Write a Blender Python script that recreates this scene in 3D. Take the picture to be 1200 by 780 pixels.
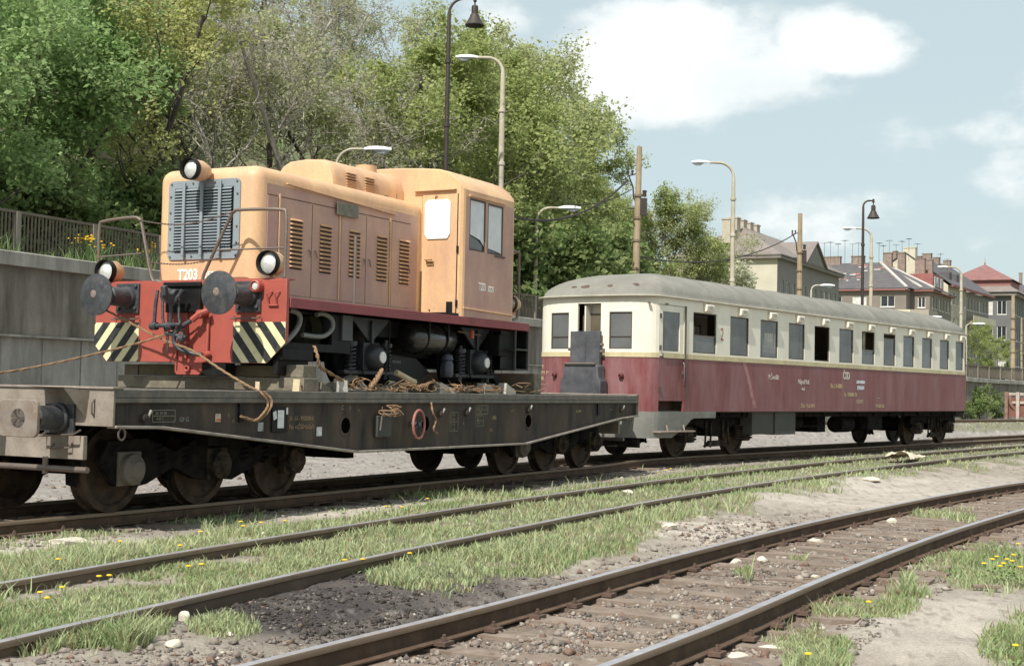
import bpy, bmesh, math, random
import numpy as np
from mathutils import Vector, Matrix
random.seed(7)
for o in list(bpy.data.objects): bpy.data.objects.remove(o)
SC = bpy.context.scene
COL = SC.collection
R = math.radians
# ------------------------------------------------------------------ camera
FPX, CAMH, HY = 1667.0, 1.41, 455.0
roll = math.atan(.02)
pit = math.atan((HY - 390) * math.cos(roll) / FPX)
cF = Vector((0, math.cos(pit), math.sin(pit)))
cU0 = Vector((0, -math.sin(pit), math.cos(pit))); cR0 = Vector((1, 0, 0))
cR = cR0 * math.cos(roll) + cU0 * math.sin(roll)
cU = cU0 * math.cos(roll) - cR0 * math.sin(roll)
cam = bpy.data.cameras.new('camera'); camo = bpy.data.objects.new('camera', cam); COL.objects.link(camo)
cam.sensor_width = 36; cam.lens = FPX / 1200 * 36; cam.clip_start = .1; cam.clip_end = 3000
M3 = Matrix((cR, cU, -cF)).transposed()
camo.matrix_world = Matrix.Translation((0, 0, CAMH)) @ M3.to_4x4()
SC.camera = camo
def ray(px, py):
    return cF + cR * ((px - 600) / FPX) + cU * ((390 - py) / FPX)
def at(px, py, Y):
    d = ray(px, py); return Vector((0, 0, CAMH)) + d * (Y / d.y)
def gnd(px, py, z=-.15):
    d = ray(px, py); return Vector((0, 0, CAMH)) + d * ((z - CAMH) / d.z)
# ------------------------------------------------------------------ light
SUN_AZ, SUN_EL = R(-153.8), R(50)
sd = Vector((math.sin(SUN_AZ) * math.cos(SUN_EL), math.cos(SUN_AZ) * math.cos(SUN_EL), math.sin(SUN_EL)))
sl = bpy.data.lights.new('sun', 'SUN'); sl.energy = 3.7; sl.angle = R(.5); sl.color = (1, .955, .88)
so = bpy.data.objects.new('sun', sl); COL.objects.link(so)
so.rotation_euler = sd.to_track_quat('Z', 'Y').to_euler()
W = bpy.data.worlds.new('World'); SC.world = W; W.use_nodes = True
nt = W.node_tree; N = nt.nodes; LK = nt.links
for n in list(N): N.remove(n)
wo = N.new('ShaderNodeOutputWorld'); bg = N.new('ShaderNodeBackground'); bg.inputs[1].default_value = .105
sky = N.new('ShaderNodeTexSky'); sky.sky_type = 'NISHITA'; sky.sun_disc = False
sky.sun_elevation = SUN_EL; sky.sun_rotation = SUN_AZ; sky.air_density = 1.0; sky.dust_density = 2.2; sky.ozone_density = 1.2
tc = N.new('ShaderNodeTexCoord')
def wn(t, **k):
    n = N.new(t)
    for a, b in k.items(): setattr(n, a, b)
    return n
mapn = wn('ShaderNodeMapping'); mapn.inputs['Scale'].default_value = (1, 1, 1.7)
LK.new(tc.outputs['Generated'], mapn.inputs[0])
nz = wn('ShaderNodeTexNoise'); nz.inputs['Scale'].default_value = 12; nz.inputs['Detail'].default_value = 9; nz.inputs['Roughness'].default_value = .58
LK.new(mapn.outputs[0], nz.inputs['Vector'])
nzs = wn('ShaderNodeMath', operation='MULTIPLY_ADD'); nzs.inputs[1].default_value = 3.6; nzs.inputs[2].default_value = -1.8
LK.new(nz.outputs['Fac'], nzs.inputs[0])
acc = None
for px, py, rx, ry, amp in ((775, 78, 125, 62, 1.25), (690, 112, 90, 45, .95), (880, 92, 100, 42, .95), (985, 50, 70, 36, 1.1), (1050, 172, 70, 30, .42),
                            (1175, 152, 50, 22, .6), (960, 252, 110, 34, .6), (1195, 205, 60, 35, .5), (1150, 300, 120, 40, .35), (560, 60, 80, 60, .7), (1350, 120, 120, 60, 1), (400, -260, 260, 120, .9), (-300, 100, 200, 100, .9), (-900, -1500, 600, 500, 1.), (600, -2900, 900, 800, 1.2), (1700, 200, 200, 80, .9)):  # blobs far above the frame are unseen clouds added for fill light
    d0 = ray(px, py).normalized()
    s = wn('ShaderNodeVectorMath', operation='SUBTRACT'); LK.new(tc.outputs['Generated'], s.inputs[0]); s.inputs[1].default_value = d0
    m = wn('ShaderNodeVectorMath', operation='MULTIPLY'); LK.new(s.outputs[0], m.inputs[0]); m.inputs[1].default_value = (FPX / rx, FPX / rx, FPX / ry)
    l = wn('ShaderNodeVectorMath', operation='LENGTH'); LK.new(m.outputs[0], l.inputs[0])
    q = wn('ShaderNodeMapRange'); q.interpolation_type = 'SMOOTHSTEP'
    LK.new(l.outputs['Value'], q.inputs['Value']); q.inputs['From Min'].default_value = 1.75; q.inputs['From Max'].default_value = .25
    q.inputs['To Min'].default_value = 0; q.inputs['To Max'].default_value = amp * 1.5
    if acc is None: acc = q.outputs[0]
    else:
        a = wn('ShaderNodeMath', operation='MAXIMUM'); LK.new(acc, a.inputs[0]); LK.new(q.outputs[0], a.inputs[1]); acc = a.outputs[0]
ad = wn('ShaderNodeMath', operation='ADD'); LK.new(acc, ad.inputs[0]); LK.new(nzs.outputs[0], ad.inputs[1])
gate = wn('ShaderNodeMapRange'); LK.new(acc, gate.inputs['Value']); gate.inputs['From Max'].default_value = .5
cr = wn('ShaderNodeMapRange'); cr.interpolation_type = 'SMOOTHSTEP'; LK.new(ad.outputs[0], cr.inputs['Value'])
cr.inputs['From Min'].default_value = .34; cr.inputs['From Max'].default_value = 1.35; cr.inputs['To Max'].default_value = .86
gm = wn('ShaderNodeMath', operation='MULTIPLY'); LK.new(cr.outputs[0], gm.inputs[0]); LK.new(gate.outputs[0], gm.inputs[1])
desat = wn('ShaderNodeMix', data_type='RGBA'); desat.inputs[0].default_value = .80
LK.new(sky.outputs[0], desat.inputs['A']); desat.inputs['B'].default_value = (3.95, 4.68, 4.70, 1)
cm = wn('ShaderNodeMix', data_type='RGBA'); LK.new(gm.outputs[0], cm.inputs[0]); LK.new(desat.outputs['Result'], cm.inputs['A']); 
nz2 = wn('ShaderNodeTexNoise'); nz2.inputs['Scale'].default_value = 5; nz2.inputs['Detail'].default_value = 7; LK.new(mapn.outputs[0], nz2.inputs['Vector'])
cshade = wn('ShaderNodeMapRange'); LK.new(nz2.outputs['Fac'], cshade.inputs['Value']); cshade.inputs['From Min'].default_value = .38; cshade.inputs['From Max'].default_value = .6
cc = wn('ShaderNodeMix', data_type='RGBA'); LK.new(cshade.outputs[0], cc.inputs[0]); cc.inputs['A'].default_value = (5.5, 5.9, 5.95, 1); cc.inputs['B'].default_value = (7.0, 7.1, 7.0, 1); LK.new(cc.outputs['Result'], cm.inputs['B'])
LK.new(cm.outputs['Result'], bg.inputs[0]); LK.new(bg.outputs[0], wo.inputs[0])
SC.view_settings.view_transform = 'Standard'; SC.view_settings.look = 'None'; SC.view_settings.exposure = .64; SC.view_settings.gamma = 1
SC.render.engine = 'CYCLES'
try:
    SC.cycles.max_bounces = 6; SC.cycles.transparent_max_bounces = 12
except Exception: pass
# ------------------------------------------------------------------ materials
MATS = {}
def mat(name, col, rough=.65, metal=0., var=.12, scale=2.5, dirt=None, damt=.35, dscale=1.2, streak=0., bump=.15, bscale=25., fine=.06, trans=0., spec=.5, attr=None, coat=0.):
    if name in MATS: return MATS[name]
    m = bpy.data.materials.new(name); m.use_nodes = True; t = m.node_tree; n = t.nodes; k = t.links
    b = n['Principled BSDF']; b.inputs['Roughness'].default_value = rough; b.inputs['Metallic'].default_value = metal
    b.inputs['Specular IOR Level'].default_value = spec; b.inputs['Coat Weight'].default_value = coat
    c = n.new('ShaderNodeTexCoord')
    vec = c.outputs['Object']
    def noise(s, d=5, r=.6, st=0):
        v = vec
        if st:
            mp = n.new('ShaderNodeMapping'); mp.inputs['Scale'].default_value = (1, 1, 1 - st); k.new(vec, mp.inputs[0]); v = mp.outputs[0]
        x = n.new('ShaderNodeTexNoise'); x.inputs['Scale'].default_value = s; x.inputs['Detail'].default_value = d; x.inputs['Roughness'].default_value = r
        k.new(v, x.inputs['Vector']); return x.outputs['Fac']
    def mix(f, a, bb):
        x = n.new('ShaderNodeMix'); x.data_type = 'RGBA'
        k.new(f, x.inputs[0])
        for s, i in ((a, 'A'), (bb, 'B')):
            if isinstance(s, tuple): x.inputs[i].default_value = (*s[:3], 1)
            else: k.new(s, x.inputs[i])
        return x.outputs['Result']
    def rng(f, a, bb, lo=0., hi=1.):
        x = n.new('ShaderNodeMapRange'); k.new(f, x.inputs['Value']); x.inputs['From Min'].default_value = a; x.inputs['From Max'].default_value = bb
        x.inputs['To Min'].default_value = lo; x.inputs['To Max'].default_value = hi; return x.outputs[0]
    if attr:
        at_ = n.new('ShaderNodeAttribute'); at_.attribute_name = attr
        mu = n.new('ShaderNodeMix'); mu.data_type = 'RGBA'; mu.blend_type = 'MULTIPLY'; mu.inputs[0].default_value = 1
        k.new(at_.outputs['Color'], mu.inputs['A'])
        g = mix(rng(noise(scale * 6, 6, .7), .3, .7), (1 - var,) * 3, (1 + var,) * 3); k.new(g, mu.inputs['B'])
        out = mu.outputs['Result']
    else:
        lo = tuple(x * (1 - var) for x in col); hi = tuple(min(1, x * (1 + var)) for x in col)
        out = mix(rng(noise(scale, 6, .6), .32, .68), lo, hi)
        if fine:
            f2 = rng(noise(scale * 30, 3, .6), .35, .65)
            mu = n.new('ShaderNodeMix'); mu.data_type = 'RGBA'; mu.blend_type = 'MULTIPLY'; mu.inputs[0].default_value = 1
            k.new(out, mu.inputs['A']); k.new(mix(f2, (1 - fine,) * 3, (1 + fine,) * 3), mu.inputs['B']); out = mu.outputs['Result']
    if dirt:
        f = rng(noise(dscale, 8, .68, streak), .52 - damt * .25, .78 - damt * .2, 0, min(1, damt * 1.6))
        out = mix(f, out, dirt)
        rr = rng(f, 0, 1, rough, min(1, rough + .2)); k.new(rr, b.inputs['Roughness'])
    k.new(out, b.inputs['Base Color'])
    if bump:
        bp = n.new('ShaderNodeBump'); bp.inputs['Strength'].default_value = bump; bp.inputs['Distance'].default_value = .02
        k.new(noise(bscale, 6, .65), bp.inputs['Height']); k.new(bp.outputs[0], b.inputs['Normal'])
    if trans:
        tr = n.new('ShaderNodeBsdfTranslucent'); k.new(out, tr.inputs[0]); ms = n.new('ShaderNodeMixShader'); ms.inputs[0].default_value = trans
        k.new(b.outputs[0], ms.inputs[1]); k.new(tr.outputs[0], ms.inputs[2]); k.new(ms.outputs[0], n['Material Output'].inputs[0])
    MATS[name] = m; return m
def glassmat(name, tint=(.5, .5, .48), dust=.5, clear=.4):
    if name in MATS: return MATS[name]
    m = bpy.data.materials.new(name); m.use_nodes = True; t = m.node_tree; n = t.nodes; k = t.links
    b = n['Principled BSDF']; b.inputs['Base Color'].default_value = (*tint, 1); b.inputs['Roughness'].default_value = .12; b.inputs['Specular IOR Level'].default_value = .8
    c = n.new('ShaderNodeTexCoord'); x = n.new('ShaderNodeTexNoise'); x.inputs['Scale'].default_value = 1.3; x.inputs['Detail'].default_value = 6; k.new(c.outputs['Object'], x.inputs['Vector'])
    q = n.new('ShaderNodeMapRange'); k.new(x.outputs['Fac'], q.inputs['Value']); q.inputs['From Min'].default_value = .3; q.inputs['From Max'].default_value = .7
    q.inputs['To Min'].default_value = clear + .15; q.inputs['To Max'].default_value = clear - .15
    tr = n.new('ShaderNodeBsdfTransparent'); ms = n.new('ShaderNodeMixShader'); k.new(q.outputs[0], ms.inputs[0]); k.new(b.outputs[0], ms.inputs[1]); k.new(tr.outputs[0], ms.inputs[2])
    k.new(ms.outputs[0], n['Material Output'].inputs[0]); MATS[name] = m; return m
RUST = (.16, .075, .035); GRIME = (.09, .08, .07)
ORANGE = mat('orange paint', (.67, .42, .225), .45, var=.07, scale=1.2, dirt=(.42, .235, .17), damt=.42, dscale=1.9, streak=.6, bump=.05, bscale=5)
FADED_SHADE = mat('faded shaded orange paint', (.53, .325, .24), .55, var=.10, scale=1.6, dirt=(.40, .23, .22), damt=.5, dscale=1.6, streak=.55, bump=.05, bscale=5)  # mauve copy of the orange: fading plus side shade put into the colour
RED = mat('red paint', (.36, .08, .058), .5, var=.08, scale=3, dirt=(.25, .06, .045), damt=.3, dscale=4, bump=.05)
BOARD = mat('edge paint', (.26, .055, .06), .6, var=.15, dirt=(.1, .05, .05), damt=.3)
BLACK = mat('black paint', (.008, .008, .0085), .5, spec=.22, var=.3, dirt=(.035, .03, .025), damt=.3, dscale=4, bump=.1)
BLACK2 = mat('black stripe', (.02, .022, .024), .5, var=.2, dirt=(.2, .18, .14), damt=.15, dscale=8)
YEL = mat('pale stripe', (.72, .66, .40), .5, var=.08, dirt=(.3, .25, .15), damt=.2, dscale=6)
BLUEGREY = mat('grille paint', (.24, .275, .30), .5, var=.1, dirt=(.15, .15, .15), damt=.2, dscale=5)
BUFG = mat('buffer steel', (.055, .06, .068), .42, .3, var=.3, scale=6, dirt=(.2, .17, .14), damt=.25, dscale=14, bump=.2)
STEEL = mat('bare steel', (.20, .17, .15), .45, .5, var=.2, dirt=RUST, damt=.4, dscale=5)
WHITE = mat('white paint', (.82, .80, .76), .6, var=.05, dirt=(.5, .47, .42), damt=.15, dscale=5)
LENS = mat('lamp lens', (.75, .76, .72), .12, .3, var=.1, scale=20, bump=.3, bscale=40, coat=1)
WAGON = mat('wagon grey black', (.030, .026, .025), .65, spec=.22, var=.3, scale=2, dirt=(.13, .095, .07), damt=.5, dscale=3, streak=.75, bump=.15)
WAGEDGE = mat('wagon edge', (.10, .095, .085), .65, var=.25, scale=4, dirt=(.24, .2, .16), damt=.45, dscale=6, bump=.2)
WAGLIP = mat('wagon pale lip', (.30, .26, .22), .6, var=.2, scale=5, dirt=(.12, .08, .06), damt=.35, dscale=7, bump=.2)  # pale grey-brown lip, much lighter than the sill
HEADST = mat('headstock tan', (.27, .23, .19), .7, var=.18, scale=3, dirt=(.13, .1, .08), damt=.45, dscale=4, bump=.2)  # tan with darker blotches, much lighter than the side sills
BOGIE = mat('bogie dirt', (.024, .020, .017), .85, spec=.12, var=.35, scale=6, dirt=(.14, .10, .07), damt=.4, dscale=6, bump=.4)
BOGBLK = mat('bogie black', (.009, .008, .008), .85, spec=.08, var=.35, scale=6, dirt=(.035, .028, .022), damt=.35, dscale=6, bump=.4)
WHEEL = mat('wheel rust', (.05, .035, .026), .7, .1, spec=.2, var=.3, scale=5, dirt=(.12, .08, .05), damt=.4, dscale=5, bump=.3)
WOOD = mat('old timber', (.19, .165, .12), .85, var=.3, scale=4, dirt=(.09, .075, .055), damt=.4, dscale=6, bump=.5)
FRESH = mat('fresh timber', (.55, .44, .28), .8, var=.15, scale=6, bump=.3)
DECKW = mat('deck boards', (.10, .09, .08), .85, var=.3, scale=6, bump=.4)
ROPE = mat('rope', (.27, .165, .09), .9, var=.25, scale=20, bump=.6, bscale=120)
CREAM = mat('cream paint', (.76, .72, .61), .5, var=.05, scale=2, dirt=(.55, .47, .34), damt=.22, dscale=2.2, streak=.7, bump=.05)
BELT = mat('belt paint', (.56, .49, .30), .6, var=.1, dirt=(.3, .24, .15), damt=.35, dscale=3, bump=.1)
RCRED = mat('railcar red', (.175, .044, .044), .48, var=.16, scale=1.5, dirt=(.27, .15, .155), damt=.5, dscale=2.4, streak=.8, bump=.05, bscale=5)  # streaks are grime plus purplish vertical reflections painted into the colour
RCSK = mat('skirt grey', (.22, .22, .20), .6, var=.12, scale=2, dirt=(.12, .1, .08), damt=.35, dscale=3)
ROOFM = mat('roof sheet', (.215, .205, .178), .8, var=.2, scale=1.5, dirt=(.17, .165, .145), damt=.5, dscale=2.6, bump=.25, bscale=14)
RUSTM = mat('rust patch', (.10, .062, .045), .9, var=.3, scale=10, bump=.4)
SHEET = mat('gangway canvas', (.06, .062, .07), .55, var=.3, scale=4, dirt=(.14, .14, .15), damt=.35, dscale=3)
FRAME = mat('window frame brown', (.07, .055, .042), .6, var=.2)
INTER = mat('interior', (.12, .09, .06), .7, var=.2)
GLS = glassmat('dusty glass', (.16, .165, .165), clear=.25)
GLD = glassmat('building glass', (.03, .035, .04), clear=.0)
LETY = mat('faded yellow lettering', (.45, .38, .20), .7, var=.15)
LETB = mat('brown lettering', (.34, .22, .13), .8, var=.15)
LETO = mat('dim lettering', (.25, .23, .16), .8, var=.15)
RAILS_ = mat('rail rust', (.12, .078, .052), .8, .1, spec=.2, var=.25, scale=4, dirt=(.06, .045, .035), damt=.4, dscale=5, bump=.3)
RAILB = mat('rail brown dull', (.13, .09, .06), .6, .2, var=.2, scale=4, dirt=(.09, .06, .04), damt=.3, dscale=5, bump=.2)
RTOP = mat('polished rail head', (.37, .37, .40), .38, .35, var=.15, scale=8, dirt=(.2, .13, .09), damt=.3, dscale=3, bump=.05)
SLEEP = mat('old sleeper', (.165, .12, .09), .9, var=.3, scale=3, dirt=(.27, .22, .18), damt=.5, dscale=5, bump=.7, bscale=12)
CONC = mat('concrete', (.36, .34, .30), .85, var=.16, scale=1.2, dirt=(.15, .135, .115), damt=.55, dscale=1.6, streak=.8, bump=.25)
CONCD = mat('stained concrete', (.23, .205, .17), .85, var=.2, scale=1.0, dirt=(.09, .078, .062), damt=.6, dscale=1.9, streak=.85, bump=.25)
CONCP = mat('concrete pole', (.46, .42, .33), .8, var=.15, scale=1.5, dirt=(.28, .22, .14), damt=.4, dscale=2, bump=.2)
WPOLE = mat('weathered pole', (.36, .29, .19), .85, var=.2, scale=2, dirt=(.2, .13, .08), damt=.4, dscale=3, streak=.8, bump=.3)
DKMET = mat('dark lamp metal', (.045, .035, .03), .6, .2, var=.2)
LAMPW = mat('lamp head white', (.72, .73, .72), .4, var=.05)
RAILING = mat('railing paint', (.13, .105, .08), .7, var=.2, scale=3, dirt=(.2, .16, .12), damt=.3)
BARK = mat('bark', (.075, .062, .052), .95, var=.3, scale=3, bump=.6, bscale=9)
BARKP = mat('pale bark', (.30, .27, .235), .95, var=.3, scale=3, bump=.6, bscale=9)
# ------------------------------------------------------------------ mesh builder
SPLIT = {'partition', 'brake_equipment', 'door_strip', 'lower_gear', 'brake_shoe', 'spring', 'shunter_grip', 'roof_seam', 'lettering_frame', 'axle_box', 'brake_gear', 'grille_bolt', 'door_seam', 'lifting_eye', 'lashing_eye', 'gangway_latch', 'lamp_bracket', 'tank_strap', 'door_hinge', 'marker_bracket', 'sandbox', 'hook', 'collar', 'band', 'step_bracket', 'insulator_bracket', 'leaf_spring', 'brake_rod', 'sill_stiffener', 'label_scrap', 'air_valve', 'flower_head'}
class MB:
    def __init__(s): s.v = []; s.f = []; s.mi = []
    def add(s, vs, fs, mi=0):
        b = len(s.v); s.v += [tuple(v) for v in vs]; s.f += [tuple(i + b for i in f) for f in fs]; s.mi += [mi] * len(fs); return s
    def box(s, x0, x1, y0, y1, z0, z1, mi=0):
        v = [(x, y, z) for x in (x0, x1) for y in (y0, y1) for z in (z0, z1)]
        return s.add(v, [(0, 1, 3, 2), (4, 6, 7, 5), (0, 4, 5, 1), (2, 3, 7, 6), (0, 2, 6, 4), (1, 5, 7, 3)], mi)
    def obox(s, c, a, b, d, mi=0):
        c, a, b, d = map(Vector, (c, a, b, d))
        v = [c + a * i + b * j + d * k for i in (-1, 1) for j in (-1, 1) for k in (-1, 1)]
        return s.add(v, [(0, 1, 3, 2), (4, 6, 7, 5), (0, 4, 5, 1), (2, 3, 7, 6), (0, 2, 6, 4), (1, 5, 7, 3)], mi)
    def bar(s, p, q, w, h, up=(0, 0, 1), mi=0):
        p, q, up = Vector(p), Vector(q), Vector(up); d = (q - p); l = d.length; d.normalize()
        x = d.cross(up)
        if x.length < 1e-4: x = d.cross(Vector((1, 0, 0)))
        x.normalize(); y = x.cross(d)
        return s.obox((p + q) / 2, d * l / 2, x * w / 2, y * h / 2, mi)
    def tube(s, pts, r, n=8, mi=0, cap=True):
        pts = [Vector(p) for p in pts]; m = len(pts); rr = r if isinstance(r, (list, tuple)) else [r] * m
        prev = None; vs = []
        for i, p in enumerate(pts):
            t = (pts[min(i + 1, m - 1)] - pts[max(i - 1, 0)])
            if t.length < 1e-9: t = Vector((0, 0, 1))
            t.normalize()
            if prev is None:
                a = t.cross(Vector((0, 0, 1)))
                if a.length < .05: a = t.cross(Vector((1, 0, 0)))
            else: a = prev - t * prev.dot(t)
            a.normalize(); prev = a; b = t.cross(a)
            vs += [p + (a * math.cos(2 * math.pi * j / n) + b * math.sin(2 * math.pi * j / n)) * rr[i] for j in range(n)]
        fs = [(i * n + j, i * n + (j + 1) % n, (i + 1) * n + (j + 1) % n, (i + 1) * n + j) for i in range(m - 1) for j in range(n)]
        if cap: fs += [tuple(range(n))[::-1], tuple((m - 1) * n + j for j in range(n))]
        return s.add(vs, fs, mi)
    def lathe(s, o, ax, prof, n=24, mi=0):
        o, ax = Vector(o), Vector(ax).normalized()
        a = ax.cross(Vector((0, 0, 1)))
        if a.length < .05: a = ax.cross(Vector((1, 0, 0)))
        a.normalize(); b = ax.cross(a); vs = []
        for r, h in prof: vs += [o + ax * h + (a * math.cos(2 * math.pi * j / n) + b * math.sin(2 * math.pi * j / n)) * max(r, 1e-4) for j in range(n)]
        m = len(prof)
        fs = [(i * n + j, i * n + (j + 1) % n, (i + 1) * n + (j + 1) % n, (i + 1) * n + j) for i in range(m - 1) for j in range(n)]
        return s.add(vs, fs, mi)
    def cyl(s, p, q, r, n=16, mi=0):
        p, q = Vector(p), Vector(q); L = (q - p).length
        return s.lathe(p, q - p, [(0, 0), (r, 0), (r, L), (0, L)], n, mi)
    def prism(s, poly, y0, y1, plane='xz', mi=0):
        n = len(poly)
        def P(a, b, d): return (a, d, b) if plane == 'xz' else ((d, a, b) if plane == 'yz' else (a, b, d))
        vs = [P(a, b, y0) for a, b in poly] + [P(a, b, y1) for a, b in poly]
        fs = [tuple(range(n)), tuple(range(n, 2 * n))[::-1]] + [(i, i + n, (i + 1) % n + n, (i + 1) % n) for i in range(n)]
        return s.add(vs, fs, mi)
    def islands(s):
        par = list(range(len(s.v)))
        def fd(a):
            while par[a] != a: par[a] = par[par[a]]; a = par[a]
            return a
        for f in s.f:
            for i in f[1:]:
                a, b = fd(f[0]), fd(i)
                if a != b: par[a] = b
        g = {}
        for f, m in zip(s.f, s.mi): g.setdefault(fd(f[0]), []).append((f, m))
        # merge islands whose boxes touch
        B = []
        for k, fs in g.items():
            ids = sorted({i for f, _ in fs for i in f}); P = [s.v[i] for i in ids]; lo = [min(p[c] for p in P) for c in range(3)]; hi = [max(p[c] for p in P) for c in range(3)]; B.append([lo, hi, fs])
        ch = True
        while ch:
            ch = False
            for i in range(len(B)):
                for j in range(i + 1, len(B)):
                    if all(B[i][0][c] <= B[j][1][c] + .012 and B[j][0][c] <= B[i][1][c] + .012 for c in range(3)):
                        B[i] = [[min(B[i][0][c], B[j][0][c]) for c in range(3)], [max(B[i][1][c], B[j][1][c]) for c in range(3)], B[i][2] + B[j][2]]; del B[j]; ch = True; break
                if ch: break
        out = []
        for _, _, fs in B:
            m = MB(); mp = {}
            for f, mi in fs:
                for i in f:
                    if i not in mp: mp[i] = len(m.v); m.v.append(s.v[i])
                m.f.append(tuple(mp[i] for i in f)); m.mi.append(mi)
            out.append(m)
        return out
    def build(s, name, mats, parent=None, smooth=True, bevel=0, label=None, loc=None, ang=35, **tags):
        if name in SPLIT and parent:
            isl = s.islands()
            if 1 < len(isl) < 40:
                for m in isl[:-1]: m.build('-' + name, mats, parent, smooth, bevel, label, loc, ang, **tags)
                return isl[-1].build('-' + name, mats, parent, smooth, bevel, label, loc, ang, **tags)
        name = name.lstrip('-')
        me = bpy.data.meshes.new(name); me.from_pydata(s.v, [], s.f)
        mats = mats if isinstance(mats, (list, tuple)) else [mats]
        for m in mats: me.materials.append(m)
        if len(mats) > 1: me.polygons.foreach_set('material_index', s.mi)
        bm = bmesh.new(); bm.from_mesh(me); bmesh.ops.recalc_face_normals(bm, faces=bm.faces); bm.to_mesh(me); bm.free()
        if smooth:
            me.shade_smooth(); me.set_sharp_from_angle(angle=R(ang))
        o = bpy.data.objects.new(name, me); COL.objects.link(o)
        if parent: o.parent = parent
        if loc: o.location = loc
        if bevel:
            b = o.modifiers.new('bevel', 'BEVEL'); b.width = bevel; b.segments = 2; b.limit_method = 'ANGLE'; b.angle_limit = R(40)
        if label: o['label'] = label
        for a, b in tags.items(): o[{'cat': 'category'}.get(a, a)] = b
        return o
def thing(name, label, cat, loc=(0, 0, 0), rz=0, group=None):
    o = bpy.data.objects.new(name, None); COL.objects.link(o); o.location = loc; o.rotation_euler = (0, 0, rz); o.empty_display_size = .2
    o['label'] = label; o['category'] = cat
    if group: o['group'] = group
    return o
def copytree(o, parent=None, keep=True):
    c = o.copy(); COL.objects.link(c)
    if parent: c.parent = parent
    for ch in list(o.children): copytree(ch, c)
    return c
def text(st, size, parent, loc, rot, m, name='lettering', ext=.0015, sx=1., align='LEFT', off=0.):
    cu = bpy.data.curves.new(name, 'FONT'); cu.body = st; cu.size = size; cu.extrude = ext; cu.align_x = align; cu.resolution_u = 3; cu.offset = off
    o = bpy.data.objects.new(name, cu); COL.objects.link(o)
    bpy.context.view_layer.update()
    me = bpy.data.meshes.new_from_object(o.evaluated_get(bpy.context.evaluated_depsgraph_get()))
    bpy.data.objects.remove(o); bpy.data.curves.remove(cu)
    me.materials.clear(); me.materials.append(m); me.name = name
    o = bpy.data.objects.new(name, me); COL.objects.link(o); o.parent = parent; o.location = loc; o.rotation_euler = rot; o.scale = (sx, 1, 1)
    return o
SIDE = (R(90), 0, 0); FRONTR = (R(90), 0, R(-90))
def arc(c, r, a0, a1, n, plane='xz'):
    return [(c[0] + r * math.cos(R(a0 + (a1 - a0) * i / n)), c[1] + r * math.sin(R(a0 + (a1 - a0) * i / n))) for i in range(n + 1)]
def wallgrid(mb, mapf, S, Z, ops, depth=.06, mi=0, rmi=None):
    S = sorted(set([round(x, 4) for x in S] + [round(x, 4) for o in ops for x in o[:2]])); Z = sorted(set([round(z, 4) for z in Z] + [round(z, 4) for o in ops for z in o[2:4]]))
    def inop(a, b): return any(o[0] < a < o[1] and o[2] < b < o[3] for o in ops)
    for i in range(len(S) - 1):
        for j in range(len(Z) - 1):
            a, b = (S[i] + S[i + 1]) / 2, (Z[j] + Z[j + 1]) / 2
            if inop(a, b): continue
            mb.add([mapf(S[i], Z[j], 0), mapf(S[i + 1], Z[j], 0), mapf(S[i + 1], Z[j + 1], 0), mapf(S[i], Z[j + 1], 0)], [(0, 1, 2, 3)], mi)
            mb.add([mapf(S[i], Z[j], depth), mapf(S[i + 1], Z[j], depth), mapf(S[i + 1], Z[j + 1], depth), mapf(S[i], Z[j + 1], depth)], [(3, 2, 1, 0)], mi)
    r = mi if rmi is None else rmi
    for o in ops:
        ss = [x for x in S if o[0] <= x <= o[1]]
        for z in (o[2], o[3]):
            for a, b in zip(ss[:-1], ss[1:]): mb.add([mapf(a, z, 0), mapf(b, z, 0), mapf(b, z, depth), mapf(a, z, depth)], [(0, 1, 2, 3)], r)
        for a in (o[0], o[1]): mb.add([mapf(a, o[2], 0), mapf(a, o[3], 0), mapf(a, o[3], depth), mapf(a, o[2], depth)], [(0, 1, 2, 3)], r)
# world frames for the vehicles
TH = R(27.5)
WO = Vector((-5.30, 15.01, 0))
RZ_W = math.pi / 2 - TH            # local +X runs along the track, away from the camera
LO = Vector((-4.0903, 17.8752, 0))
RO = Vector((3.7454, 32.3584, 0)); RZ_R = math.pi / 2 - R(36.3)
# ================================================================== tracks
def catmull(P, n=12):
    P = [np.array(p, float) for p in P]; P = [2 * P[0] - P[1]] + P + [2 * P[-1] - P[-2]]; out = []
    for i in range(1, len(P) - 2):
        for k in range(n):
            t = k / n; a, b, c, d = P[i - 1:i + 3]
            out.append(.5 * ((2 * b) + (c - a) * t + (2 * a - 5 * b + 4 * c - d) * t * t + (3 * b - a - 3 * c + d) * t ** 3))
    out.append(P[-2]); return np.array(out)
def offset(P, d):      # d > 0 : towards the camera side (right of travel)
    T = np.gradient(P, axis=0); T /= np.linalg.norm(T, axis=1)[:, None]
    return P + np.stack([T[:, 1], -T[:, 0]], 1) * d
def smooth(P, k=3):
    P = P.copy()
    for _ in range(k): P[1:-1] = (P[:-2] + 2 * P[1:-1] + P[2:]) / 4
    return P
u_ = lambda th: np.array([math.sin(th), math.cos(th)])
wo2 = np.array(WO[:2]); ro2 = np.array(RO[:2]); uw = u_(TH); ur = u_(R(36.3))
CA = [wo2 - uw * 22 + np.array([-3.2, .9]) * .4, wo2 - uw * 9 + np.array([-.35, .15]), wo2, wo2 + uw * 7, wo2 + uw * 13.5, ro2 - ur * 2, ro2 + ur * 6, ro2 + ur * 15.2, (19.0, 53.2), (27.5, 64.0), (43, 80), (75, 105)]
CA = smooth(catmull(CA), 10)
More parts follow.
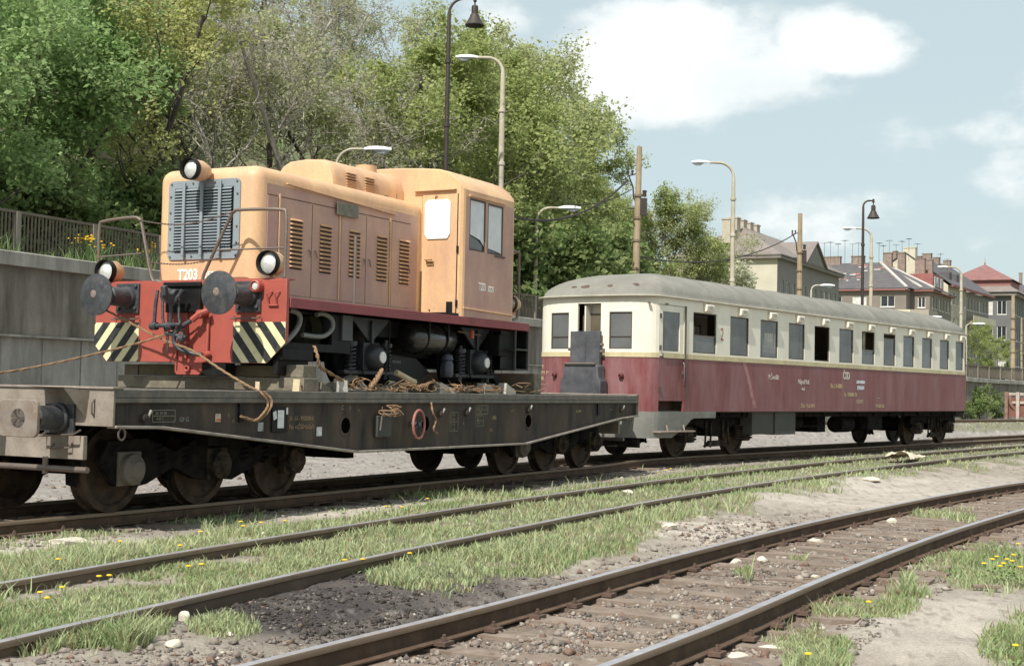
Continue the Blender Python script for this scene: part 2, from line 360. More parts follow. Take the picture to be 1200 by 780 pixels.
BN = np.array([(-4.6, 2.2), (-3.5, 5.4), (-2.76, 7.6), (-2.12, 9.3), (-1.32, 11.37), (.04, 14.47), (2.38, 19.51), (6.41, 26.8), (13.0, 37.2), (22, 49), (40, 68), (75, 95)])
CB = smooth(offset(catmull(BN), -.75), 10)
CF = np.array([(-5.0, .6), (-3.1, 3.95), (-1.36, 7.1), (-.92, 7.9), (.04, 9.62), (1.55, 12.55), (4.22, 17.3), (8.9, 24.5), (16, 33), (30, 46), (60, 66)])
CC = smooth(offset(catmull(CF), .75), 10)
def resamp(P, step):
    d = np.r_[0, np.cumsum(np.linalg.norm(np.diff(P, axis=0), axis=1))]; s = np.arange(0, d[-1], step)
    return np.stack([np.interp(s, d, P[:, 0]), np.interp(s, d, P[:, 1])], 1)
def sdist(X, Y, P, step=.6):
    P = resamp(P, step); T = np.gradient(P, axis=0); T /= np.linalg.norm(T, axis=1)[:, None]
    best = np.full(X.shape, 1e9); sg = np.zeros(X.shape)
    for p, t in zip(P, T):
        dx = X - p[0]; dy = Y - p[1]; d = dx * dx + dy * dy; m = d < best
        s = dx * t[1] - dy * t[0]
        best = np.where(m, d, best); sg = np.where(m, s, sg)
    return np.sign(sg) * np.where(np.abs(np.sqrt(best)) < 3 * step, np.abs(sg), np.sqrt(best))
RHEAD = mat('worn head side', (.23, .165, .11), .6, .2, var=.25, scale=6, dirt=(.12, .075, .05), damt=.4, dscale=6)
PROF = [(-.030, 0), (-.034, -.008), (-.032, -.037), (-.009, -.048), (-.009, -.118), (-.062, -.132), (-.062, -.142), (.062, -.142), (.062, -.132), (.009, -.118), (.009, -.048), (.032, -.037), (.034, -.008), (.030, 0)]
def rail(P, z=0.):
    mb = MB(); P = resamp(P, .5); T = np.gradient(P, axis=0); T /= np.linalg.norm(T, axis=1)[:, None]; n = len(PROF)
    for i, (p, t) in enumerate(zip(P, T)):
        for a, b in PROF: mb.v.append((p[0] + t[1] * a, p[1] - t[0] * a, z + b))
        if i:
            o = (i - 1) * n
            for j in range(n):
                k = (j + 1) % n; mb.f.append((o + j, o + k, o + n + k, o + n + j)); mb.mi.append(1 if j == n - 1 else (2 if j in (0, 1, 11, 12) else 0))
    mb.f += [tuple(range(n)), tuple(len(mb.v) - n + j for j in range(n))]; mb.mi += [0, 0]
    return mb
def track(label, C, mats, slen, s_range, gauge=1.5, sl=True, fast=.6, z=0.):
    t = thing('railway_track', label, 'railway track')
    for d in (-gauge / 2, gauge / 2): rail(offset(C, d), z).build('rail', mats + [RHEAD], t, ang=40)
    if not sl: return t
    P = resamp(C, .62); T = np.gradient(P, axis=0); T /= np.linalg.norm(T, axis=1)[:, None]
    rg = random.Random(5)
    for i in range(*s_range):
        if i >= len(P): break
        p, tt = P[i], T[i]; nx = (tt[1], -tt[0]); jl = rg.uniform(-.06, .06); w = rg.uniform(.105, .13)
        mb = MB(); a = rg.uniform(-.05, .05); dx = Vector((nx[0] + tt[0] * a, nx[1] + tt[1] * a, rg.uniform(-.008, .008)))
        segs = 7; vs = []
        tv = Vector((tt[0], tt[1], 0))
        for k in range(segs + 1):
            e = (k / segs * 2 - 1) * slen / 2 + jl; ww = w * rg.uniform(.88, 1.08); zt = -.146 + rg.uniform(-.012, .004)
            c = Vector((p[0], p[1], z)) + dx * e
            vs += [c - tv * ww + Vector((0, 0, -.26)), c - tv * ww + Vector((0, 0, zt)), c + tv * ww + Vector((0, 0, zt)), c + tv * ww + Vector((0, 0, -.26))]
        fs = []
        for k in range(segs):
            o = k * 4
            for j in range(4): fs.append((o + j, o + (j + 1) % 4, o + 4 + (j + 1) % 4, o + 4 + j))
        fs += [(0, 1, 2, 3), tuple(segs * 4 + j for j in (3, 2, 1, 0))]
        mb.add(vs, fs); so_ = mb.build('sleeper', SLEEP, t, smooth=False)
        if -1 < p[1] < 24 and fast:
            for g in (-gauge / 2, gauge / 2):
                c = Vector((p[0], p[1], z)) + Vector((nx[0], nx[1], 0)) * g
                for sd_ in (-1, 1):
                    if rg.random() < .25: continue
                    pl = MB(); cc = c + tv * rg.uniform(-.03, .03) + Vector((nx[0], nx[1], 0)) * sd_ * .105
                    pl.obox(cc + Vector((0, 0, -.132)), Vector((nx[0], nx[1], 0)) * .04, tv * .055, Vector((0, 0, .012)))
                    pl.lathe(cc + Vector((0, 0, -.13)), (0, 0, 1), [(.022, 0), (.022, .032), (.012, .032), (.012, .05), (0, .05)], 6)
                    pl.build('rail_clip', RUSTM, so_)
    return t
track('rusty track under the flat wagon and the red railcar', CA, [RAILS_, RAILB], 2.5, (16, 90))
track('overgrown disused track in the grass between the wagon and the front track', CB, [RAILB, RTOP], 2.4, (0, 0), sl=False)
track('foreground track with shiny rail heads and weathered wooden sleepers', CC, [RAILS_, RTOP], 2.45, (2, 60))
FT = smooth(catmull([(14, 72), (30, 92), (47, 108), (66, 123), (100, 145)]), 6)
track('farthest rusty siding in the grass by the buffer stop', FT, [RAILS_, RAILB], 2.4, (0, 0), sl=False)
# ================================================================== ground
def hsh(ix, iy, s):
    h = (ix.astype(np.int64) * 374761393 + iy.astype(np.int64) * 668265263 + s * 982451653) & 0xffffffff
    h = ((h ^ (h >> 13)) * 1274126177) & 0xffffffff
    return ((h ^ (h >> 16)) & 0xffff) / 65535.
def vn(X, Y, sc, s=0, oct=3):
    out = 0; amp = 1; tot = 0
    for o in range(oct):
        x = X * sc; y = Y * sc; ix = np.floor(x); iy = np.floor(y); fx = x - ix; fy = y - iy; fx = fx * fx * (3 - 2 * fx); fy = fy * fy * (3 - 2 * fy)
        a = hsh(ix, iy, s + o); b = hsh(ix + 1, iy, s + o); c = hsh(ix, iy + 1, s + o); d = hsh(ix + 1, iy + 1, s + o)
        out = out + amp * ((a * (1 - fx) + b * fx) * (1 - fy) + (c * (1 - fx) + d * fx) * fy); tot += amp; amp *= .5; sc *= 2.1
    return out / tot
def sst(a, b, x):
    t = np.clip((x - a) / (b - a), 0, 1); return t * t * (3 - 2 * t)
def proj(X, Y, Z):
    D = np.stack([X, Y, Z - CAMH], -1); f = D @ np.array(cF); f = np.where(f < .05, .05, f)
    return 600 + FPX * (D @ np.array(cR)) / f, 390 - FPX * (D @ np.array(cU)) / f
def ell(PX, PY, cx, cy, rx, ry): return 1 - sst(.6, 1.25, np.sqrt(((PX - cx) / rx) ** 2 + ((PY - cy) / ry) ** 2))
def fields(X, Y):
    dA, dB, dC = sdist(X, Y, CA), sdist(X, Y, CB), sdist(X, Y, CC)
    PX, PY = proj(X, Y, np.full_like(X, -.15))
    n1 = vn(X, Y, 1.3, 3); n2 = vn(X, Y, 5, 9); n3 = vn(X, Y, .45, 5)
    wob = (n1 - .5) * .8
    fwd = (Y > 2)
    # grass cover
    g = np.zeros_like(X)
    g = np.maximum(g, (1 - sst(1.25, 1.9, np.abs(dB + wob * .5))) * sst(.20, .36, n1 + .12 * n2) * (dB < .74))
    g = np.maximum(g, sst(1.7, 2.3, dA + wob * .5) * (1 - sst(-.9, -.6, dB)) * .95)
    g = np.maximum(g, .6 * (1 - sst(.5, 1.3, np.abs(dA - 1.5))) * sst(.56, .64, n1) * (dA > .9))
    ey = np.interp(PX, [0, 150, 200, 215, 232, 380, 420, 480, 600, 700, 800, 900, 1000, 1100, 1200], [772, 768, 745, 705, 680, 664, 682, 693, 680, 656, 612, 587, 566, 552, 540])
    near = (dB > .6) * (dC < -.85) * (1 - sst(-4, 5, PY - ey + 26 * (n1 - .5) + 14 * (n2 - .5)))
    g = np.maximum(g, near * .95)
    cl = [(262, 742, 42, 12), (1165, 664, 62, 26), (1100, 655, 40, 10), (1000, 712, 70, 12), (935, 745, 40, 16), (960, 765, 40, 22), (1060, 697, 30, 6), (1195, 762, 40, 36), (1095, 602, 34, 6), (1132, 604, 16, 7), (873, 672, 11, 7), (930, 656, 9, 4), (1066, 682, 9, 6)]
    ce = np.zeros_like(X)
    for c in cl: ce = np.maximum(ce, ell(PX + 26 * wob, PY + 10 * (n2 - .5), *c))
    g = np.maximum(g, ce * fwd * sst(.3, .45, n2 * .5 + n1 * .5))
    sd0 = np.clip(ell(PX, PY, 90, 641, 240, 12) + ell(PX, PY, 330, 602, 200, 7), 0, 1) * (dA > .95) * (dB < -.9); g = g * (1 - .85 * sd0 * sst(.35, .5, n2))
    g = np.maximum(g, sst(1090, 1130, PX) * sst(-40, -10, dA * -1 - 8 + 0 * X) * 0)
    far = sst(60, 75, Y) * (dA < -6)
    g = np.maximum(g, far * sst(.35, .5, n3 + .2 * n1))
    # bare spots
    for cx, cy, rx, ry in ((105, 690, 42, 9), (30, 712, 40, 10), (40, 702, 40, 8), (105, 695, 30, 8)): g = g * (1 - .9 * ell(PX, PY, cx, cy, rx, ry))
    dark = np.clip(ell(PX + 40 * wob, PY, 370, 708, 230, 46) * 1.3 + ell(PX, PY, 590, 690, 120, 22) * .5 + ell(PX, PY, 40, 706, 70, 14) * .5, 0, 1) * (dC < -.8) * (dB > .65)
    sand = np.clip(ell(PX, PY, 90, 640, 260, 15) + ell(PX, PY, 380, 597, 240, 9) + ell(PX, PY, 500, 583, 90, 7), 0, 1) * (dA > .95) * (dB < -.7)
    path = np.clip(ell(PX + 20 * wob, PY, 1120, 735, 140, 42) + ell(PX, PY, 1030, 578, 240, 22) * (dC < -.8), 0, 1)
    pale = np.clip(ell(PX, PY, 830, 620, 80, 16) + ell(PX, PY, 620, 740, 200, 40) * .25 + ell(PX, PY, 870, 755, 60, 25), 0, 1)
    return dict(dA=dA, dB=dB, dC=dC, PX=PX, PY=PY, n1=n1, n2=n2, n3=n3, g=g, dark=dark, sand=sand, path=path, pale=pale)
def gz(X, Y, F):
    z = np.full_like(X, -.175)
    z += .05 * (F['n3'] - .5) + .035 * (F['n1'] - .5) + .02 * (F['n2'] - .5)
    z += .085 * (1 - sst(1.2, 2.2, np.abs(F['dB'])))                       # soil has filled the old track
    z += .05 * F['dark'] * F['n1'] * sst(1.3, 2.2, F['dB']) + .03 * F['dark'] * (vn(X, Y, 5.5, 23, 3) - .5) + .02 * F['sand'] + .03 * F['path']
    z += .02 * (1 - sst(.2, .9, np.abs(F['dC'])))
    z -= .02 * (1 - sst(.05, .2, np.abs(np.abs(F['dB']) - .78))) * sst(.45, .6, F['n1'])
    z += .02 * (vn(X, Y, 14, 21, 2) - .5) * (Y < 40)
    lim = np.where(np.minimum(np.abs(F['dA']), np.abs(F['dC'])) < 1.35, -.158, .2)
    z = np.minimum(z, np.where(np.abs(np.abs(F['dB']) - .75) < .35, -.068, .2))
    return np.minimum(z, lim)
def gcolor(X, Y, F):
    def L(c, d, t): return c * (1 - t[..., None]) + np.array(d) * t[..., None]
    c = np.ones(X.shape + (3,)) * np.array((.285, .25, .21))
    c = L(c, (.31, .265, .225), sst(.4, .7, F['n1']) * .6)
    c = L(c, (.27, .25, .235), sst(-1.9, -2.8, F['dA']) if False else (F['dA'] < -1.9) * .8)
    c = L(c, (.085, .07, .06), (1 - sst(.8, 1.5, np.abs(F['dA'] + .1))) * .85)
    c = L(c, (.16, .12, .09), (1 - sst(.9, 1.4, np.abs(F['dC']))) * .7)
    c = L(c, (.15, .145, .08), np.clip(F['g'] * 1.2, 0, 1) * .7)
    c = L(c, (.055, .048, .047), F['dark'] * (.75 + .25 * sst(.35, .6, F['n1'])))
    c = L(c, (.47, .42, .35), F['sand'] * .9 * (1 - .4 * F['g']))
    c = L(c, (.42, .375, .325), F['path'] * .85 * (1 - .6 * F['g']))
    c = L(c, (.50, .45, .38), F['pale'] * sst(.45, .62, F['n2']) * .8)
    c = L(c, (.17, .085, .05), (1 - sst(.1, .4, np.abs(np.abs(F['dC']) - .8))) * sst(.4, .6, F['n2']) * .6)
    WX = X * .81 + Y * .59 + .09 * vn(X, Y, 6, 71, 2); WY = -X * .59 + Y * .81 + .09 * vn(X, Y, 6, 73, 2); sp = vn(WX, WY, 15, 31, 3)
    WX = X * .81 + Y * .59 + .09 * vn(X, Y, 6, 71, 2); WY = -X * .59 + Y * .81 + .09 * vn(X, Y, 6, 73, 2)
    c = c * (.74 + .5 * vn(X, Y, 2.6, 55, 4))[..., None] * (.85 + .3 * vn(WX, WY, 11, 57, 3))[..., None]
    c = L(c, (.45, .41, .36), sst(.68, .76, sp) * .5 * (1 - F['g']) * (1 - .6 * F['path']) * (1 - .6 * F['dark']))
    c = L(c, (.10, .08, .07), sst(.36, .28, sp) * .45 if False else (1 - sst(.28, .36, sp)) * .4)
    return c
def polar():
    inner = list(np.radians(np.linspace(-27, 27, 520))); out = list(np.radians(np.linspace(27, 333, 60)))[1:-1]
    th = np.array(inner + out)
    r = [0.6]
    while r[-1] < 55: r.append(r[-1] * 1.0085 + .012)
    while r[-1] < 1500: r.append(r[-1] * 1.07)
    r = np.array(r); TT, RR = np.meshgrid(th, r)
    return RR * np.sin(TT), RR * np.cos(TT)
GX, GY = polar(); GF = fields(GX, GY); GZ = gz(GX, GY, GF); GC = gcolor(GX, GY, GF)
nr, nt_ = GX.shape
vv = np.stack([GX, GY, GZ], -1).reshape(-1, 3)
ii, jj = np.meshgrid(np.arange(nr - 1), np.arange(nt_), indexing='ij'); kk = (jj + 1) % nt_
fq = np.stack([ii * nt_ + jj, ii * nt_ + kk, (ii + 1) * nt_ + kk, (ii + 1) * nt_ + jj], -1).reshape(-1, 4)
def npmesh(name, verts, quads, m, col=None, smooth=False, nper=4):
    me = bpy.data.meshes.new(name); nv, nf = len(verts), len(quads)
    me.vertices.add(nv); me.vertices.foreach_set('co', np.asarray(verts, np.float32).ravel())
    me.loops.add(nf * nper); me.loops.foreach_set('vertex_index', np.asarray(quads, np.int32).ravel())
    me.polygons.add(nf); me.polygons.foreach_set('loop_start', np.arange(0, nf * nper, nper, dtype=np.int32))
    me.update(calc_edges=True); me.validate()
    if smooth: me.shade_smooth()
    for x in (m if isinstance(m, (list, tuple)) else [m]): me.materials.append(x)
    if col is not None:
        a = me.color_attributes.new('Col', 'FLOAT_COLOR', 'POINT'); c = np.ones((nv, 4), np.float32); c[:, :3] = col; a.data.foreach_set('color', c.ravel())
    return me
GROUND = mat('ground soil', (.2, .2, .2), .95, attr='Col', var=.30, scale=9, bump=.9, bscale=42, spec=.2)
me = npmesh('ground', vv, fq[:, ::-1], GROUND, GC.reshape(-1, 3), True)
# close the hub
bm = bmesh.new(); bm.from_mesh(me); bm.verts.ensure_lookup_table(); bm.faces.new([bm.verts[i] for i in range(nt_)]); bm.to_mesh(me); bm.free()
go = bpy.data.objects.new('ground', me); COL.objects.link(go); go['kind'] = 'structure'
# ------------------------------------------------------------------ loose stones and grass
rs = np.random.default_rng(3)
def samp(n, y0=462, y1=800, pw=1.):
    px = rs.uniform(-60, 1260, n); t = rs.uniform(0, 1, n) ** pw; py = y0 + (y1 - y0) * t
    D = np.array(cF) + ((px - 600) / FPX)[:, None] * np.array(cR) + ((390 - py) / FPX)[:, None] * np.array(cU)
    ok = D[:, 2] < -1e-3; D = D[ok]; k = (-.15 - CAMH) / D[:, 2]
    return D[:, 0] * k, D[:, 1] * k
def stones():
    X, Y = samp(150000, 490, 800, .8); F = fields(X, Y); Z = gz(X, Y, F)
    dens = .12 + .42 * (np.abs(F['dC']) < 1.5) + .5 * (np.abs(F['dA'] - 1.1) < .5) + .45 * F['pale'] + .45 * F['dark'] - .5 * F['path'] - .8 * F['g'] * (1 - .6 * (np.abs(F['dC']) < 1.5)) + .15 * (F['dA'] < -1.5)
    dens *= sst(.3, .6, F['n2'] + .2 * (F['n1'] - .5)) 
    rl = (np.minimum(np.abs(np.abs(F['dA']) - .75), np.minimum(np.abs(np.abs(F['dC']) - .75), np.abs(np.abs(F['dB']) - .75))) < .07)
    ok = (rs.uniform(0, 1, len(X)) < dens) & (Y < 60) & ~rl
    X, Y, Z = X[ok], Y[ok], Z[ok]; n = len(X); dd = np.hypot(X, Y)
    s = np.exp(rs.normal(-4.75, .6, n)) * (1 + dd * .022) * np.where(F['dark'][ok] > .4, .75, 1); s = np.clip(s, .004, .05); dk = F['dark'][ok] * (rs.uniform(0, 1, n) < .88)
    base = np.array([(1, 0, 0), (-1, 0, 0), (0, 1, 0), (0, -1, 0), (0, 0, .7), (0, 0, -.5), (.6, .6, .5), (-.6, .5, .45)]) 
    tri = np.array([(4, 6, 2), (4, 0, 6), (0, 2, 6), (4, 2, 7), (2, 1, 7), (4, 7, 1), (4, 1, 3), (4, 3, 0), (5, 2, 0), (5, 1, 2), (5, 3, 1), (5, 0, 3)])
    a = rs.uniform(0, 6.28, n); V = base[None] * rs.uniform(.45, 1.4, (n, 8, 3)) * s[:, None, None]
    ca, sa = np.cos(a)[:, None], np.sin(a)[:, None]
    x = V[..., 0] * ca - V[..., 1] * sa * .8; y = V[..., 0] * sa + V[..., 1] * ca * .8
    P = np.stack([x + X[:, None], y + Y[:, None], V[..., 2] + Z[:, None] + s[:, None] * .15], -1).reshape(-1, 3)
    T = (tri[None] + (np.arange(n) * 8)[:, None, None]).reshape(-1, 3)
    pal = np.array([(.26, .22, .185), (.19, .155, .13), (.42, .38, .32), (.12, .10, .09), (.17, .105, .075), (.31, .265, .225), (.22, .19, .165)])
    c = pal[rs.choice(7, n, p=[.26, .24, .05, .14, .12, .07, .12])] * rs.uniform(.8, 1.15, (n, 1)); c = c * (1 - .78 * dk[:, None]); c = np.repeat(c, 8, 0)
    me = npmesh('ballast_stones', P, T, mat('stone', (.3, .3, .3), .9, attr='Col', var=.15, scale=10, bump=.3, bscale=60), c, nper=3)
    o = bpy.data.objects.new('ballast_stones', me); COL.objects.link(o); o['label'] = 'small loose stones and cinders scattered over the ground between the tracks'; o['category'] = 'gravel'; o['kind'] = 'stuff'
stones()
GRASSM = mat('grass blade', (.1, .1, .1), .6, attr='Col', var=.1, scale=2, bump=0, trans=.35, spec=.25)
def blades(X, Y, Z, h, w, c):
    n = len(X); a = rs.uniform(0, 6.28, n); b = rs.uniform(0, 6.28, n); lean = rs.uniform(.15, .95, n) * h
    dx, dy = np.cos(a) * w, np.sin(a) * w; lx, ly = np.cos(b) * lean, np.sin(b) * lean; z0 = Z - .01
    P = np.stack([np.stack([X - dx, Y - dy, z0], -1), np.stack([X + dx, Y + dy, z0], -1),
                  np.stack([X + dx * .7 + lx * .4, Y + dy * .7 + ly * .4, Z + h * .6], -1), np.stack([X - dx * .7 + lx * .4, Y - dy * .7 + ly * .4, Z + h * .6], -1),
                  np.stack([X + dx * .12 + lx, Y + dy * .12 + ly, Z + h], -1), np.stack([X - dx * .12 + lx, Y - dy * .12 + ly, Z + h], -1)], 1).reshape(-1, 3)
    q = np.array([(0, 1, 2, 3), (3, 2, 4, 5)]); Q = (q[None] + (np.arange(n) * 6)[:, None, None]).reshape(-1, 4)
    return P, Q, np.repeat(c, 6, 0)
def grass():
    X, Y = samp(640000, 474, 810, .62); F = fields(X, Y); dd = np.hypot(X, Y)
    tuft = vn(X, Y, 7, 41, 2); tall = vn(X, Y, 1.1, 43, 2)
    dens = F['g'] * (.18 + .82 * sst(.34, .58, tuft)) * (.5 + .5 * sst(.36, .5, vn(X, Y, 2.2, 45, 3)))
    for (d) in (F['dA'], F['dC']): dens = dens * (np.abs(np.abs(d) - .75) > .09)
    dens = dens * (np.abs(np.abs(F['dB']) - .75) > .036) 
    ok = (rs.uniform(0, 1, len(X)) < dens) & (dd < 170); X, Y, dd, tall = X[ok], Y[ok], dd[ok], tall[ok]; F = {k: v[ok] for k, v in F.items()}
    Z = gz(X, Y, F); n = len(X)
    h = rs.uniform(.022, .07, n) * (.75 + .9 * sst(.45, .7, tall)) * np.where(np.abs(F['dB']) < .72, .9, 1.1)
    h = h * np.where(rs.uniform(0, 1, n) < .06, 1.7, 1); h = h * np.where((F['PX'] < 200) & (F['dB'] > .6) & (Y < 12), 1.35, 1)
    h = h * np.where(np.abs(np.abs(F['dB']) - .75) < .13, .85, 1)
    w = .0014 + .00040 * dd + rs.uniform(0, .0010, n)
    gr = rs.uniform(0, 1, n); dry = rs.uniform(0, 1, n) < .16 + .12 * (F['n1'] < .42)
    c1 = np.array((.30, .37, .17)); c2 = np.array((.48, .52, .31)); c3 = np.array((.19, .29, .10))
    c = c1 * (1 - gr[:, None]) + c2 * gr[:, None]; c = np.where((vn(X, Y, .8, 77) > .55)[:, None], c * .55 + c3 * .45, c)
    c = np.where(dry[:, None], np.array((.36, .31, .18)), c) * rs.uniform(.8, 1.15, (n, 1))
    P, Q, C_ = blades(X, Y, Z, h, w, c)
    me = npmesh('grass', P, Q, GRASSM, C_)
    o = bpy.data.objects.new('grass', me); COL.objects.link(o); o['label'] = 'fresh green spring grass growing over and between the tracks'; o['category'] = 'grass'; o['kind'] = 'stuff'
    print('blades', n)
grass()
def gheight(x, y):
    X = np.array([x]); Y = np.array([y]); return float(gz(X, Y, fields(X, Y))[0])
# individual pale rocks
ROCK = mat('limestone', (.58, .53, .44), .9, var=.12, scale=12, dirt=(.4, .34, .27), damt=.3, dscale=10, bump=.5, bscale=40)
def rock(px, py, sx, sy, sz, lab, seed, flat=False):
    p = gnd(px, py); z = gheight(p.x, p.y); rg = random.Random(seed)
    bm = bmesh.new(); bmesh.ops.create_icosphere(bm, subdivisions=3, radius=1)
    dirs = [(Vector([rg.gauss(0, 1) for _ in range(3)]).normalized(), rg.uniform(.55, .9)) for _ in range(9)]
    for v in bm.verts:
        for d, k in dirs:
            q = v.co.dot(d)
            if q > k: v.co -= d * (q - k)
        v.co += v.co * rg.uniform(-.03, .03)
        v.co = Vector((v.co.x * sx, v.co.y * sy, v.co.z * sz))
    me = bpy.data.meshes.new('rock'); bm.to_mesh(me); bm.free(); me.materials.append(ROCK)
    o = bpy.data.objects.new('limestone_rock', me); COL.objects.link(o); o.location = (p.x, p.y, z + sz * .45); o.rotation_euler = (0, 0, rg.uniform(0, 3))
    o['label'] = lab; o['category'] = 'rock'; o['group'] = 'pale rocks lying by the tracks'
for a in ((203, 766, .075, .05, .035, 'flat white rock lying on bare soil at the bottom edge below the grass tuft'),
          (216, 732, .05, .035, .045, 'upright angular white rock on the dark cinders left of the small grass tuft'),
          (270, 752, .03, .02, .015, 'small white chip between the grass tuft and the shiny foreground rail'),
          (955, 634, .11, .05, .035, 'oval white rock lying between the rails of the foreground track'),
          (1010, 655, .16, .03, .012, 'thin pale slab beside the near shiny rail at centre right'),
          (893, 657, .05, .05, .04, 'blocky pale stone between the foreground rails left of the oval rock'),
          (862, 657, .09, .05, .035, 'broken pale stone against the far foreground rail'),
          (1070, 675, .05, .04, .035, 'round pale stone just outside the near foreground rail'),
          (955, 675, .05, .03, .02, 'pale stone touching the inner side of the near foreground rail'),
          (1167, 578, .08, .05, .035, 'light stone between the foreground rails near the right edge'),
          (905, 756, .10, .05, .03, 'white rock on the rubble outside the near rail by the bottom edge'),
          (862, 766, .13, .07, .035, 'broad chalky rock leaning by the near rail at the bottom edge'),
          (1020, 567, .34, .14, .05, 'long flat white slab on the dirt above the foreground track'),
          (308, 640, .022, .02, .05, 'small upright white stone leaning on the far overgrown rail'),
          (735, 583, .15, .08, .04, 'pair of pale stones in the grass of the overgrown track'),
          (785, 622, .1, .07, .05, 'white lump of rubble on the bare ground right of the grass'),
          (1045, 612, .07, .05, .05, 'grey white stone leaning at the inner side of the far foreground rail'),
          (80, 635, .2, .12, .05, 'low pale boulder sunk in the sandy strip at the left edge'),
          (495, 596, .3, .12, .03, 'smooth pale slab sunk in the grass left of the wagon middle')):
    rock(*a[:5], a[5], hash(a[0]) % 1000)
def cloth():
    p0 = gnd(1052, 541, -.05); p1 = gnd(1105, 534, -.05); mb = MB(); rg = random.Random(9); nx, ny = 26, 12; L = 1.9; Wd = .75
    u = (p1 - p0).normalized(); v = Vector((-u.y, u.x, 0)); vs = []
    for i in range(nx):
        for j in range(ny):
            a, b = i / (nx - 1), j / (ny - 1); h = .05 + .17 * max(0, math.sin(math.pi * b)) ** .5 * (1 - a) ** .8 * (.7 + .3 * math.sin(a * 13 + b * 6)) + .05 * abs(math.sin(b * 11 + a * 5)) * (1 - a * .7) + rg.uniform(0, .03)
            w = Wd * (.75 - .35 * a + .2 * math.sin(a * 9)) * (b - .5)
            vs.append(p0 + u * a * L + v * w + Vector((0, 0, h)))
    mb.add(vs, [(i * ny + j, (i + 1) * ny + j, (i + 1) * ny + j + 1, i * ny + j + 1) for i in range(nx - 1) for j in range(ny - 1)])
    o = mb.build('crumpled_sack', mat('sack cloth', (.62, .54, .42), .9, var=.15, scale=5, dirt=(.35, .25, .17), damt=.4, dscale=4, bump=.3), None, ang=60)
    o['label'] = 'crumpled cream coloured sack lying on the overgrown track'; o['category'] = 'sack'
cloth()
def dandelions():
    pts = [(47, 696, 'l'), (55, 702, 'l'), (116, 675, 'm'), (128, 674, 'm'), (73, 688, 'l'), (68, 655, 'm'), (141, 634, 'm'), (221, 663, 'k'), (236, 661, 'k'), (211, 639, 'k'), (235, 626, 'k'), (285, 616, 'k'), (306, 612, 'k'), (334, 610, 'k'), (282, 611, 'k'),
           (404, 656, 'c'), (425, 655, 'c'), (480, 648, 'c'), (452, 593, 'c'), (471, 594, 'c'), (501, 584, 'c'), (780, 551, 'r'), (786, 549, 'r'), (772, 556, 'r'),
           (1018, 705, 'n'), (947, 766, 'n'), (1190, 756, 'e'), (1168, 652, 'p'), (1176, 660, 'p'), (1180, 655, 'p'), (1186, 657, 'p'), (1153, 660, 'p'), (1172, 663, 'p'), (1193, 637, 'p'), (1188, 650, 'p'), (1196, 664, 'p'), (1163, 655, 'p')]
    YF = mat('dandelion yellow', (.80, .50, .02), .8, var=.1, bump=0); ST = mat('dandelion stem', (.16, .22, .07), .7, var=.1, bump=0)
    lab = dict(l='yellow dandelion in the grass near the left edge', m='yellow dandelion beside the far overgrown rail at left', k='yellow dandelion in the grass below the wagon bogie', c='yellow dandelion beside the near overgrown rail at centre left', r='yellow dandelion in the grass before the railcar front', n='single yellow dandelion in the grass beside the near shiny rail', e='yellow dandelion in the bottom right corner tuft', p='yellow dandelion in the dense clump at the right edge')
    hd = MB(); hd.lathe((0, 0, 0), (0, 0, 1), [(0, -.006), (.009, -.004), (.017, .002), (.016, .007), (.009, .010), (0, .011)], 12)
    for k in range(14):
        a = k / 14 * 6.283; hd.add([(math.cos(a - .2) * .008, math.sin(a - .2) * .008, .004), (math.cos(a) * .024, math.sin(a) * .024, .003), (math.cos(a + .2) * .008, math.sin(a + .2) * .008, .005)], [(0, 1, 2)])
    st = MB(); st.tube([(0, 0, -.12), (.004, 0, -.06), (0, 0, -.004)], .0022, 5)
    lf = MB()
    for k in range(6):
        a = k * 1.05; c, s = math.cos(a), math.sin(a)
        lf.add([(0, 0, -.12), (c * .05 - s * .012, s * .05 + c * .012, -.085), (c * .10, s * .10, -.10), (c * .05 + s * .012, s * .05 - c * .012, -.085)], [(0, 1, 2, 3)])
    for i, (px, py, k) in enumerate(pts):
        p = gnd(px, py, 0.0); z = gheight(p.x, p.y)
        if i == 0:
            t = thing('dandelion', lab[k], 'flower', (0, 0, 0)); hd.build('flower_head', YF, t); st.build('stem', ST, t); lf.build('leaf_rosette', ST, t); o0 = t; o = t
        else: o = copytree(o0)
        s = 1.0 + .02 * p.y; h = .0
        o.location = (p.x, p.y, max(0.0, z + .1)); o.scale = (s, s, 1 if s < 1.5 else 1.2); o['label'] = lab[k]; o['group'] = 'dandelions in flower'; o.rotation_euler = (0, 0, i)
dandelions()
def plank(px0, py0, px1, py1, w, h, lab, m=None, z=-.12):
    a, b = gnd(px0, py0, z), gnd(px1, py1, z); mb = MB(); mb.bar(a, b, w, h); o = mb.build('wooden_plank', m or SLEEP, None, bevel=.006); o['label'] = lab; o['category'] = 'plank'
plank(1140, 686, 1172, 687, .05, .03, 'short brown stick on the dirt below the dandelion clump')
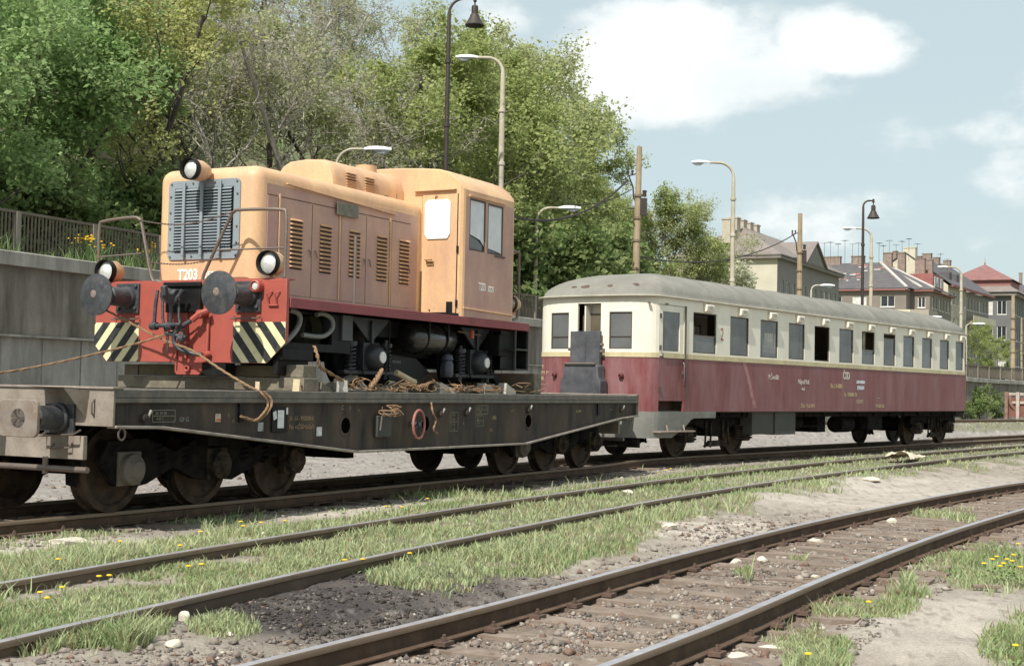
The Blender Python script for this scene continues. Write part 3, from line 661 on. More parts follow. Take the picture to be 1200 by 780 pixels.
# ================================================================== flat wagon
WG = thing('flat_wagon', 'long dark six axle flat wagon with bellied side sills carrying the orange locomotive', 'railway wagon', WO, RZ_W)
def wheelset(par, x, r=.46, m=WHEEL, zc=None):
    zc = r if zc is None else zc
    for s in (-1, 1):
        mb = MB(); prof = [(0, -.10), (.10, -.10), (.10, -.06), (.13, -.05), (r * .62, -.02), (r * .8, -.025), (r * .84, -.06), (r, -.055), (r, .05), (r + .03, .055), (r + .03, .085), (r * .85, .085), (r * .8, .03), (.12, .03), (.12, .1), (0, .1)]
        mb.lathe((x, s * .75, zc), (0, -s, 0), prof, 40); mb.build('wheel', m, par, ang=30)
    MB().cyl((x, -.75, zc), (x, .75, zc), .08, 12).build('axle', BOGBLK, par)
HOLE = mat('hole black', (.003, .003, .003), .95, var=0, spec=0., bump=0, fine=0)
def wagon():
    P = [(0, 1.2), (13.74, 1.2), (13.74, .96), (13.0, .925), (9.15, .56), (4.4, .575), (.7, .94), (0, .955)]
    for s in (-1, 1):
        y = s * 1.44
        web = MB().prism(P, y - .012, y + .012).build('side_sill', WAGON, WG, smooth=False)
        lp = [(0, .955), (.7, .94), (4.4, .575), (9.15, .56), (13.0, .925), (13.74, .96)]
        fl = MB()
        for a, b in zip(lp[:-1], lp[1:]): fl.bar((a[0], s * 1.455, a[1] - .012), (b[0], s * 1.455, b[1] - .012), .13, .03)
        fl.build('sill_flange', WAGLIP, web, bevel=.006)
        cap = MB(); cap.box(0, 13.74, s * 1.44 - .06, s * 1.44 + .07, 1.185, 1.235); cap.box(-.02, 7.6, s * 1.44 - .06, s * 1.44 + .06, 1.237, 1.325); cap.box(7.605, 13.76, s * 1.44 - .06, s * 1.44 + .057, 1.237, 1.32)
        cap.build('deck_edge', WAGEDGE, WG, bevel=.008)
        rb = MB()
        for x in (2.05, 12.0): rb.box(x - .04, x + .04, s * 1.453, s * 1.478, .97, 1.18)
        rb.build('sill_stiffener', BLACK, web)
    d = MB()
    for k in range(68): d.box(.03 + k * .2015, .03 + k * .2015 + .195, -1.37, 1.37, 1.27, 1.31 + .006 * (k * 7 % 3))
    d.build('deck_boards', DECKW, WG, smooth=False)
    c = MB()
    for y in (-.35, .35): c.box(.15, 13.6, y - .06, y + .06, .7, 1.25)
    for x in np.linspace(1, 12.8, 8): c.box(x - .05, x + .05, -1.42, 1.42, .95, 1.25)
    c.build('underframe', BOGBLK, WG, smooth=False)
    for e, sx in ((0, -1), (13.74, 1)):
        h = MB(); h.box(*sorted((e, e + sx * .03)), -1.50, 1.50, .945, 1.32); h.box(*sorted((e - sx * .1, e + sx * .05)), -1.51, 1.51, 1.322, 1.345)
        hs = h.build('headstock', HEADST, WG, bevel=.005)
        pl = MB(); pl.add([(e + sx * .035, -1.18, 1.32), (e + sx * .035, -.55, 1.32), (e + sx * .33, -.60, 1.335), (e + sx * .33, -1.12, 1.335)], [(0, 1, 2, 3)]); pl.add([(e + sx * .035, -1.18, 1.31), (e + sx * .33, -1.12, 1.325), (e + sx * .03, -1.14, 1.02)], [(0, 1, 2)])
        pl.build('folding_step_plate', HEADST, hs, smooth=False)
        lb = MB(); lb.box(*sorted((e - sx * .02, e + sx * .04)), -1.12, 1.12, .60, .84); lb.build('lower_beam', HEADST, WG, bevel=.006)
        pb = MB(); pb.tube([(e + sx * .05, -1.2, .50), (e + sx * .05, 1.2, .50)], .032, 10); pb.tube([(e + sx * .05, -.62, .62), (e + sx * .05, -.62, .44)], .03, 8); pb.tube([(e + sx * .05, .62, .62), (e + sx * .05, .62, .44)], .03, 8)
        pb.build('brake_pipe', STEEL, WG)
        g = MB()
        for s in (-1, 1):
            g.tube([(e + sx * .04, s * 1.08, .9), (e + sx * .14, s * 1.08, .86), (e + sx * .14, s * .62, .83), (e + sx * .04, s * .62, .87)], .011, 6)
            g.tube([(e + sx * .03, s * .98, .78), (e + sx * .09, s * .98, .72), (e + sx * .09, s * .72, .70), (e + sx * .03, s * .72, .76)], .010, 6)
            g.tube([(e + sx * .03, s * 1.25, 1.22), (e + sx * .07, s * 1.25, 1.18), (e + sx * .07, s * 1.25, 1.08), (e + sx * .03, s * 1.25, 1.04)], .010, 6)
        g.build('shunter_grip', STEEL, hs)
        for s in (-1, 1):
            y = s * .80; B = MB(); B.box(*sorted((e + sx * .03, e + sx * .06)), y - .2, y + .2, .86, 1.16)
            B.lathe((e + sx * .05, y, 1.02), (sx, 0, 0), [(.15, 0), (.15, .05), (.125, .06), (.125, .36), (.10, .37), (.10, .56), (0, .56)], 24)
            b = B.build('buffer', BUFG, WG, bevel=.004)
            hd = MB(); w, hh, r = .26, .185, .06; poly = []
            for cx, cz, a in ((w - r, hh - r, 0), (-w + r, hh - r, 90), (-w + r, -hh + r, 180), (w - r, -hh + r, 270)):
                poly += [(cx + r * math.cos(R(a + q)), cz + r * math.sin(R(a + q))) for q in (0, 30, 60, 90)]
            hd.prism([(y + a, 1.02 + b_) for a, b_ in poly], e + sx * .57, e + sx * .61, 'yz'); hd.build('buffer_head', mat('buffer face', (.24, .21, .18), .6, .2, var=.2, scale=4, dirt=RUST, damt=.4, dscale=5, bump=.2), b, bevel=.006)
        hk = MB(); hk.tube([(e, 0, 1.02), (e + sx * .3, 0, 1.02), (e + sx * .36, 0, .93), (e + sx * .28, 0, .87)], [.05, .045, .035, .02], 8); hk.build('draw_hook', BUFG, WG)
    hooks = MB()
    for x, z in ((.10, .93), (13.4, .93)):
        for k in range(12):
            a0, a1 = k / 12 * 6.283, (k + 1) / 12 * 6.283
            hooks.tube([(x + .05 * math.cos(a0), -1.5, z - .06 + .06 * math.sin(a0)), (x + .05 * math.cos(a1), -1.5, z - .06 + .06 * math.sin(a1))], .011, 5)
    hooks.build('lashing_eye', STEEL, WG)
    # side fittings (x, z measured on the near sill)
    Y = -1.453
    for x in (4.17, 6.13, 9.3):
        m = MB(); m.lathe((x, Y + .01, .90), (0, -1, 0), [(.0, -.06), (.10, -.06), (.095, .012), (.115, .022), (.14, .016), (.145, 0)], 28)
        h = m.build('lightening_hole', WAGON, WG); mm = MB(); mm.cyl((x, Y - .002, .90), (x, Y - .006, .90), .098, 28); mm.build('hole_recess', HOLE, h)  # black disc on the sill stands in for the shade inside the hole
    m = MB(); ring = [(5.72 + .145 * math.cos(a), -1.60, .90 + .19 * math.sin(a)) for a in np.linspace(0, 2 * math.pi, 33)]
    m.tube(ring, .018, 8, cap=False)
    hw = m.build('handbrake_wheel', mat('wheel paint', (.36, .13, .10), .6, var=.2, dirt=(.2, .1, .07), damt=.3, dscale=9), WG)
    m = MB(); m.cyl((5.72, -1.44, .90), (5.72, -1.62, .90), .035, 10)
    for k in range(4):
        a = k * math.pi / 2 + .4; m.tube([(5.72, -1.6, .90), (5.72 + .14 * math.cos(a), -1.6, .90 + .185 * math.sin(a))], .010, 6)
    m.build('wheel_spoke', BUFG, hw)
    m = MB(); m.box(4.82, 5.16, -1.52, -1.455, .74, 1.02); b = m.build('brake_lever_box', mat('box green grey', (.05, .052, .045), .7, var=.2), WG, bevel=.01)
    m = MB(); m.tube([(4.85, -1.54, .83), (4.87, -1.55, 1.035), (5.26, -1.55, 1.045)], .012, 6); m.build('lever', STEEL, b)
    m = MB(); m.box(2.62, 2.93, -1.475, -1.455, .845, 1.135); f = m.build('label_holder', BLACK, WG, bevel=.008)
    pc = mat('paper label', (.72, .72, .70), .8, var=.08, scale=14, dirt=(.35, .35, .36), damt=.25, dscale=26)
    m = MB(); m.box(2.72, 2.84, -1.482, -1.4765, .89, 1.10); m.build('paper_label', pc, f)
    m = MB(); m.obox((2.665, -1.48, 1.04), (.03, 0, .012), (0, .002, 0), (-.01, 0, .045)); m.obox((2.90, -1.480, 1.09), (.016, 0, 0), (0, .002, 0), (0, 0, .04)); m.build('label_scrap', pc, f)
    for x, z, s, c in ((3.60, .835, .055, (.62, .63, .63)), (2.43, .91, .05, (.33, .34, .34)), (1.66, 1.02, .045, (.55, .42, .35))):
        m = MB(); m.box(x - s, x + s, -1.4565, -1.4535, z - s, z + s); m.build('square_sticker', mat('sticker %d' % (x * 10), c, .7, var=.3, scale=25), WG)
    m = MB(); m.box(1.63, 1.70, -1.459, -1.457, .985, 1.01); m.build('sticker_stripe', mat('orange sticker', (.55, .17, .06), .7), WG)
    for x, z in ((.5, 1.06), (6.55, 1.06), (7.3, 1.07), (9.3, 1.10), (13.05, 1.09)):
        m = MB(); m.tube([(x - .02, Y - .02, z - .06), (x + .025, Y - .05, z + .05)], .018, 7); m.build('door_peg', mat('peg worn', (.35, .33, .30), .7, var=.2), WG)
        m = MB(); m.lathe((x - .05, Y, z - .03), (0, -1, 0), [(.045, 0), (.045, .05), (.02, .06), (0, .06)], 12); m.build('peg_socket', WAGON, WG)
    T = lambda s, x, z, sz, m=LETO, sx=1.: text(s, sz, WG, (x, -1.4545, z), SIDE, m, sx=sx)
    T('31 - 51 - 9920000-0', 2.98, .975, .075, LETB, .82); T('Pao  v.(ČSD•SoDp7)', 2.98, .875, .075, LETB, .82)
    T('20 30 50', .64, 1.06, .05, LETO); T('A B C', .66, 1.005, .045, LETO); T('GF G', 1.02, .985, .07, mat('grey lettering', (.26, .27, .26), .8)); T('5', 1.83, 1.03, .06); T('13', 1.9, .96, .05)
    T('V', 4.45, 1.07, .055, LETB); T('2', 4.25, 1.1, .06, mat('grey lettering', (.26, .27, .26), .8)); T('C', 4.07, 1.1, .08, mat('grey lettering', (.26, .27, .26), .8))
    for r_, z in enumerate((1.0, .93, .86, .79)): T('1 3 0', 6.86, z, .05)
    T('0 5 10', 7.62, 1.09, .06); T('15 20', 7.62, 1.03, .06); T('SL', 7.62, .93, .06); T('3 5', 7.62, .87, .06); T('(45)', 8.1, .94, .075, LETY); T('ČSD', 8.02, .76, .05, LETB); T('K.', 7.2, .87, .05); T('RIV 51', 8.7, 1.05, .05, LETB); T('5-12 400', 11.1, 1.03, .055, LETY); T('376', 12.55, 1.05, .05)
    fr = MB()
    for (x0, x1, z0, z1) in ((.6, .95, .985, 1.11), (7.58, 7.95, 1.02, 1.15), (7.58, 7.82, .84, 1.0), (6.82, 7.05, .78, 1.05)):
        for z in (z0, (z0 + z1) / 2, z1): fr.box(x0, x1, -1.4555, -1.4535, z - .003, z + .003)
        for x in (x0, x1): fr.box(x - .003, x + .003, -1.4560, -1.4530, z0, z1)
    fr.build('lettering_frame', LETO, WG, smooth=False)
    # bogies
    for x0 in (.72, 9.85):
        bg_ = thing('bogie', '', ''); del bg_['label'], bg_['category']; bg_.parent = WG
        for k in range(3): wheelset(bg_, x0 + 1.45 * k)
        for s in (-1, 1):
            poly = [(x0 - .42, .56), (x0 - .30, .78), (x0 + .3, .80), (x0 + .75, .64), (x0 + 1.15, .80), (x0 + 1.75, .80), (x0 + 2.15, .64), (x0 + 2.6, .80), (x0 + 3.1, .78), (x0 + 3.2, .54), (x0 + 3.1, .30), (x0 + 2.98, .30), (x0 + 2.72, .52), (x0 + 2.3, .52), (x0 + 2.18, .42), (x0 + 1.75, .28), (x0 + 1.6, .30), (x0 + 1.3, .30), (x0 + 1.1, .32), (x0 + .72, .46), (x0 + .3, .30), (x0 + .15, .28), (x0 - .18, .30)]
            MB().prism(poly, s * .93, s * 1.03).build('bogie_side_frame', BOGBLK, bg_, bevel=.01)
            for k in range(3):
                x = x0 + 1.45 * k
                a = MB(); a.box(x - .17, x + .17, s * 1.06, s * .95, .30, .66); a.lathe((x, s * 1.04, .47), (0, s, 0), [(.17, 0), (.165, .09), (.12, .11), (.09, .15), (.05, .16), (0, .16)], 20)
                for q in range(4): a.cyl((x + .1 * math.cos(q * 1.57 + .78), s * 1.14, .47 + .1 * math.sin(q * 1.57 + .78)), (x + .1 * math.cos(q * 1.57 + .78), s * 1.17, .47 + .1 * math.sin(q * 1.57 + .78)), .018, 6)
                a.build('axle_box', BOGIE if k else mat('axle box pale', (.15, .13, .105), .8, var=.3, scale=8, dirt=(.06, .05, .04), damt=.4, dscale=8, bump=.4), bg_, bevel=.008)
            sp = MB()
            for k in (0, 1):
                for x in (x0 + .52 + 1.45 * k, x0 + .92 + 1.45 * k):
                    pts = [(x + .07 * math.cos(t), s * .98, .50 + .22 * t / 25) if False else (x + .07 * math.cos(t), s * .98 + .07 * math.sin(t), .46 + .24 * t / 25.1) for t in np.linspace(0, 25.1, 60)]
                    sp.tube(pts, .018, 6)
            sp.build('spring', BOGBLK, bg_)
        for k in range(3):
            for dx in (-1, 1):
                br = MB(); br.prism([(x0 + 1.45 * k + dx * (.49 + .0), .30), (x0 + 1.45 * k + dx * .56, .32), (x0 + 1.45 * k + dx * .58, .62), (x0 + 1.45 * k + dx * .50, .60)], -.80, -.70); br.prism([(x0 + 1.45 * k + dx * .49, .30), (x0 + 1.45 * k + dx * .56, .32), (x0 + 1.45 * k + dx * .58, .62), (x0 + 1.45 * k + dx * .50, .60)], .70, .80)
                br.build('brake_shoe', BOGBLK, bg_)
        b = MB(); b.box(x0 - .35, x0 + 3.25, -.55, .55, .62, .84); b.box(x0 + 1.1, x0 + 1.8, -1.2, 1.2, .7, .9); b.build('bogie_bolster', BOGBLK, bg_)
    b = MB(); b.cyl((6.2, .2, .62), (7.5, .2, .62), .2, 20); b.box(8.3, 9.3, -.9, -.3, .38, .62); b.tube([(5, -.4, .62), (9.6, -.4, .58)], .03, 6); b.box(5.9, 6.1, -.3, .6, .38, .7); b.build('brake_gear', BOGBLK, WG)
wagon()
# ================================================================== timbers, wedges and ropes on the wagon (wagon coordinates)
MW = Matrix.Translation(WO) @ Matrix.Rotation(RZ_W, 4, 'Z')
def wthing(mb, name, m, lab, cat, group=None, **k):
    o = mb.build(name, m, None, **k); o.location = WO; o.rotation_euler = (0, 0, RZ_W); o['label'] = lab; o['category'] = cat
    if group: o['group'] = group
    return o
GT = 'timber packing under the locomotive'
def recenter(o):
    c = sum((Vector(v.co) for v in o.data.vertices), Vector()) / len(o.data.vertices); o.data.transform(Matrix.Translation(-c)); o.location = MW @ c
def timber(x0, x1, y0, y1, z0, z1, lab, m=WOOD, bev=.008): o = wthing(MB().box(x0, x1, y0, y1, z0, z1), 'timber_beam', m, lab, 'timber', GT, bevel=bev); recenter(o)
timber(3.30, 3.62, -1.42, 1.55, 1.325, 1.485, 'long grey timber beam lying flat on the deck across the wagon front')
timber(3.36, 3.60, -1.00, 1.25, 1.49, 1.635, 'olive brown timber beam stacked second under the red buffer beam', mat('olive timber', (.15, .125, .07), .85, var=.25, scale=4, bump=.5))
timber(3.34, 3.62, -1.38, -1.03, 1.49, 1.645, 'short grey timber block at the near end of the stack')
timber(3.36, 3.62, 1.27, 1.50, 1.49, 1.63, 'short grey timber block at the far end of the stack')
timber(9.9, 10.15, -1.25, 1.2, 1.325, 1.66, 'thick upright timber baulk behind the locomotive cab steps')
def wedge(x, y, l, h, lab, m=FRESH, wd=.12, rz=0.):
    o = wthing(MB().prism([(-l / 2, 0), (l / 2, 0), (l / 2 - .01, h * .25), (-l / 2 + .02, h)], -wd / 2, wd / 2), 'timber_wedge', m, lab, 'wedge', 'wedges nailed to the deck', bevel=.003); o.location = MW @ Vector((x, y, 1.322)); o.rotation_euler = (0, 0, RZ_W + rz)
wedge(3.02, -.95, .34, .11, 'pale wooden wedge leaning on the long timber below the rope', rz=.6, wd=.05)
wedge(3.25, -1.36, .06, .15, 'narrow upright pale wedge at the near end of the long timber', WHITE if False else FRESH, wd=.10)
rg = random.Random(11); PALEW = mat('whitewashed wood', (.5, .48, .43), .85, var=.2, scale=5, dirt=(.25, .21, .16), damt=.4, dscale=9, bump=.4)
for i, (x, y, l, h, rz, m) in enumerate(((4.0, -1.2, .3, .12, .1, WOOD), (4.55, -1.1, .35, .17, .5, FRESH), (5.3, -1.25, .4, .1, -.2, WOOD), (6.2, -1.0, .25, .14, .2, FRESH), (7.1, -1.2, .35, .16, -.3, PALEW), (7.7, -1.15, .3, .13, .2, WOOD), (8.4, -1.2, .5, .16, .05, PALEW), (8.95, -1.25, .35, .17, .0, PALEW), (4.3, -1.25, .22, .15, 1.2, PALEW))):
    wedge(x, y, l, h, ['grey wedge just behind the front timber stack', 'tan wedge leaning near the first axle spring', 'flat grey wedge below the first axle box', 'small tan wedge under the air tank', 'whitish wedge right of the air tank', 'grey wedge below the second axle box', 'long white block near the right end of the rope tangle', 'white block at the far right by the cab steps', 'white painted wedge behind the grey wedge'][i], m, rz=rz, wd=.14)
for i, (a, b, lab) in enumerate((((4.1, -1.15, 1.36), (5.0, -1.0, 1.52), 'slanting grey board between the first spring and the deck'), ((5.4, -1.2, 1.36), (6.5, -1.0, 1.5), 'long grey board slanting up under the air tank'), ((7.6, -1.2, 1.36), (8.6, -1.15, 1.45), 'grey board lying below the second axle'), ((5.9, -1.1, 1.6), (6.25, -1.2, 1.46), 'round pale log stub sticking out below the tank'))):
    mb = MB()
    if i == 3: mb.cyl(a, b, .045, 12)
    else: mb.bar(a, b, .14, .05)
    recenter(wthing(mb, 'timber_board', WOOD if i < 3 else FRESH, lab, 'timber', GT, bevel=.004))
def strand(pts, r, n=3, seed=1, tw=7.):
    mb = MB(); P = catmull([tuple(p) for p in pts], 8) if False else None
    P = np.array(pts, float); d = np.r_[0, np.cumsum(np.linalg.norm(np.diff(P, axis=0), axis=1))]
    Q = []
    pp = [2 * P[0] - P[1]] + list(P) + [2 * P[-1] - P[-2]]
    for i in range(1, len(pp) - 2):
        for k in range(8):
            t = k / 8; a, b, c, e = pp[i - 1:i + 3]; Q.append(.5 * ((2 * b) + (c - a) * t + (2 * a - 5 * b + 4 * c - e) * t * t + (3 * b - a - 3 * c + e) * t ** 3))
    Q.append(pp[-2]); Q = np.array(Q); rgn = np.random.default_rng(seed)
    for s in range(n):
        ph = s / n * 6.283; a = np.linspace(0, tw * 6.283, len(Q)) + ph; o = np.stack([np.zeros(len(Q)), np.cos(a), np.sin(a)], 1) * r * 1.1
        mb.tube([tuple(q + w) for q, w in zip(Q, o)], r, 6)
    return mb
def rope(pts, r, lab, n=3, seed=1, tw=7., cat='rope'):
    recenter(wthing(strand(pts, r, n, seed, tw), 'lashing_rope', ROPE, lab, cat, 'wires and ropes lashing the locomotive'))
# front ropes: wagon coordinates, beam face at x=3.1, loco centre y=.25
rope([(2.72, 1.40, 2.36), (2.85, .95, 2.14), (2.9, .45, 1.93), (2.85, -.05, 1.80), (2.7, -.65, 1.56), (2.5, -1.2, 1.38), (2.35, -1.5, 1.31), (2.42, -1.56, 1.17), (2.28, -1.56, 1.03), (2.20, -1.53, .98)], .008, 'thick rope slanting down right across the red buffer beam to the wagon side', 3, 2, 12)
rope([(3.0, .05, 2.22), (2.9, .45, 1.99), (2.2, .85, 1.74), (1.2, 1.2, 1.5), (.1, 1.45, 1.36)], .008, 'rope slanting down left from the locomotive coupling to the wagon headstock', 3, 3, 9)
rope([(2.40, -1.50, 1.32), (2.47, -1.57, 1.22), (2.42, -1.57, 1.10), (2.25, -1.54, .99), (1.98, -1.52, 1.035)], .009, 'loose rope tail hanging beside the thick rope on the wagon side', 3, 4, 4)
rope([(3.5, -1.42, 1.88), (3.46, -1.5, 1.75), (3.55, -1.48, 1.62), (3.8, -1.4, 1.58), (4.25, -1.32, 1.47), (4.6, -1.3, 1.37)], .013, 'brown wire lashing running from the frame plate down to the deck', 2, 5, 5)
def tangle(xa, xb, y, z, n, seed, lab):
    rg = random.Random(seed); mb = MB()
    for k in range(n):
        x = rg.uniform(xa, xb); pts = []; h = rg.uniform(.04, .22)
        for q in range(7): pts.append((x + (q - 3) * (xb - xa) * rg.uniform(.06, .13), y + rg.uniform(-.12, .10), z + .012 + h * abs(math.sin(q * .5 + k)) * rg.uniform(.5, 1)))
        mb.tube([tuple(p) for p in catmull3(pts)], rg.uniform(.004, .009), 5)
    recenter(wthing(mb, 'wire_tangle', ROPE, lab, 'lashing wire', 'wires and ropes lashing the locomotive'))
def catmull3(pts):
    P = [np.array(p) for p in pts]; P = [2 * P[0] - P[1]] + P + [2 * P[-1] - P[-2]]; o = []
    for i in range(1, len(P) - 2):
        for k in range(4):
            t = k / 4; a, b, c, d = P[i - 1:i + 3]; o.append(.5 * ((2 * b) + (c - a) * t + (2 * a - 5 * b + 4 * c - d) * t * t + (3 * b - a - 3 * c + d) * t ** 3))
    return o + [P[-2]]
tangle(4.6, 5.4, -1.3, 1.33, 8, 1, 'brown wire tangle below the first axle box'); tangle(5.6, 6.6, -1.32, 1.33, 12, 2, 'wide brown wire tangle on the deck edge under the air tank')
tangle(7.0, 7.6, -1.3, 1.33, 7, 3, 'brown wire tangle before the second axle spring'); tangle(7.9, 9.6, -1.3, 1.33, 9, 4, 'loose brown wires by the white blocks at the cab end')
tangle(4.86, 5.2, -1.56, .99, 5, 5, 'wisps of brown wire caught on the brake lever box')
rope([(5.25, -1.28, 1.62), (5.1, -1.3, 1.5), (4.9, -1.32, 1.36)], .02, 'short thick rope loop left of the wire tangle', 3, 6, 2)
rope([(6.2, -1.50, 1.2), (6.15, -1.56, 1.06), (6.24, -1.56, .95), (6.2, -1.55, .82), (6.32, -1.55, .76)], .008, 'thin wire dangling beside the handbrake wheel', 2, 7, 3)
# ================================================================== diesel locomotive
LC = thing('diesel_locomotive', 'orange diesel shunting locomotive with striped red buffer beam standing on the flat wagon', 'locomotive', (LO.x, LO.y, 1.33), RZ_W)
LC.location = (LO.x, LO.y, 0)
def bevbox(x0, x1, y0, y1, z0, z1, sel, r, seg=6):
    bm = bmesh.new(); bmesh.ops.create_cube(bm, size=1)
    for v in bm.verts: v.co = Vector((x0 if v.co.x < 0 else x1, y0 if v.co.y < 0 else y1, z0 if v.co.z < 0 else z1))
    e = [e for e in bm.edges if sel((e.verts[0].co + e.verts[1].co) / 2)]
    bmesh.ops.bevel(bm, geom=e, offset=r, segments=seg, profile=.5, affect='EDGES'); mb = MB()
    bm.verts.index_update(); mb.add([v.co.copy() for v in bm.verts], [[v.index for v in f.verts] for f in bm.faces]); bm.free(); return mb
def loco():
    HX0, HX1, HW, ZB, ZT = .30, 4.3, .82, 2.45, 4.17
    hood = bevbox(HX0, HX1, -HW, HW, ZB, ZT, lambda c: not (abs(c.z - ZB) < 1e-4) and (abs(c.x - HX0) < 1e-4 or (abs(c.z - ZT) < 1e-4 and abs(c.x - HX1) > 1e-4)), .17).build('engine_hood', ORANGE, LC, ang=25)
    MB().box(.48, 4.16, -HW - .003, -HW, 2.47, 3.95).build('side_panel', FADED_SHADE, LC)  # thin sheet carrying the faded and shaded tone of the hood side
    # radiator grille
    fx = HX0
    y0, y1, z0, z1 = -.56, .60, 2.98, 4.00
    def rr(y0, y1, z0, z1, r): 
        o = []
        for cy, cz, a in ((y1 - r, z1 - r, 0), (y0 + r, z1 - r, 90), (y0 + r, z0 + r, 180), (y1 - r, z0 + r, 270)): o += [(cy + r * math.cos(R(a + q)), cz + r * math.sin(R(a + q))) for q in (0, 22.5, 45, 67.5, 90)]
        return o
    g = MB(); o_, i_ = rr(y0, y1, z0, z1, .07), rr(y0 + .10, y1 - .10, z0 + .10, z1 - .10, .015)
    n = len(o_)
    for xx, flip in ((fx - .018, 0),):
        g.add([(xx, a, b) for a, b in o_] + [(xx, a, b) for a, b in i_], [(k, (k + 1) % n, n + (k + 1) % n, n + k) for k in range(n)])
    g.add([(fx - .018, a, b) for a, b in o_] + [(fx + .01, a, b) for a, b in o_], [(k, (k + 1) % n, n + (k + 1) % n, n + k) for k in range(n)])
    g.add([(fx - .018, a, b) for a, b in i_] + [(fx + .01, a, b) for a, b in i_], [(k, (k + 1) % n, n + (k + 1) % n, n + k) for k in range(n)])
    grille = g.build('radiator_grille', BLUEGREY, LC, ang=30)
    bk = MB(); bk.box(fx - .012, fx - .003, y0 + .09, y1 - .09, z0 + .09, z1 - .09); bk.build('radiator_core', BLACK, grille)
    s = MB()
    for k in range(21):
        z = z0 + .12 + k * .0385
        s.add([(fx - .045, y0 + .12, z + .002), (fx - .045, y1 - .12, z + .002), (fx - .014, y1 - .12, z + .024), (fx - .014, y0 + .12, z + .024)], [(0, 1, 2, 3)]); s.add([(fx - .045, y0 + .12, z - .006), (fx - .045, y1 - .12, z - .006), (fx - .045, y1 - .12, z + .002), (fx - .045, y0 + .12, z + .002)], [(0, 1, 2, 3)])
    s.build('grille_slats', BLUEGREY, grille, smooth=False)
    for y in (y0 + .29, (y0 + y1) / 2, y1 - .29):
        MB().box(fx - .075, fx - .046, y - .022, y + .022, z0 + .04, z1 - .03).build('grille_bar', BLUEGREY, grille, bevel=.006)
    b = MB()
    for y in np.linspace(y0 + .05, y1 - .05, 4):
        for z in (z0 + .04, z1 - .04): b.cyl((fx - .02, y, z), (fx - .03, y, z), .013, 6)
    for z in np.linspace(z0 + .2, z1 - .2, 4):
        for y in (y0 + .04, y1 - .04): b.cyl((fx - .02, y, z), (fx - .03, y, z), .013, 6)
    b.build('grille_bolt', GRIM, grille)
    # headlamps
    def lamp(c, r, L, par, foot=True):
        x, y, z = c; m = MB(); m.lathe((x, y, z), (1, 0, 0), [(r * .86, .05), (r * 1.0, .05), (r, L * .55), (r * .75, L * .85), (r * .3, L), (0, L)], 28, 0)
        if foot: m.box(x + L * .3, x + L * .7, y - .03, y + .03, z - r - .05, z - r * .8)
        h = m.build('headlamp', ORANGE, par)
        m = MB(); m.lathe((x, y, z), (1, 0, 0), [(r * 1.03, -.03), (r * .98, .0), (r * .92, .05), (r * .9, .10)], 28); m.lathe((x, y, z), (1, 0, 0), [(r * 1.03, -.03), (r * 1.06, -.01), (r * 1.05, .06), (r * 1.0, .07)], 28); m.build('lamp_rim', BLACK, h)
        m = MB(); m.lathe((x, y, z), (1, 0, 0), [(0, -.005), (r * .5, .005), (r * .86, .035), (r * .9, .12)], 24); m.build('lamp_lens', LENS, h)
    lamp((-.06, -.02, 4.09), .132, .37, LC, False)
    lamp((-.02, 1.38, 2.83), .145, .30, LC); lamp((-.02, -1.24, 2.88), .145, .30, LC)
    # buffer beam
    pol = [(-1.53, 2.68), (1.53, 2.68), (1.53, 1.86), (1.33, 1.655), (-1.22, 1.655), (-1.53, 1.93)]
    beam = MB().prism(pol, 0, .06, 'yz').build('buffer_beam', RED, LC, bevel=.006)
    MB().box(.02, .28, -1.45, 1.45, 2.683, 2.695).build('beam_platform', RED, LC)
    # stripes
    for sgn, ya, yb in ((1, .78, 1.53), (-1, -1.53, -.74)):
        ztop, zbot = 2.16, 1.66
        def clip(poly):
            def cut(P, f):
                o = []
                for i in range(len(P)):
                    a, b = P[i], P[(i + 1) % len(P)]; fa, fb = f(a), f(b)
                    if fa >= 0: o.append(a)
                    if (fa < 0) != (fb < 0): t = fa / (fa - fb); o.append((a[0] + t * (b[0] - a[0]), a[1] + t * (b[1] - a[1])))
                return o
            for f in (lambda p: p[0] - ya, lambda p: yb - p[0], lambda p: p[1] - zbot, lambda p: ztop - p[1], (lambda p: (p[1] - zbot) - (p[0] - (yb - .22)) * 1.0) if sgn > 0 else (lambda p: (p[1] - zbot) - ((ya + .27) - p[0]) * .9)):
                if len(poly) < 3: return []
                poly = cut(poly, f)
            return poly
        panel = MB().prism(clip([(ya, zbot), (yb, zbot), (yb, ztop), (ya, ztop)]), -.008, -.002, 'yz').build('warning_panel', YEL, LC, smooth=False)
        st = MB(); w = .125
        for k in range(-6, 12):
            a = ya + k * w * 2 - .1; sl = sgn * .42
            p = clip([(a, zbot), (a + w, zbot), (a + w + sl * -1, ztop), (a + sl * -1, ztop)])
            if len(p) > 2: st.prism(p, -.0125, -.0085, 'yz')
        st.build('black_stripes', BLACK2, panel, smooth=False)
    # buffers
    for y in (-.97, .97):
        m = MB(); m.box(-.03, 0, y - .19, y + .19, 2.28, 2.66)
        m.lathe((-.03, y, 2.48), (-1, 0, 0), [(.145, 0), (.14, .04), (.125, .06), (.12, .34), (.10, .35), (.095, .53), (0, .53)], 28)
        for a in (-.14, .14):
            for zz in (-.14, .14): m.cyl((-.03, y + a, 2.48 + zz), (-.055, y + a, 2.48 + zz), .024, 6)
        b = m.build('buffer', BUFG, LC, bevel=.004)
        m = MB(); m.lathe((-.56, y, 2.48), (-1, 0, 0), [(0, 0), (.24, 0), (.262, .01), (.262, .03), (.18, .047), (0, .055)], 40); m.build('buffer_head', BUFG, b)
        m = MB(); m.lathe((-.6155, y + .02, 2.49), (-1, 0, 0), [(.05, -.003), (.035, .001), (0, .001)], 9); m.build('worn_spot', mat('worn spot', (.20, .15, .125), .8, var=.4, scale=40), b)
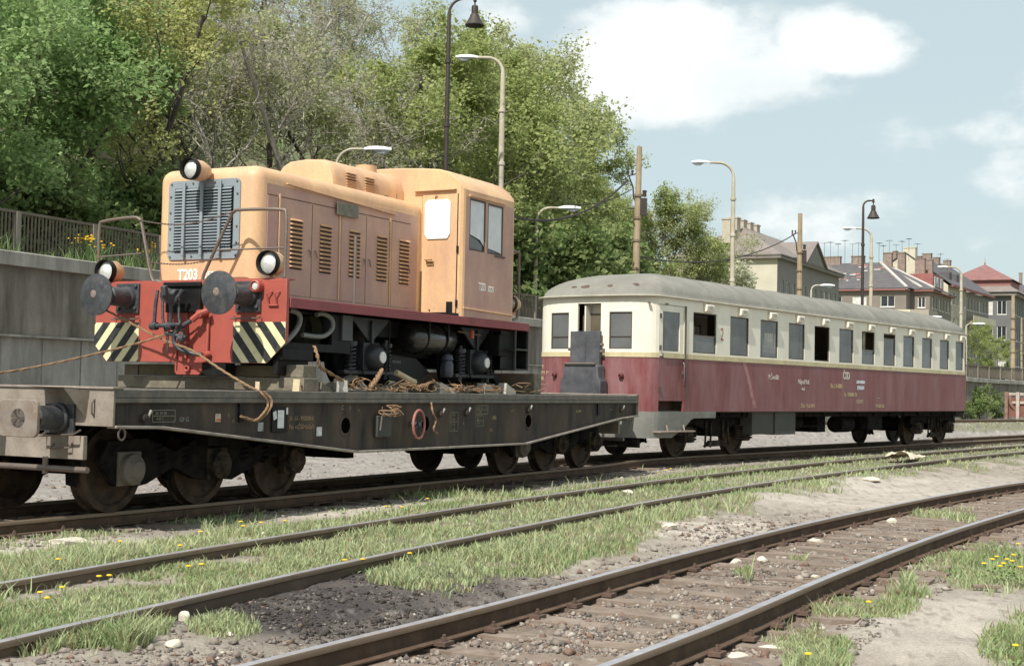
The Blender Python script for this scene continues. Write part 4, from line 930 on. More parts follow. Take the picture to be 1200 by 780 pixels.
        MB().tube([(-.02, y - .2, 2.22), (-.09, y - .2, 2.20), (-.09, y + .2, 2.20), (-.02, y + .2, 2.22)], .011, 6).build('shunter_grip', STEEL, LC)
    # coupling
    m = MB(); m.box(-.07, 0, -.26, .30, 2.28, 2.63); m.box(-.10, -.06, -.28, .32, 2.60, 2.66); pk = m.build('coupling_pocket', BLACK, LC, bevel=.01)
    m = MB(); m.prism([(-.05, 2.38), (-.34, 2.38), (-.44, 2.46), (-.46, 2.58), (-.40, 2.60), (-.37, 2.50), (-.30, 2.50), (-.25, 2.56), (-.05, 2.56)], -.02, .05); m.build('draw_hook', BUFG, LC, bevel=.012)
    cp = MB()
    for y in (-.06, .20):
        cp.tube([(-.22, y + (.1 if y > 0 else -.04), 2.55), (-.26, y + .09, 2.35), (-.24, y + .12, 2.12)], .024, 8); cp.lathe((-.24, y + .12, 2.10), (0, 1, 0), [(0, -.045), (.05, -.045), (.05, .045), (0, .045)], 12)
        cp.tube([(-.17, y + .06, 2.5), (-.2, y + .02, 2.2), (-.2, y - .05, 1.98)], .018, 8)
    cp.tube([(-.25, -.12, 2.12), (-.25, .38, 2.10)], .028, 8); cp.tube([(-.2, -.16, 1.96), (-.2, .16, 2.02)], .026, 8); cp.lathe((-.24, .12, 2.48), (1, 0, .2), [(0, -.05), (.085, -.045), (.1, 0), (.085, .05), (0, .05)], 14)
    cp.lathe((-.2, -.1, 1.95), (0, 1, 0), [(0, -.04), (.05, -.04), (.05, .04), (0, .04)], 10); cp.tube([(-.2, .12, 2.0), (-.2, .13, 1.78)], .012, 6)
    cp.build('screw_coupling', BUFG, LC)
    m = MB(); m.box(-.03, 0, -.03, .01, 1.7, 2.3); m.box(-.028, 0, .13, .16, 1.7, 2.2); m.prism([(-.26, 1.66), (.17, 1.66), (.17, 1.54), (.14, 1.50), (-.22, 1.50), (-.26, 1.54)], -.012, .03, 'yz'); m.lathe((-.02, -.05, 1.58), (-1, 0, 0), [(.045, 0), (.045, .03), (.02, .03), (.02, 0)], 14)
    m.build('towing_lug', RED, LC, bevel=.006)
    MB().box(.01, .2, -.62, -.24, 1.50, 1.655).build('drain_box', BLACK, LC)
    m = MB(); m.cyl((-.02, -.30, 2.26), (-.14, -.30, 2.26), .05, 12); m.tube([(-.09, -.42, 2.30), (-.12, -.30, 2.26), (-.14, -.20, 2.18)], .04, 8); m.cyl((-.02, -.38, 1.76), (-.1, -.36, 1.74), .045, 12); v = m.build('air_valve', RED, LC)
    m = MB(); m.tube(catmull3([(-.14, -.18, 2.17), (-.2, -.02, 2.05), (-.2, .03, 1.92), (-.18, -.05, 1.82), (-.14, -.2, 1.77), (-.1, -.34, 1.75)]), .03, 10); m.build('air_hose', BUFG, LC)
    m = MB(); m.tube([(-.02, -.36, 2.2), (-.035, -.36, 1.8)], .02, 8); m.build('beam_pipe', RED, LC)
    m = MB(); m.lathe((.0, -1.12, 2.59), (-1, 0, 0), [(.075, 0), (.075, .10), (.06, .11), (.055, .07), (0, .08)], 18); tl = m.build('tail_lamp', RED, LC); MB().lathe((-.076, -1.12, 2.59), (-1, 0, 0), [(.054, 0), (.04, .02), (0, .027)], 16).build('lamp_lens', LENS, tl)
    m = MB(); m.tube([(-.01, -1.28, 2.35), (-.05, -1.27, 2.5), (-.01, -1.33, 2.53)], .01, 6); m.tube([(-.01, -1.40, 2.35), (-.05, -1.39, 2.5), (-.01, -1.44, 2.53)], .01, 6); m.tube([(-.02, -1.28, 2.36), (-.02, -1.42, 2.36)], .01, 6); m.build('lamp_bracket', RED, LC)
    # handrails in front
    m = MB(); m.tube(catmull3([(.02, .30 + .14, 2.67), (.02, .52, 2.69), (.02, .62, 2.75), (.02, .80, 3.40), (.02, .86, 3.50), (.02, 1.0, 3.52), (.02, 1.44, 3.49), (.02, 1.53, 3.42), (.02, 1.53, 3.0), (.02, 1.53, 2.70)]), .021, 8); m.tube([(.02, .80, 3.05), (.02, 1.53, 3.02)], .012, 6); m.build('front_handrail', STEEL, LC)
    m = MB(); m.tube(catmull3([(.02, -.22, 2.66), (.02, -.22, 2.72), (.02, -.28, 2.85), (.02, -.60, 3.42), (.02, -.68, 3.53), (.02, -.80, 3.55), (.02, -1.38, 3.53), (.02, -1.48, 3.45), (.02, -1.48, 3.0), (.02, -1.48, 2.70)]), .021, 8); m.tube([(.02, -.40, 3.06), (.02, -1.48, 3.06)], .012, 6); m.build('front_handrail', STEEL, LC)
    ch = MB(); pts = [(.0, .84 + (-1.5) * t, 3.48 - .10 * math.sin(math.pi * t) + .04 * t) for t in np.linspace(0, 1, 60)]
    for i, p in enumerate(pts): ch.tube([(p[0], p[1] - .011, p[2]), (p[0], p[1] + .011, p[2])], .011 if i % 2 else .007, 5)
    pts = [(.0, .62 + (-1.1) * t, 2.93 - .05 * math.sin(math.pi * t) + .03 * t) for t in np.linspace(0, 1, 46)]
    for i, p in enumerate(pts): ch.tube([(p[0], p[1] - .011, p[2]), (p[0], p[1] + .011, p[2])], .010 if i % 2 else .006, 5)
    ch.build('safety_chain', STEEL, LC)
    text('T203', .19, LC, (fx - .004, .43, 2.725), FRONTR, WHITE, sx=.84, off=.006); text('.0520', .12, LC, (fx - .004, .03, 2.74), FRONTR, WHITE, off=.003)
    text('T203', .165, LC, (4.80, -1.534, 2.88), SIDE, WHITE, sx=.62, off=.004); text('.0520', .12, LC, (5.09, -1.534, 2.88), SIDE, WHITE, sx=.7, off=.002)
    # hood doors and louvers
    ys = -HW - .003
    def louver(par, x0, x1, z0, z1, n, y=ys, m=ORANGE):
        L = MB(); h = (z1 - z0) / n
        for k in range(n):
            z = z0 + k * h; L.add([(x0, y - .008, z + h * .92), (x1, y - .008, z + h * .92), (x1, y - .04, z + h * .55), (x0, y - .04, z + h * .55), (x1, y - .034, z + h * .42), (x0, y - .034, z + h * .42), (x0, y - .006, z + h * .5), (x1, y - .006, z + h * .5)],
                  [(0, 1, 2, 3), (3, 2, 4, 5), (5, 4, 7, 6), (0, 3, 5, 6), (1, 7, 4, 2)])
        L.build('louver', m, par, ang=50)
        D = MB()
        for k in range(n): z = z0 + k * h; D.box(x0 + .01, x1 - .01, y - .0105, y - .007, z + .001, z + h * .36)
        D.build('louver_gap', BLACK, par)
    doors = [(.50, .71), (.78, 1.46), (1.475, 2.06), (2.16, 2.76), (2.775, 3.36), (3.44, 3.94)]
    lv = [None, (.98, 1.26), (1.64, 1.92), (2.34, 2.62), (3.04, 3.32), (3.64, 3.92)]
    for (a, b), l in zip(doors, lv):
        d = MB().box(a, b, ys - .007, ys, 2.56, 3.80).build('hood_door', FADED_SHADE, LC, bevel=.003)
        if l:
            louver(d, l[0], l[1], 2.90, 3.56, 12, ys, ORANGE)
        if b > .8:
            k = MB(); xh = b - .06 if doors.index((a, b)) % 2 else a + .06; k.tube([(xh, ys - .01, 3.18), (xh, ys - .03, 3.17), (xh + .03, ys - .035, 3.08)], .008, 6); k.build('door_handle', STEEL, d)
    sm = MB()
    for x in (.74, 1.468, 2.11, 2.768, 3.40): sm.box(x - .005, x + .005, ys - .003, ys + .01, 2.56, 3.80)
    for a, b in doors: sm.box(a, b, ys - .009, ys, 3.803, 3.812)
    sm.build('door_seam', mat('seam', (.12, .07, .04), .8), LC, smooth=False)
    st = MB()
    for x in (.755, 2.11, 3.40): st.box(x - .016, x + .016, ys - .016, ys, 2.56, 3.84)
    st.build('door_strip', ORANGE, LC, bevel=.005)
    m = MB(); m.bar((.86, ys - .03, 3.985), (3.5, ys - .03, 3.895), .035, .02); m.build('rain_gutter', ORANGE, LC, bevel=.004)
    MB().box(1.98, 2.50, ys - .05, ys - .035, 3.72, 3.90).build('builder_plate', mat('plate', (.17, .16, .12), .5, .3, var=.3, scale=10), LC, bevel=.004)
    MB().tube([(1.80, -1.3, 2.48), (1.80, -1.3, 3.40)], .022, 8).build('handrail_post', STEEL, LC)
    m = MB()
    for x in (.95, 3.7): m.tube([(x - .05, -.55, 4.15), (x - .04, -.55, 4.21), (x + .04, -.55, 4.21), (x + .05, -.55, 4.15)], .010, 6)
    m.tube([(3.9, -.6, 4.15), (3.9, -.6, 4.26)], .008, 5); m.build('lifting_eye', STEEL, LC)
    # dome casing on top
    prof = [(-.50, 4.05), (-.50, 4.30), (-.47, 4.42), (-.40, 4.52), (-.28, 4.58), (0, 4.60), (.28, 4.58), (.40, 4.52), (.47, 4.42), (.50, 4.30), (.50, 4.05)]
    bm_ = MB(); n = len(prof)
    xs = [(2.40, .9, -.05), (2.415, .965, -.015), (2.45, .99, -.004), (2.50, 1, 0), (4.3, 1, .02)]
    vs = []
    for x, s, dz in xs: vs += [(x, a * s, 4.05 + (b - 4.05) * s + dz) for a, b in prof]
    bm_.add(vs, [(i * n + j, i * n + j + 1, (i + 1) * n + j + 1, (i + 1) * n + j) for i in range(len(xs) - 1) for j in range(n - 1)] + [tuple(range(n))])
    dm = bm_.build('roof_casing', ORANGE, LC, ang=40)
    louver(dm, 2.72, 2.98, 4.20, 4.44, 6, -.485); louver(dm, 3.2, 3.46, 4.20, 4.44, 6, -.485)
    MB().lathe((3.75, -.15, 4.55), (0, 0, 1), [(0, 0), (.16, 0), (.16, .13), (.13, .13), (.12, .06), (0, .06)], 20).build('exhaust_stub', ORANGE, LC)
    # ---- cab
    CX0, CX1, CW = 4.27, 5.98, 1.53
    def ztop(y):
        a = abs(y) / CW; return 4.72 - .11 * a ** 2 - .24 * max(0, (a - .72) / .28) ** 2.2
    r = .09; pts = []
    for cx, cy, a0 in ((CX0 + r, -CW + r, 180), (CX1 - r, -CW + r, 270), (CX1 - r, CW - r, 0), (CX0 + r, CW - r, 90)):
        for q in (0, 30, 60, 90): pts.append((cx + r * math.cos(R(a0 + q)), cy + r * math.sin(R(a0 + q))))
    P2 = []
    for i in range(len(pts)):
        a, b = Vector(pts[i]), Vector(pts[(i + 1) % len(pts)]); P2.append(tuple(a)); L = (b - a).length
        if L > .3 and abs(a.x - b.x) < .01:
            k = int(L / .15)
            for q in range(1, k): P2.append(tuple(a.lerp(b, q / k)))
    pts = P2; n = len(pts); cum = [0]
    for i in range(n): cum.append(cum[-1] + (Vector(pts[(i + 1) % n]) - Vector(pts[i])).length)
    def cmap(s, z, d):
        s %= cum[-1]
        i = max(k for k in range(n) if cum[k] <= s + 1e-6); t = (s - cum[i]) / (cum[i + 1] - cum[i]); a, b = Vector(pts[i]), Vector(pts[(i + 1) % n]); p = a.lerp(b, t); nn = Vector((b - a)).normalized(); p = p + Vector((-nn.y, nn.x)) * d
        zz = z if z < 4.29 else ztop(p.y) - .02
        return (p.x, p.y, zz)
    def s_at(x): return cum[3] + (x - (CX0 + r))  # along near side
    wins = [(s_at(4.48), s_at(4.98), 3.46, 4.24), (s_at(5.05), s_at(5.55), 3.46, 4.23)]
    cb = MB(); wallgrid(cb, cmap, cum, [2.45, 3.4, 4.25, 4.6], wins, .04, 0)
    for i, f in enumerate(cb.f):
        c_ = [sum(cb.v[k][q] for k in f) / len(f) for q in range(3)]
        if c_[1] < -CW + .005 and c_[2] < 4.27: cb.mi[i] = 1  # near side takes the faded and shaded tone
    cab = cb.build('cab', [ORANGE, FADED_SHADE], LC, ang=30)
    rf = MB(); rings = []
    for k, s in enumerate((1.0, .97, .8, .6, .4, .2, .02)):
        rings.append([((CX0 + CX1) / 2 + (x - (CX0 + CX1) / 2) * s, y * s) for x, y in pts])
    vs = [(x, y, ztop(y) - (.02 if k == 0 else 0)) for k, rg_ in enumerate(rings) for x, y in rg_]
    rf.add(vs, [(k * n + j, k * n + (j + 1) % n, (k + 1) * n + (j + 1) % n, (k + 1) * n + j) for k in range(6) for j in range(n)]); rf.build('cab_roof', ORANGE, LC, ang=50)
    for (a, b, z0, z1) in wins:
        xa, xb = a - s_at(0), b - s_at(0); w = MB()
        t = .028
        for q in ((xa, xa + t, z0, z1), (xb - t, xb, z0, z1), (xa + t, xb - t, z0, z0 + t), (xa + t, xb - t, z1 - t, z1)): w.box(q[0], q[1], -CW + .004, -CW + .03, q[2], q[3])
        f = w.build('window_frame', FRAME, cab); MB().box(xa + t, xb - t, -CW + .026, -CW + .030, z0 + t, z1 - t).build('window_pane', GLS, f)
        pm = mat('window paper', (.66, .68, .70), .8, var=.08, scale=5, bump=.4, bscale=4)
        q = MB(); lo_ = z0 + (.20 if xa < 4.9 else .03)
        q.add([(xa + t, -CW + .016, z1 - t), (xb - t, -CW + .016, z1 - t), (xb - t, -CW + .014, z0 + (.10 if xa < 4.9 else .03)), (xb - t - .14, -CW + .002, lo_ - .02 if xa < 4.9 else z0 + .05), (xa + t, -CW + .012, lo_ + .04 if xa < 4.9 else z0 + .08)], [(0, 1, 2, 3, 4)])
        q.build('paper_cover', pm, f, smooth=False)
    wm = MB(); wm.box(4.44, 5.60, -CW - .03, -CW, 4.262, 4.28); wm.build('window_drip', ORANGE, cab)
    MB().box(5.28, 5.6, -CW - .022, -CW, 3.43, 3.452).build('window_sill', FRAME, cab)
    m = MB(); m.bar((4.32, -CW - .012, 2.585), (5.92, -CW - .012, 2.555), .022, .02); m.build('body_bead', ORANGE, cab, bevel=.005)
    # cab front door
    dr = MB().box(CX0 - .012, CX0, -1.44, -.84, 2.50, 4.28).build('cab_door', ORANGE, LC, bevel=.004)
    w = MB(); c = .05; ya, yb, za, zb = -1.33, -.89, 3.61, 4.20; w.prism([(ya, za + c * 1.6), (ya + c, za), (yb - c, za), (yb, za + c * 1.6), (yb, zb - c), (yb - c, zb), (ya + c, zb), (ya, zb - c)], CX0 - .03, CX0 - .013, 'yz')
    w.build('window_cover', mat('white cover', (.84, .84, .80), .6, var=.03), dr, bevel=.004)
    m = MB(); m.tube([(CX0 - .012, -.93, 3.30), (CX0 - .06, -.93, 3.30), (CX0 - .06, -1.05, 3.30)], .012, 6); m.box(CX0 - .028, CX0 - .01, -1.06, -.94, 3.22, 3.28); m.build('door_handle', mat('brass', (.35, .22, .1), .5, .4), dr)
    m = MB(); m.box(CX0 - .004, CX0 + .004, -1.452, -1.442, 2.5, 4.28); m.box(CX0 - .02, CX0, -1.47, -1.44, 3.4, 3.5); m.box(CX0 - .02, CX0, -1.47, -1.44, 2.6, 2.7); m.box(CX0 - .004, CX0 + .004, -.838, -.832, 2.5, 4.28); m.build('door_seam', BLACK, dr)
    m = MB(); m.box(CX0 - .06, CX0, -1.42, -.70, 4.335, 4.352); m.build('door_gutter', ORANGE, LC)
    m = MB(); m.tube([(CX0 - .01, -1.1, 4.24), (CX0 - .03, -1.08, 4.26), (CX0 - .03, -1.07, 4.21)], .007, 5); m.tube([(CX0, -1.0, 2.53), (CX0 - .03, -1.0, 2.56)], .01, 5); m.build('hook', BLACK, LC)
    MB().box(3.95, 4.26, -1.5, -.9, 2.455, 2.50).build('door_step', BLACK, LC); MB().box(4.02, 4.07, -1.50, -1.42, 2.50, 2.66).build('step_bracket', BLACK, LC)
    # running board
    m = MB(); m.prism([(0.06, 2.455), (6.5, 2.455), (6.5, 2.40), (.06, 2.40)], -CW, CW); m.build('running_board', mat('board top', (.06, .05, .05), .8, var=.3), LC)
    for s in (-1, 1): MB().box(.07, 6.5, s * CW - .012, s * CW + .014, 2.335, 2.458).build('board_edge', BOARD, LC, bevel=.005)
    MB().box(6.52, 6.58, -1.5, 1.5, 1.75, 2.45).build('rear_beam', RED, LC); MB().box(6.49, 6.515, -1.5, 1.5, 1.7, 2.33).build('rear_backing', BLACK, LC)
    # rear handrails + rear lamp
    m = MB(); m.tube(catmull3([(6.05, -1.3, 3.62), (6.5, -1.3, 3.62), (6.56, -1.3, 3.55), (6.56, -1.3, 2.7), (6.5, -1.3, 2.55), (6.3, -1.3, 2.52)]), .022, 8); m.tube(catmull3([(6.1, -.6, 3.2), (6.75, -.6, 3.2), (6.85, -.6, 3.1), (6.85, -.6, 2.5)]), .02, 8); m.build('rear_handrail', STEEL, LC)
    lamp((6.4, -1.2, 2.78), .14, .3, LC)
    # ---- underframe
    m = MB(); m.box(.1, 6.4, -.55, .55, 1.85, 2.35); m.box(.3, 6.3, -.95, -.88, 2.1, 2.33); m.box(.3, 6.3, .88, .95, 2.1, 2.33); m.build('main_frame', BLACK, LC)
    pm = MB(); wallgrid(pm, lambda s, z, d: (s, -1.22 + d, z), [.06, 1.85], [1.83, 2.33], [(.22, 1.42, 1.93, 2.30)], .03); pm.build('frame_plate', BLACK, LC, smooth=False)
    pm = MB(); pm.box(.06, .7, -1.45, -.9, 1.70, 1.84); pm.prism([(.06, 1.86), (.6, 1.84), (.7, 1.70), (.66, 1.5), (.06, 1.52)], -1.38, -1.3); pm.build('sandbox', BLACK, LC, bevel=.01)
    hm = MB(); pale = mat('grey hose', (.22, .22, .21), .5, var=.15)
    hm.tube(catmull3([(.2, -1.24, 1.86), (.32, -1.28, 1.92), (.52, -1.3, 2.08), (.60, -1.3, 2.22), (.54, -1.3, 2.3), (.4, -1.28, 2.33)]), .035, 10); hm.build('hose', pale, LC)
    hm = MB(); hm.tube(catmull3([(.66, -1.3, 2.03), (.9, -1.32, 2.02), (1.12, -1.32, 2.04), (1.28, -1.32, 2.14), (1.26, -1.32, 2.26), (1.1, -1.3, 2.32), (.95, -1.3, 2.30)]), .03, 10); hm.build('hose', pale, LC)
    hm = MB(); hm.lathe((1.15, -1.0, 2.1), (0, 1, 0), [(.2, -.12), (.22, 0), (.2, .12), (0, .12)], 20); hm.build('filter_drum', mat('drum', (.09, .09, .06), .6, var=.3), LC)
    MB().box(1.62, 1.86, -1.25, -1.1, 2.0, 2.33).build('relay_box', mat('relay grey', (.10, .10, .11), .6, var=.2), LC)
    for xa in (2.5, 5.5):
        for s in (-1, 1):
            mb = MB(); rr_ = .42; zc = 1.80
            mb.lathe((xa, s * .75, zc), (0, -s, 0), [(0, -.1), (.1, -.1), (.1, -.05), (.3, -.02), (.36, -.05), (rr_, -.05), (rr_, .05), (rr_ + .03, .06), (rr_ + .03, .09), (.3, .09), (0, .09)], 36); mb.build('wheel', BLACK, LC)
        MB().cyl((xa, -.75, 1.8), (xa, .75, 1.8), .07).build('axle', BLACK, LC)
        a = MB(); a.box(xa - .2, xa + .2, -1.14, -.98, 1.62, 2.0); a.lathe((xa + .02, -1.1, 1.80), (0, -1, 0), [(.19, 0), (.185, .1), (.15, .16), (.09, .20), (0, .21)], 26)
        a.prism([(xa - .5, 2.34), (xa - .06, 2.02), (xa + .06, 2.02), (xa + .5, 2.34)], -1.12, -1.08); a.box(xa - .03, xa + .03, -1.16, -1.06, 1.98, 2.3); a.box(xa - .62, xa + .62, -1.12, -1.0, 1.56, 1.62)
        ax = a.build('axle_box', mat('axle box black', (.03, .032, .037), .45, var=.2, dirt=(.08, .07, .06), damt=.3, dscale=8), LC, bevel=.01)
        e = MB(); e.lathe((xa + .02, -1.311, 1.80), (0, -1, 0), [(.078, -.02), (.078, .008), (.05, .012), (.05, .008), (.045, .008), (.03, .014), (0, .014)], 24); e.build('white_cover', WHITE, ax)
        for xs_ in (xa - .46, xa + .42):
            sp = MB(); sp.tube([(xs_ + .065 * math.cos(t), -1.1 + .065 * math.sin(t), 1.60 + .36 * t / 44) for t in np.linspace(0, 44, 110)], .016, 6); sp.cyl((xs_, -1.1, 1.5), (xs_, -1.1, 2.05), .03, 8); sp.cyl((xs_, -1.1, 1.95), (xs_, -1.1, 2.0), .09, 14); sp.build('spring', mat('spring', (.04, .04, .045), .4, var=.2), LC)
        hg = MB(); hg.tube([(xa + .35, -1.2, 2.33), (xa + .35, -1.2, 1.6)], .012, 5); hg.tube([(xa - .5, -1.15, 1.9), (xa - .1, -1.15, 1.45)], .012, 5); hg.build('brake_rod', BLACK, LC)
    tk = MB(); tk.lathe((3.45, -1.05, 2.12), (1, 0, 0), [(0, 0), (.10, .01), (.19, .05), (.225, .11), (.225, 1.17), (.19, 1.23), (.10, 1.27), (0, 1.28)], 36)
    t_ = tk.build('air_tank', mat('tank black gloss', (.018, .018, .018), .22, var=.2, dirt=(.06, .05, .035), damt=.3, dscale=5, coat=.4), LC)
    sb = MB()
    for x in (3.8, 4.35):
        sb.tube([(x, -1.05 + .233 * math.cos(a), 2.12 + .233 * math.sin(a)) for a in np.linspace(0, 6.283, 25)], .01, 5, cap=False); sb.box(x - .015, x + .015, -1.29, -1.275, 2.1, 2.35)
    sb.build('tank_strap', BLACK, t_)
    m = MB(); m.prism([(2.85, 1.88), (3.9, 1.82), (4.3, 1.62), (3.9, 1.45), (3.2, 1.5)], -1.0, -.9); m.box(5.9, 6.35, -1.0, -.6, 1.5, 1.9); m.prism([(5.95, 1.75), (6.3, 1.6), (6.42, 1.42), (6.3, 1.42)], -1.1, -1.0); m.build('lower_gear', BLACK, LC)
    text('MAZÁNÍ', .06, LC, (3.25, -1.003, 1.74), SIDE, mat('grey lettering', (.26, .27, .26), .8))
    MB().lathe((4.55, -1.15, 1.55), (0, 0, 1), [(0, 0), (.09, .01), (.10, .05), (.10, .2), (.08, .25), (.10, .27), (.08, .34), (.03, .37), (0, .37)], 16).build('filter_bottle', mat('bottle', (.06, .06, .08), .35, var=.3), LC)
    MB().box(5.84, 6.08, -1.35, -.9, 1.92, 2.26).build('battery_box', BLACK, LC, bevel=.01)
    hm = MB(); hm.tube([(4.6, -1.3, 2.25), (5.3, -1.3, 2.22)], .012, 5); hm.build('pipe', STEEL, LC); MB().cyl((5.0, -1.32, 2.16), (5.0, -1.32, 2.28), .035, 8).build('red_cock', mat('cock', (.5, .09, .04), .5), LC)
    m = MB()
    for x in (6.06, 6.50): m.box(x - .014, x + .014, -1.53, -1.50, 1.70, 2.33)
    for z in (1.71, 2.03): m.box(6.06, 6.50, -1.53, -1.25, z - .012, z + .012)
    m.box(6.06, 6.5, -1.26, -1.25, 1.7, 2.33); m.build('cab_steps', mat('steps', (.05, .05, .05), .6, var=.3), LC)
GRIM = mat('grime', GRIME, .8)
loco()
# ================================================================== railcar
RC = thing('railcar', 'cream and dark red railcar with a rounded grey roof standing behind the flat wagon', 'railcar', RO, RZ_R)
def railcar():
    HW = 1.45; XF, XB = -3.08, 15.30
    def fx(y): return XF - .58 * (1 - min(1, abs(y / HW)) ** 2.7) ** (1 / 2.7)
    def bx(y): return XB + .20 * (1 - min(1, abs(y / HW)) ** 4)
    pts = []
    ys = [-1, -.998, -.992, -.97, -.93, -.87, -.79, -.68, -.55, -.40, -.243, -.1, .1, .243, .40, .55, .68, .79, .87, .93, .97, .992, .998, 1]
    for a in ys[::-1]: pts.append((fx(a * HW), a * HW))      # far -> near across the front
    # near side going back
    pts += [(x, -HW) for x in np.linspace(XF, XB, 20)[1:]]
    for a in ys[1:]: pts.append((bx(a * HW), a * HW))
    pts += [(x, HW) for x in np.linspace(XB, XF, 20)[1:-1]]
    n = len(pts); V2 = [Vector(p) for p in pts]; cum = [0]
    for i in range(n): cum.append(cum[-1] + (V2[(i + 1) % n] - V2[i]).length)
    nrm = []
    for i in range(n):
        t = (V2[(i + 1) % n] - V2[i - 1]).normalized(); nrm.append(Vector((-t.y, t.x)))
    def pmap(s, z, d):
        s %= cum[-1]; i = max(k for k in range(n) if cum[k] <= s + 1e-6); t = (s - cum[i]) / (cum[i + 1] - cum[i]); p = V2[i].lerp(V2[(i + 1) % n], t); q = nrm[i].lerp(nrm[(i + 1) % n], t).normalized(); p = p + q * d
        return (p.x, p.y, z)
    k0 = len(ys) - 1; s0 = cum[k0]
    S = lambda x: s0 + (x - XF)                 # near side
    kb = k0 + 19 + len(ys) - 1
    SF_ = lambda x: cum[kb] + (XB - x)          # far side
    def sfront(y):
        for i in range(k0):
            a, b = V2[i], V2[i + 1]
            if b.y <= y <= a.y: return cum[i] + (cum[i + 1] - cum[i]) * (a.y - y) / (a.y - b.y)
    wins = [(-1.80, -.84)] + [(-.13, .69), (1.35, 2.19), (2.84, 3.66), (4.30, 5.13), (5.80, 6.62), (7.26, 8.06), (8.76, 9.54), (10.2, 10.97), (11.66, 12.40), (13.12, 13.84), (14.5, 15.12)]
    ZW0, ZW1 = 2.24, 3.10
    wins = [(a - .035, b + .035) for a, b in wins]
    up = [(S(a), S(b), ZW0, ZW1) for a, b in wins] + [(SF_(b), SF_(a), ZW0, ZW1) for a, b in wins]
    up += [(sfront(-.50), sfront(-1.0), ZW0 + .02, 3.02), (sfront(1.0), sfront(.50), ZW0 + .02, 3.02), (sfront(.27), sfront(-.30), 2.14, 3.20)]
    door = (s0 - .14, S(-2.22), 1.21, 3.19)
    up2 = [(door[0], door[1], 2.14, 3.19)]
    mb = MB(); Sc = cum
    wallgrid(mb, pmap, Sc, [2.14, 2.2, 3.12, 3.345], up + up2, .05, 0)
    upw = mb.build('upper_wall', CREAM, RC, ang=30)
    mb = MB(); wallgrid(mb, pmap, Sc, [1.0, 1.3, 2.136], [(door[0], door[1], 1.0, 2.137)], .05, 0)
    low = mb.build('lower_wall', RCRED, RC, ang=30)
    # belt strip
    mb = MB()
    for i in range(len(cum) - 1):
        a, b = cum[i], cum[i + 1]
        if door[0] - .02 < (a + b) / 2 < door[1] and b - a < .2: continue
        mb.add([pmap(a, 2.10, -.012), pmap(b, 2.10, -.012), pmap(b, 2.20, -.012), pmap(a, 2.20, -.012), pmap(a, 2.10, 0), pmap(b, 2.10, 0), pmap(b, 2.20, 0), pmap(a, 2.20, 0)], [(0, 1, 2, 3), (0, 1, 5, 4), (3, 2, 6, 7)])
    mb.build('belt_strip', BELT, RC)
    # skirt at the ends
    mb = MB()
    for lo_, hi_ in ((sfront(1.44), s0 + 2.3),):
        ss = [c for c in cum if lo_ <= c <= hi_] + [lo_, hi_] + [s0 + x for x in (.5, 1.0, 1.25, 1.4, 1.55, 1.75, 2.0)]; ss = sorted(set(ss))
        def zb(s):
            u = s - s0
            return .46 if u < .62 else (.46 + .40 * sst(.62, 1.35, np.array(u)) if u < 1.7 else .86)
        def ins(s, z): return .05 * ((1.0 - z) / .5) ** 1.5
        for a, b in zip(ss[:-1], ss[1:]):
            for k in range(4):
                za0, za1 = zb(a) + (1.0 - zb(a)) * k / 4, zb(a) + (1.0 - zb(a)) * (k + 1) / 4; zb0, zb1 = zb(b) + (1.0 - zb(b)) * k / 4, zb(b) + (1.0 - zb(b)) * (k + 1) / 4
                mb.add([pmap(a, za0, ins(a, za0)), pmap(b, zb0, ins(b, zb0)), pmap(b, zb1, ins(b, zb1)), pmap(a, za1, ins(a, za1))], [(0, 1, 2, 3)])
                mb.add([pmap(a, za0, ins(a, za0) + .02), pmap(b, zb0, ins(b, zb0) + .02), pmap(b, zb1, ins(b, zb1) + .02), pmap(a, za1, ins(a, za1) + .02)], [(3, 2, 1, 0)])
    mb.build('end_skirt', RCSK, RC, ang=40)
    mb = MB()
    for a, b in zip(cum[k0 + 19:kb], cum[k0 + 20:kb + 1]): mb.add([pmap(a, .8, .02), pmap(b, .8, .02), pmap(b, 1.0, 0), pmap(a, 1.0, 0)], [(0, 1, 2, 3)])
    mb.build('end_skirt', RCSK, RC)
    # roof
    mb = MB(); vs = []; rings = [1.03, 1.0, .985, .96, .92, .86, .78, .66, .52, .36, .18, .0]; 
    for k, sc_ in enumerate(rings):
        for x, y in pts:
            cx = min(max(x, -1.15), 13.2); z = 3.36 + .60 * (max(0, 1 - min(sc_, 1) ** 2.5)) ** .58
            if k == 0: z = 3.345
            vs.append((cx + (x - cx) * sc_, y * sc_, z))
    mb.add(vs, [(k * n + j, k * n + (j + 1) % n, (k + 1) * n + (j + 1) % n, (k + 1) * n + j) for k in range(len(rings) - 1) for j in range(n)])
    roof = mb.build('roof', ROOFM, RC, ang=60)
    m = MB(); m.tube([(x + (x - min(max(x, -1.15), 13.2)) * .035, y * 1.035, 3.35) for x, y in pts + pts[:1]], .018, 6, cap=False); m.build('roof_gutter', mat('gutter', (.40, .37, .29), .7, var=.2), RC)
    def zr(y): return 3.36 + .60 * (max(0, 1 - (abs(y) / HW) ** 2.5)) ** .58
    sm = MB()
    for x in np.arange(-.9, 13.2, 1.55):
        P = [(x, y, zr(y) + .004) for y in np.linspace(-1.44, 1.44, 25)]
        for p, q in zip(P[:-1], P[1:]): sm.bar(p, q, .03, .012, up=(0, 0, 1))
    sm.build('roof_seam', ROOFM, roof)
    rgq = random.Random(4)
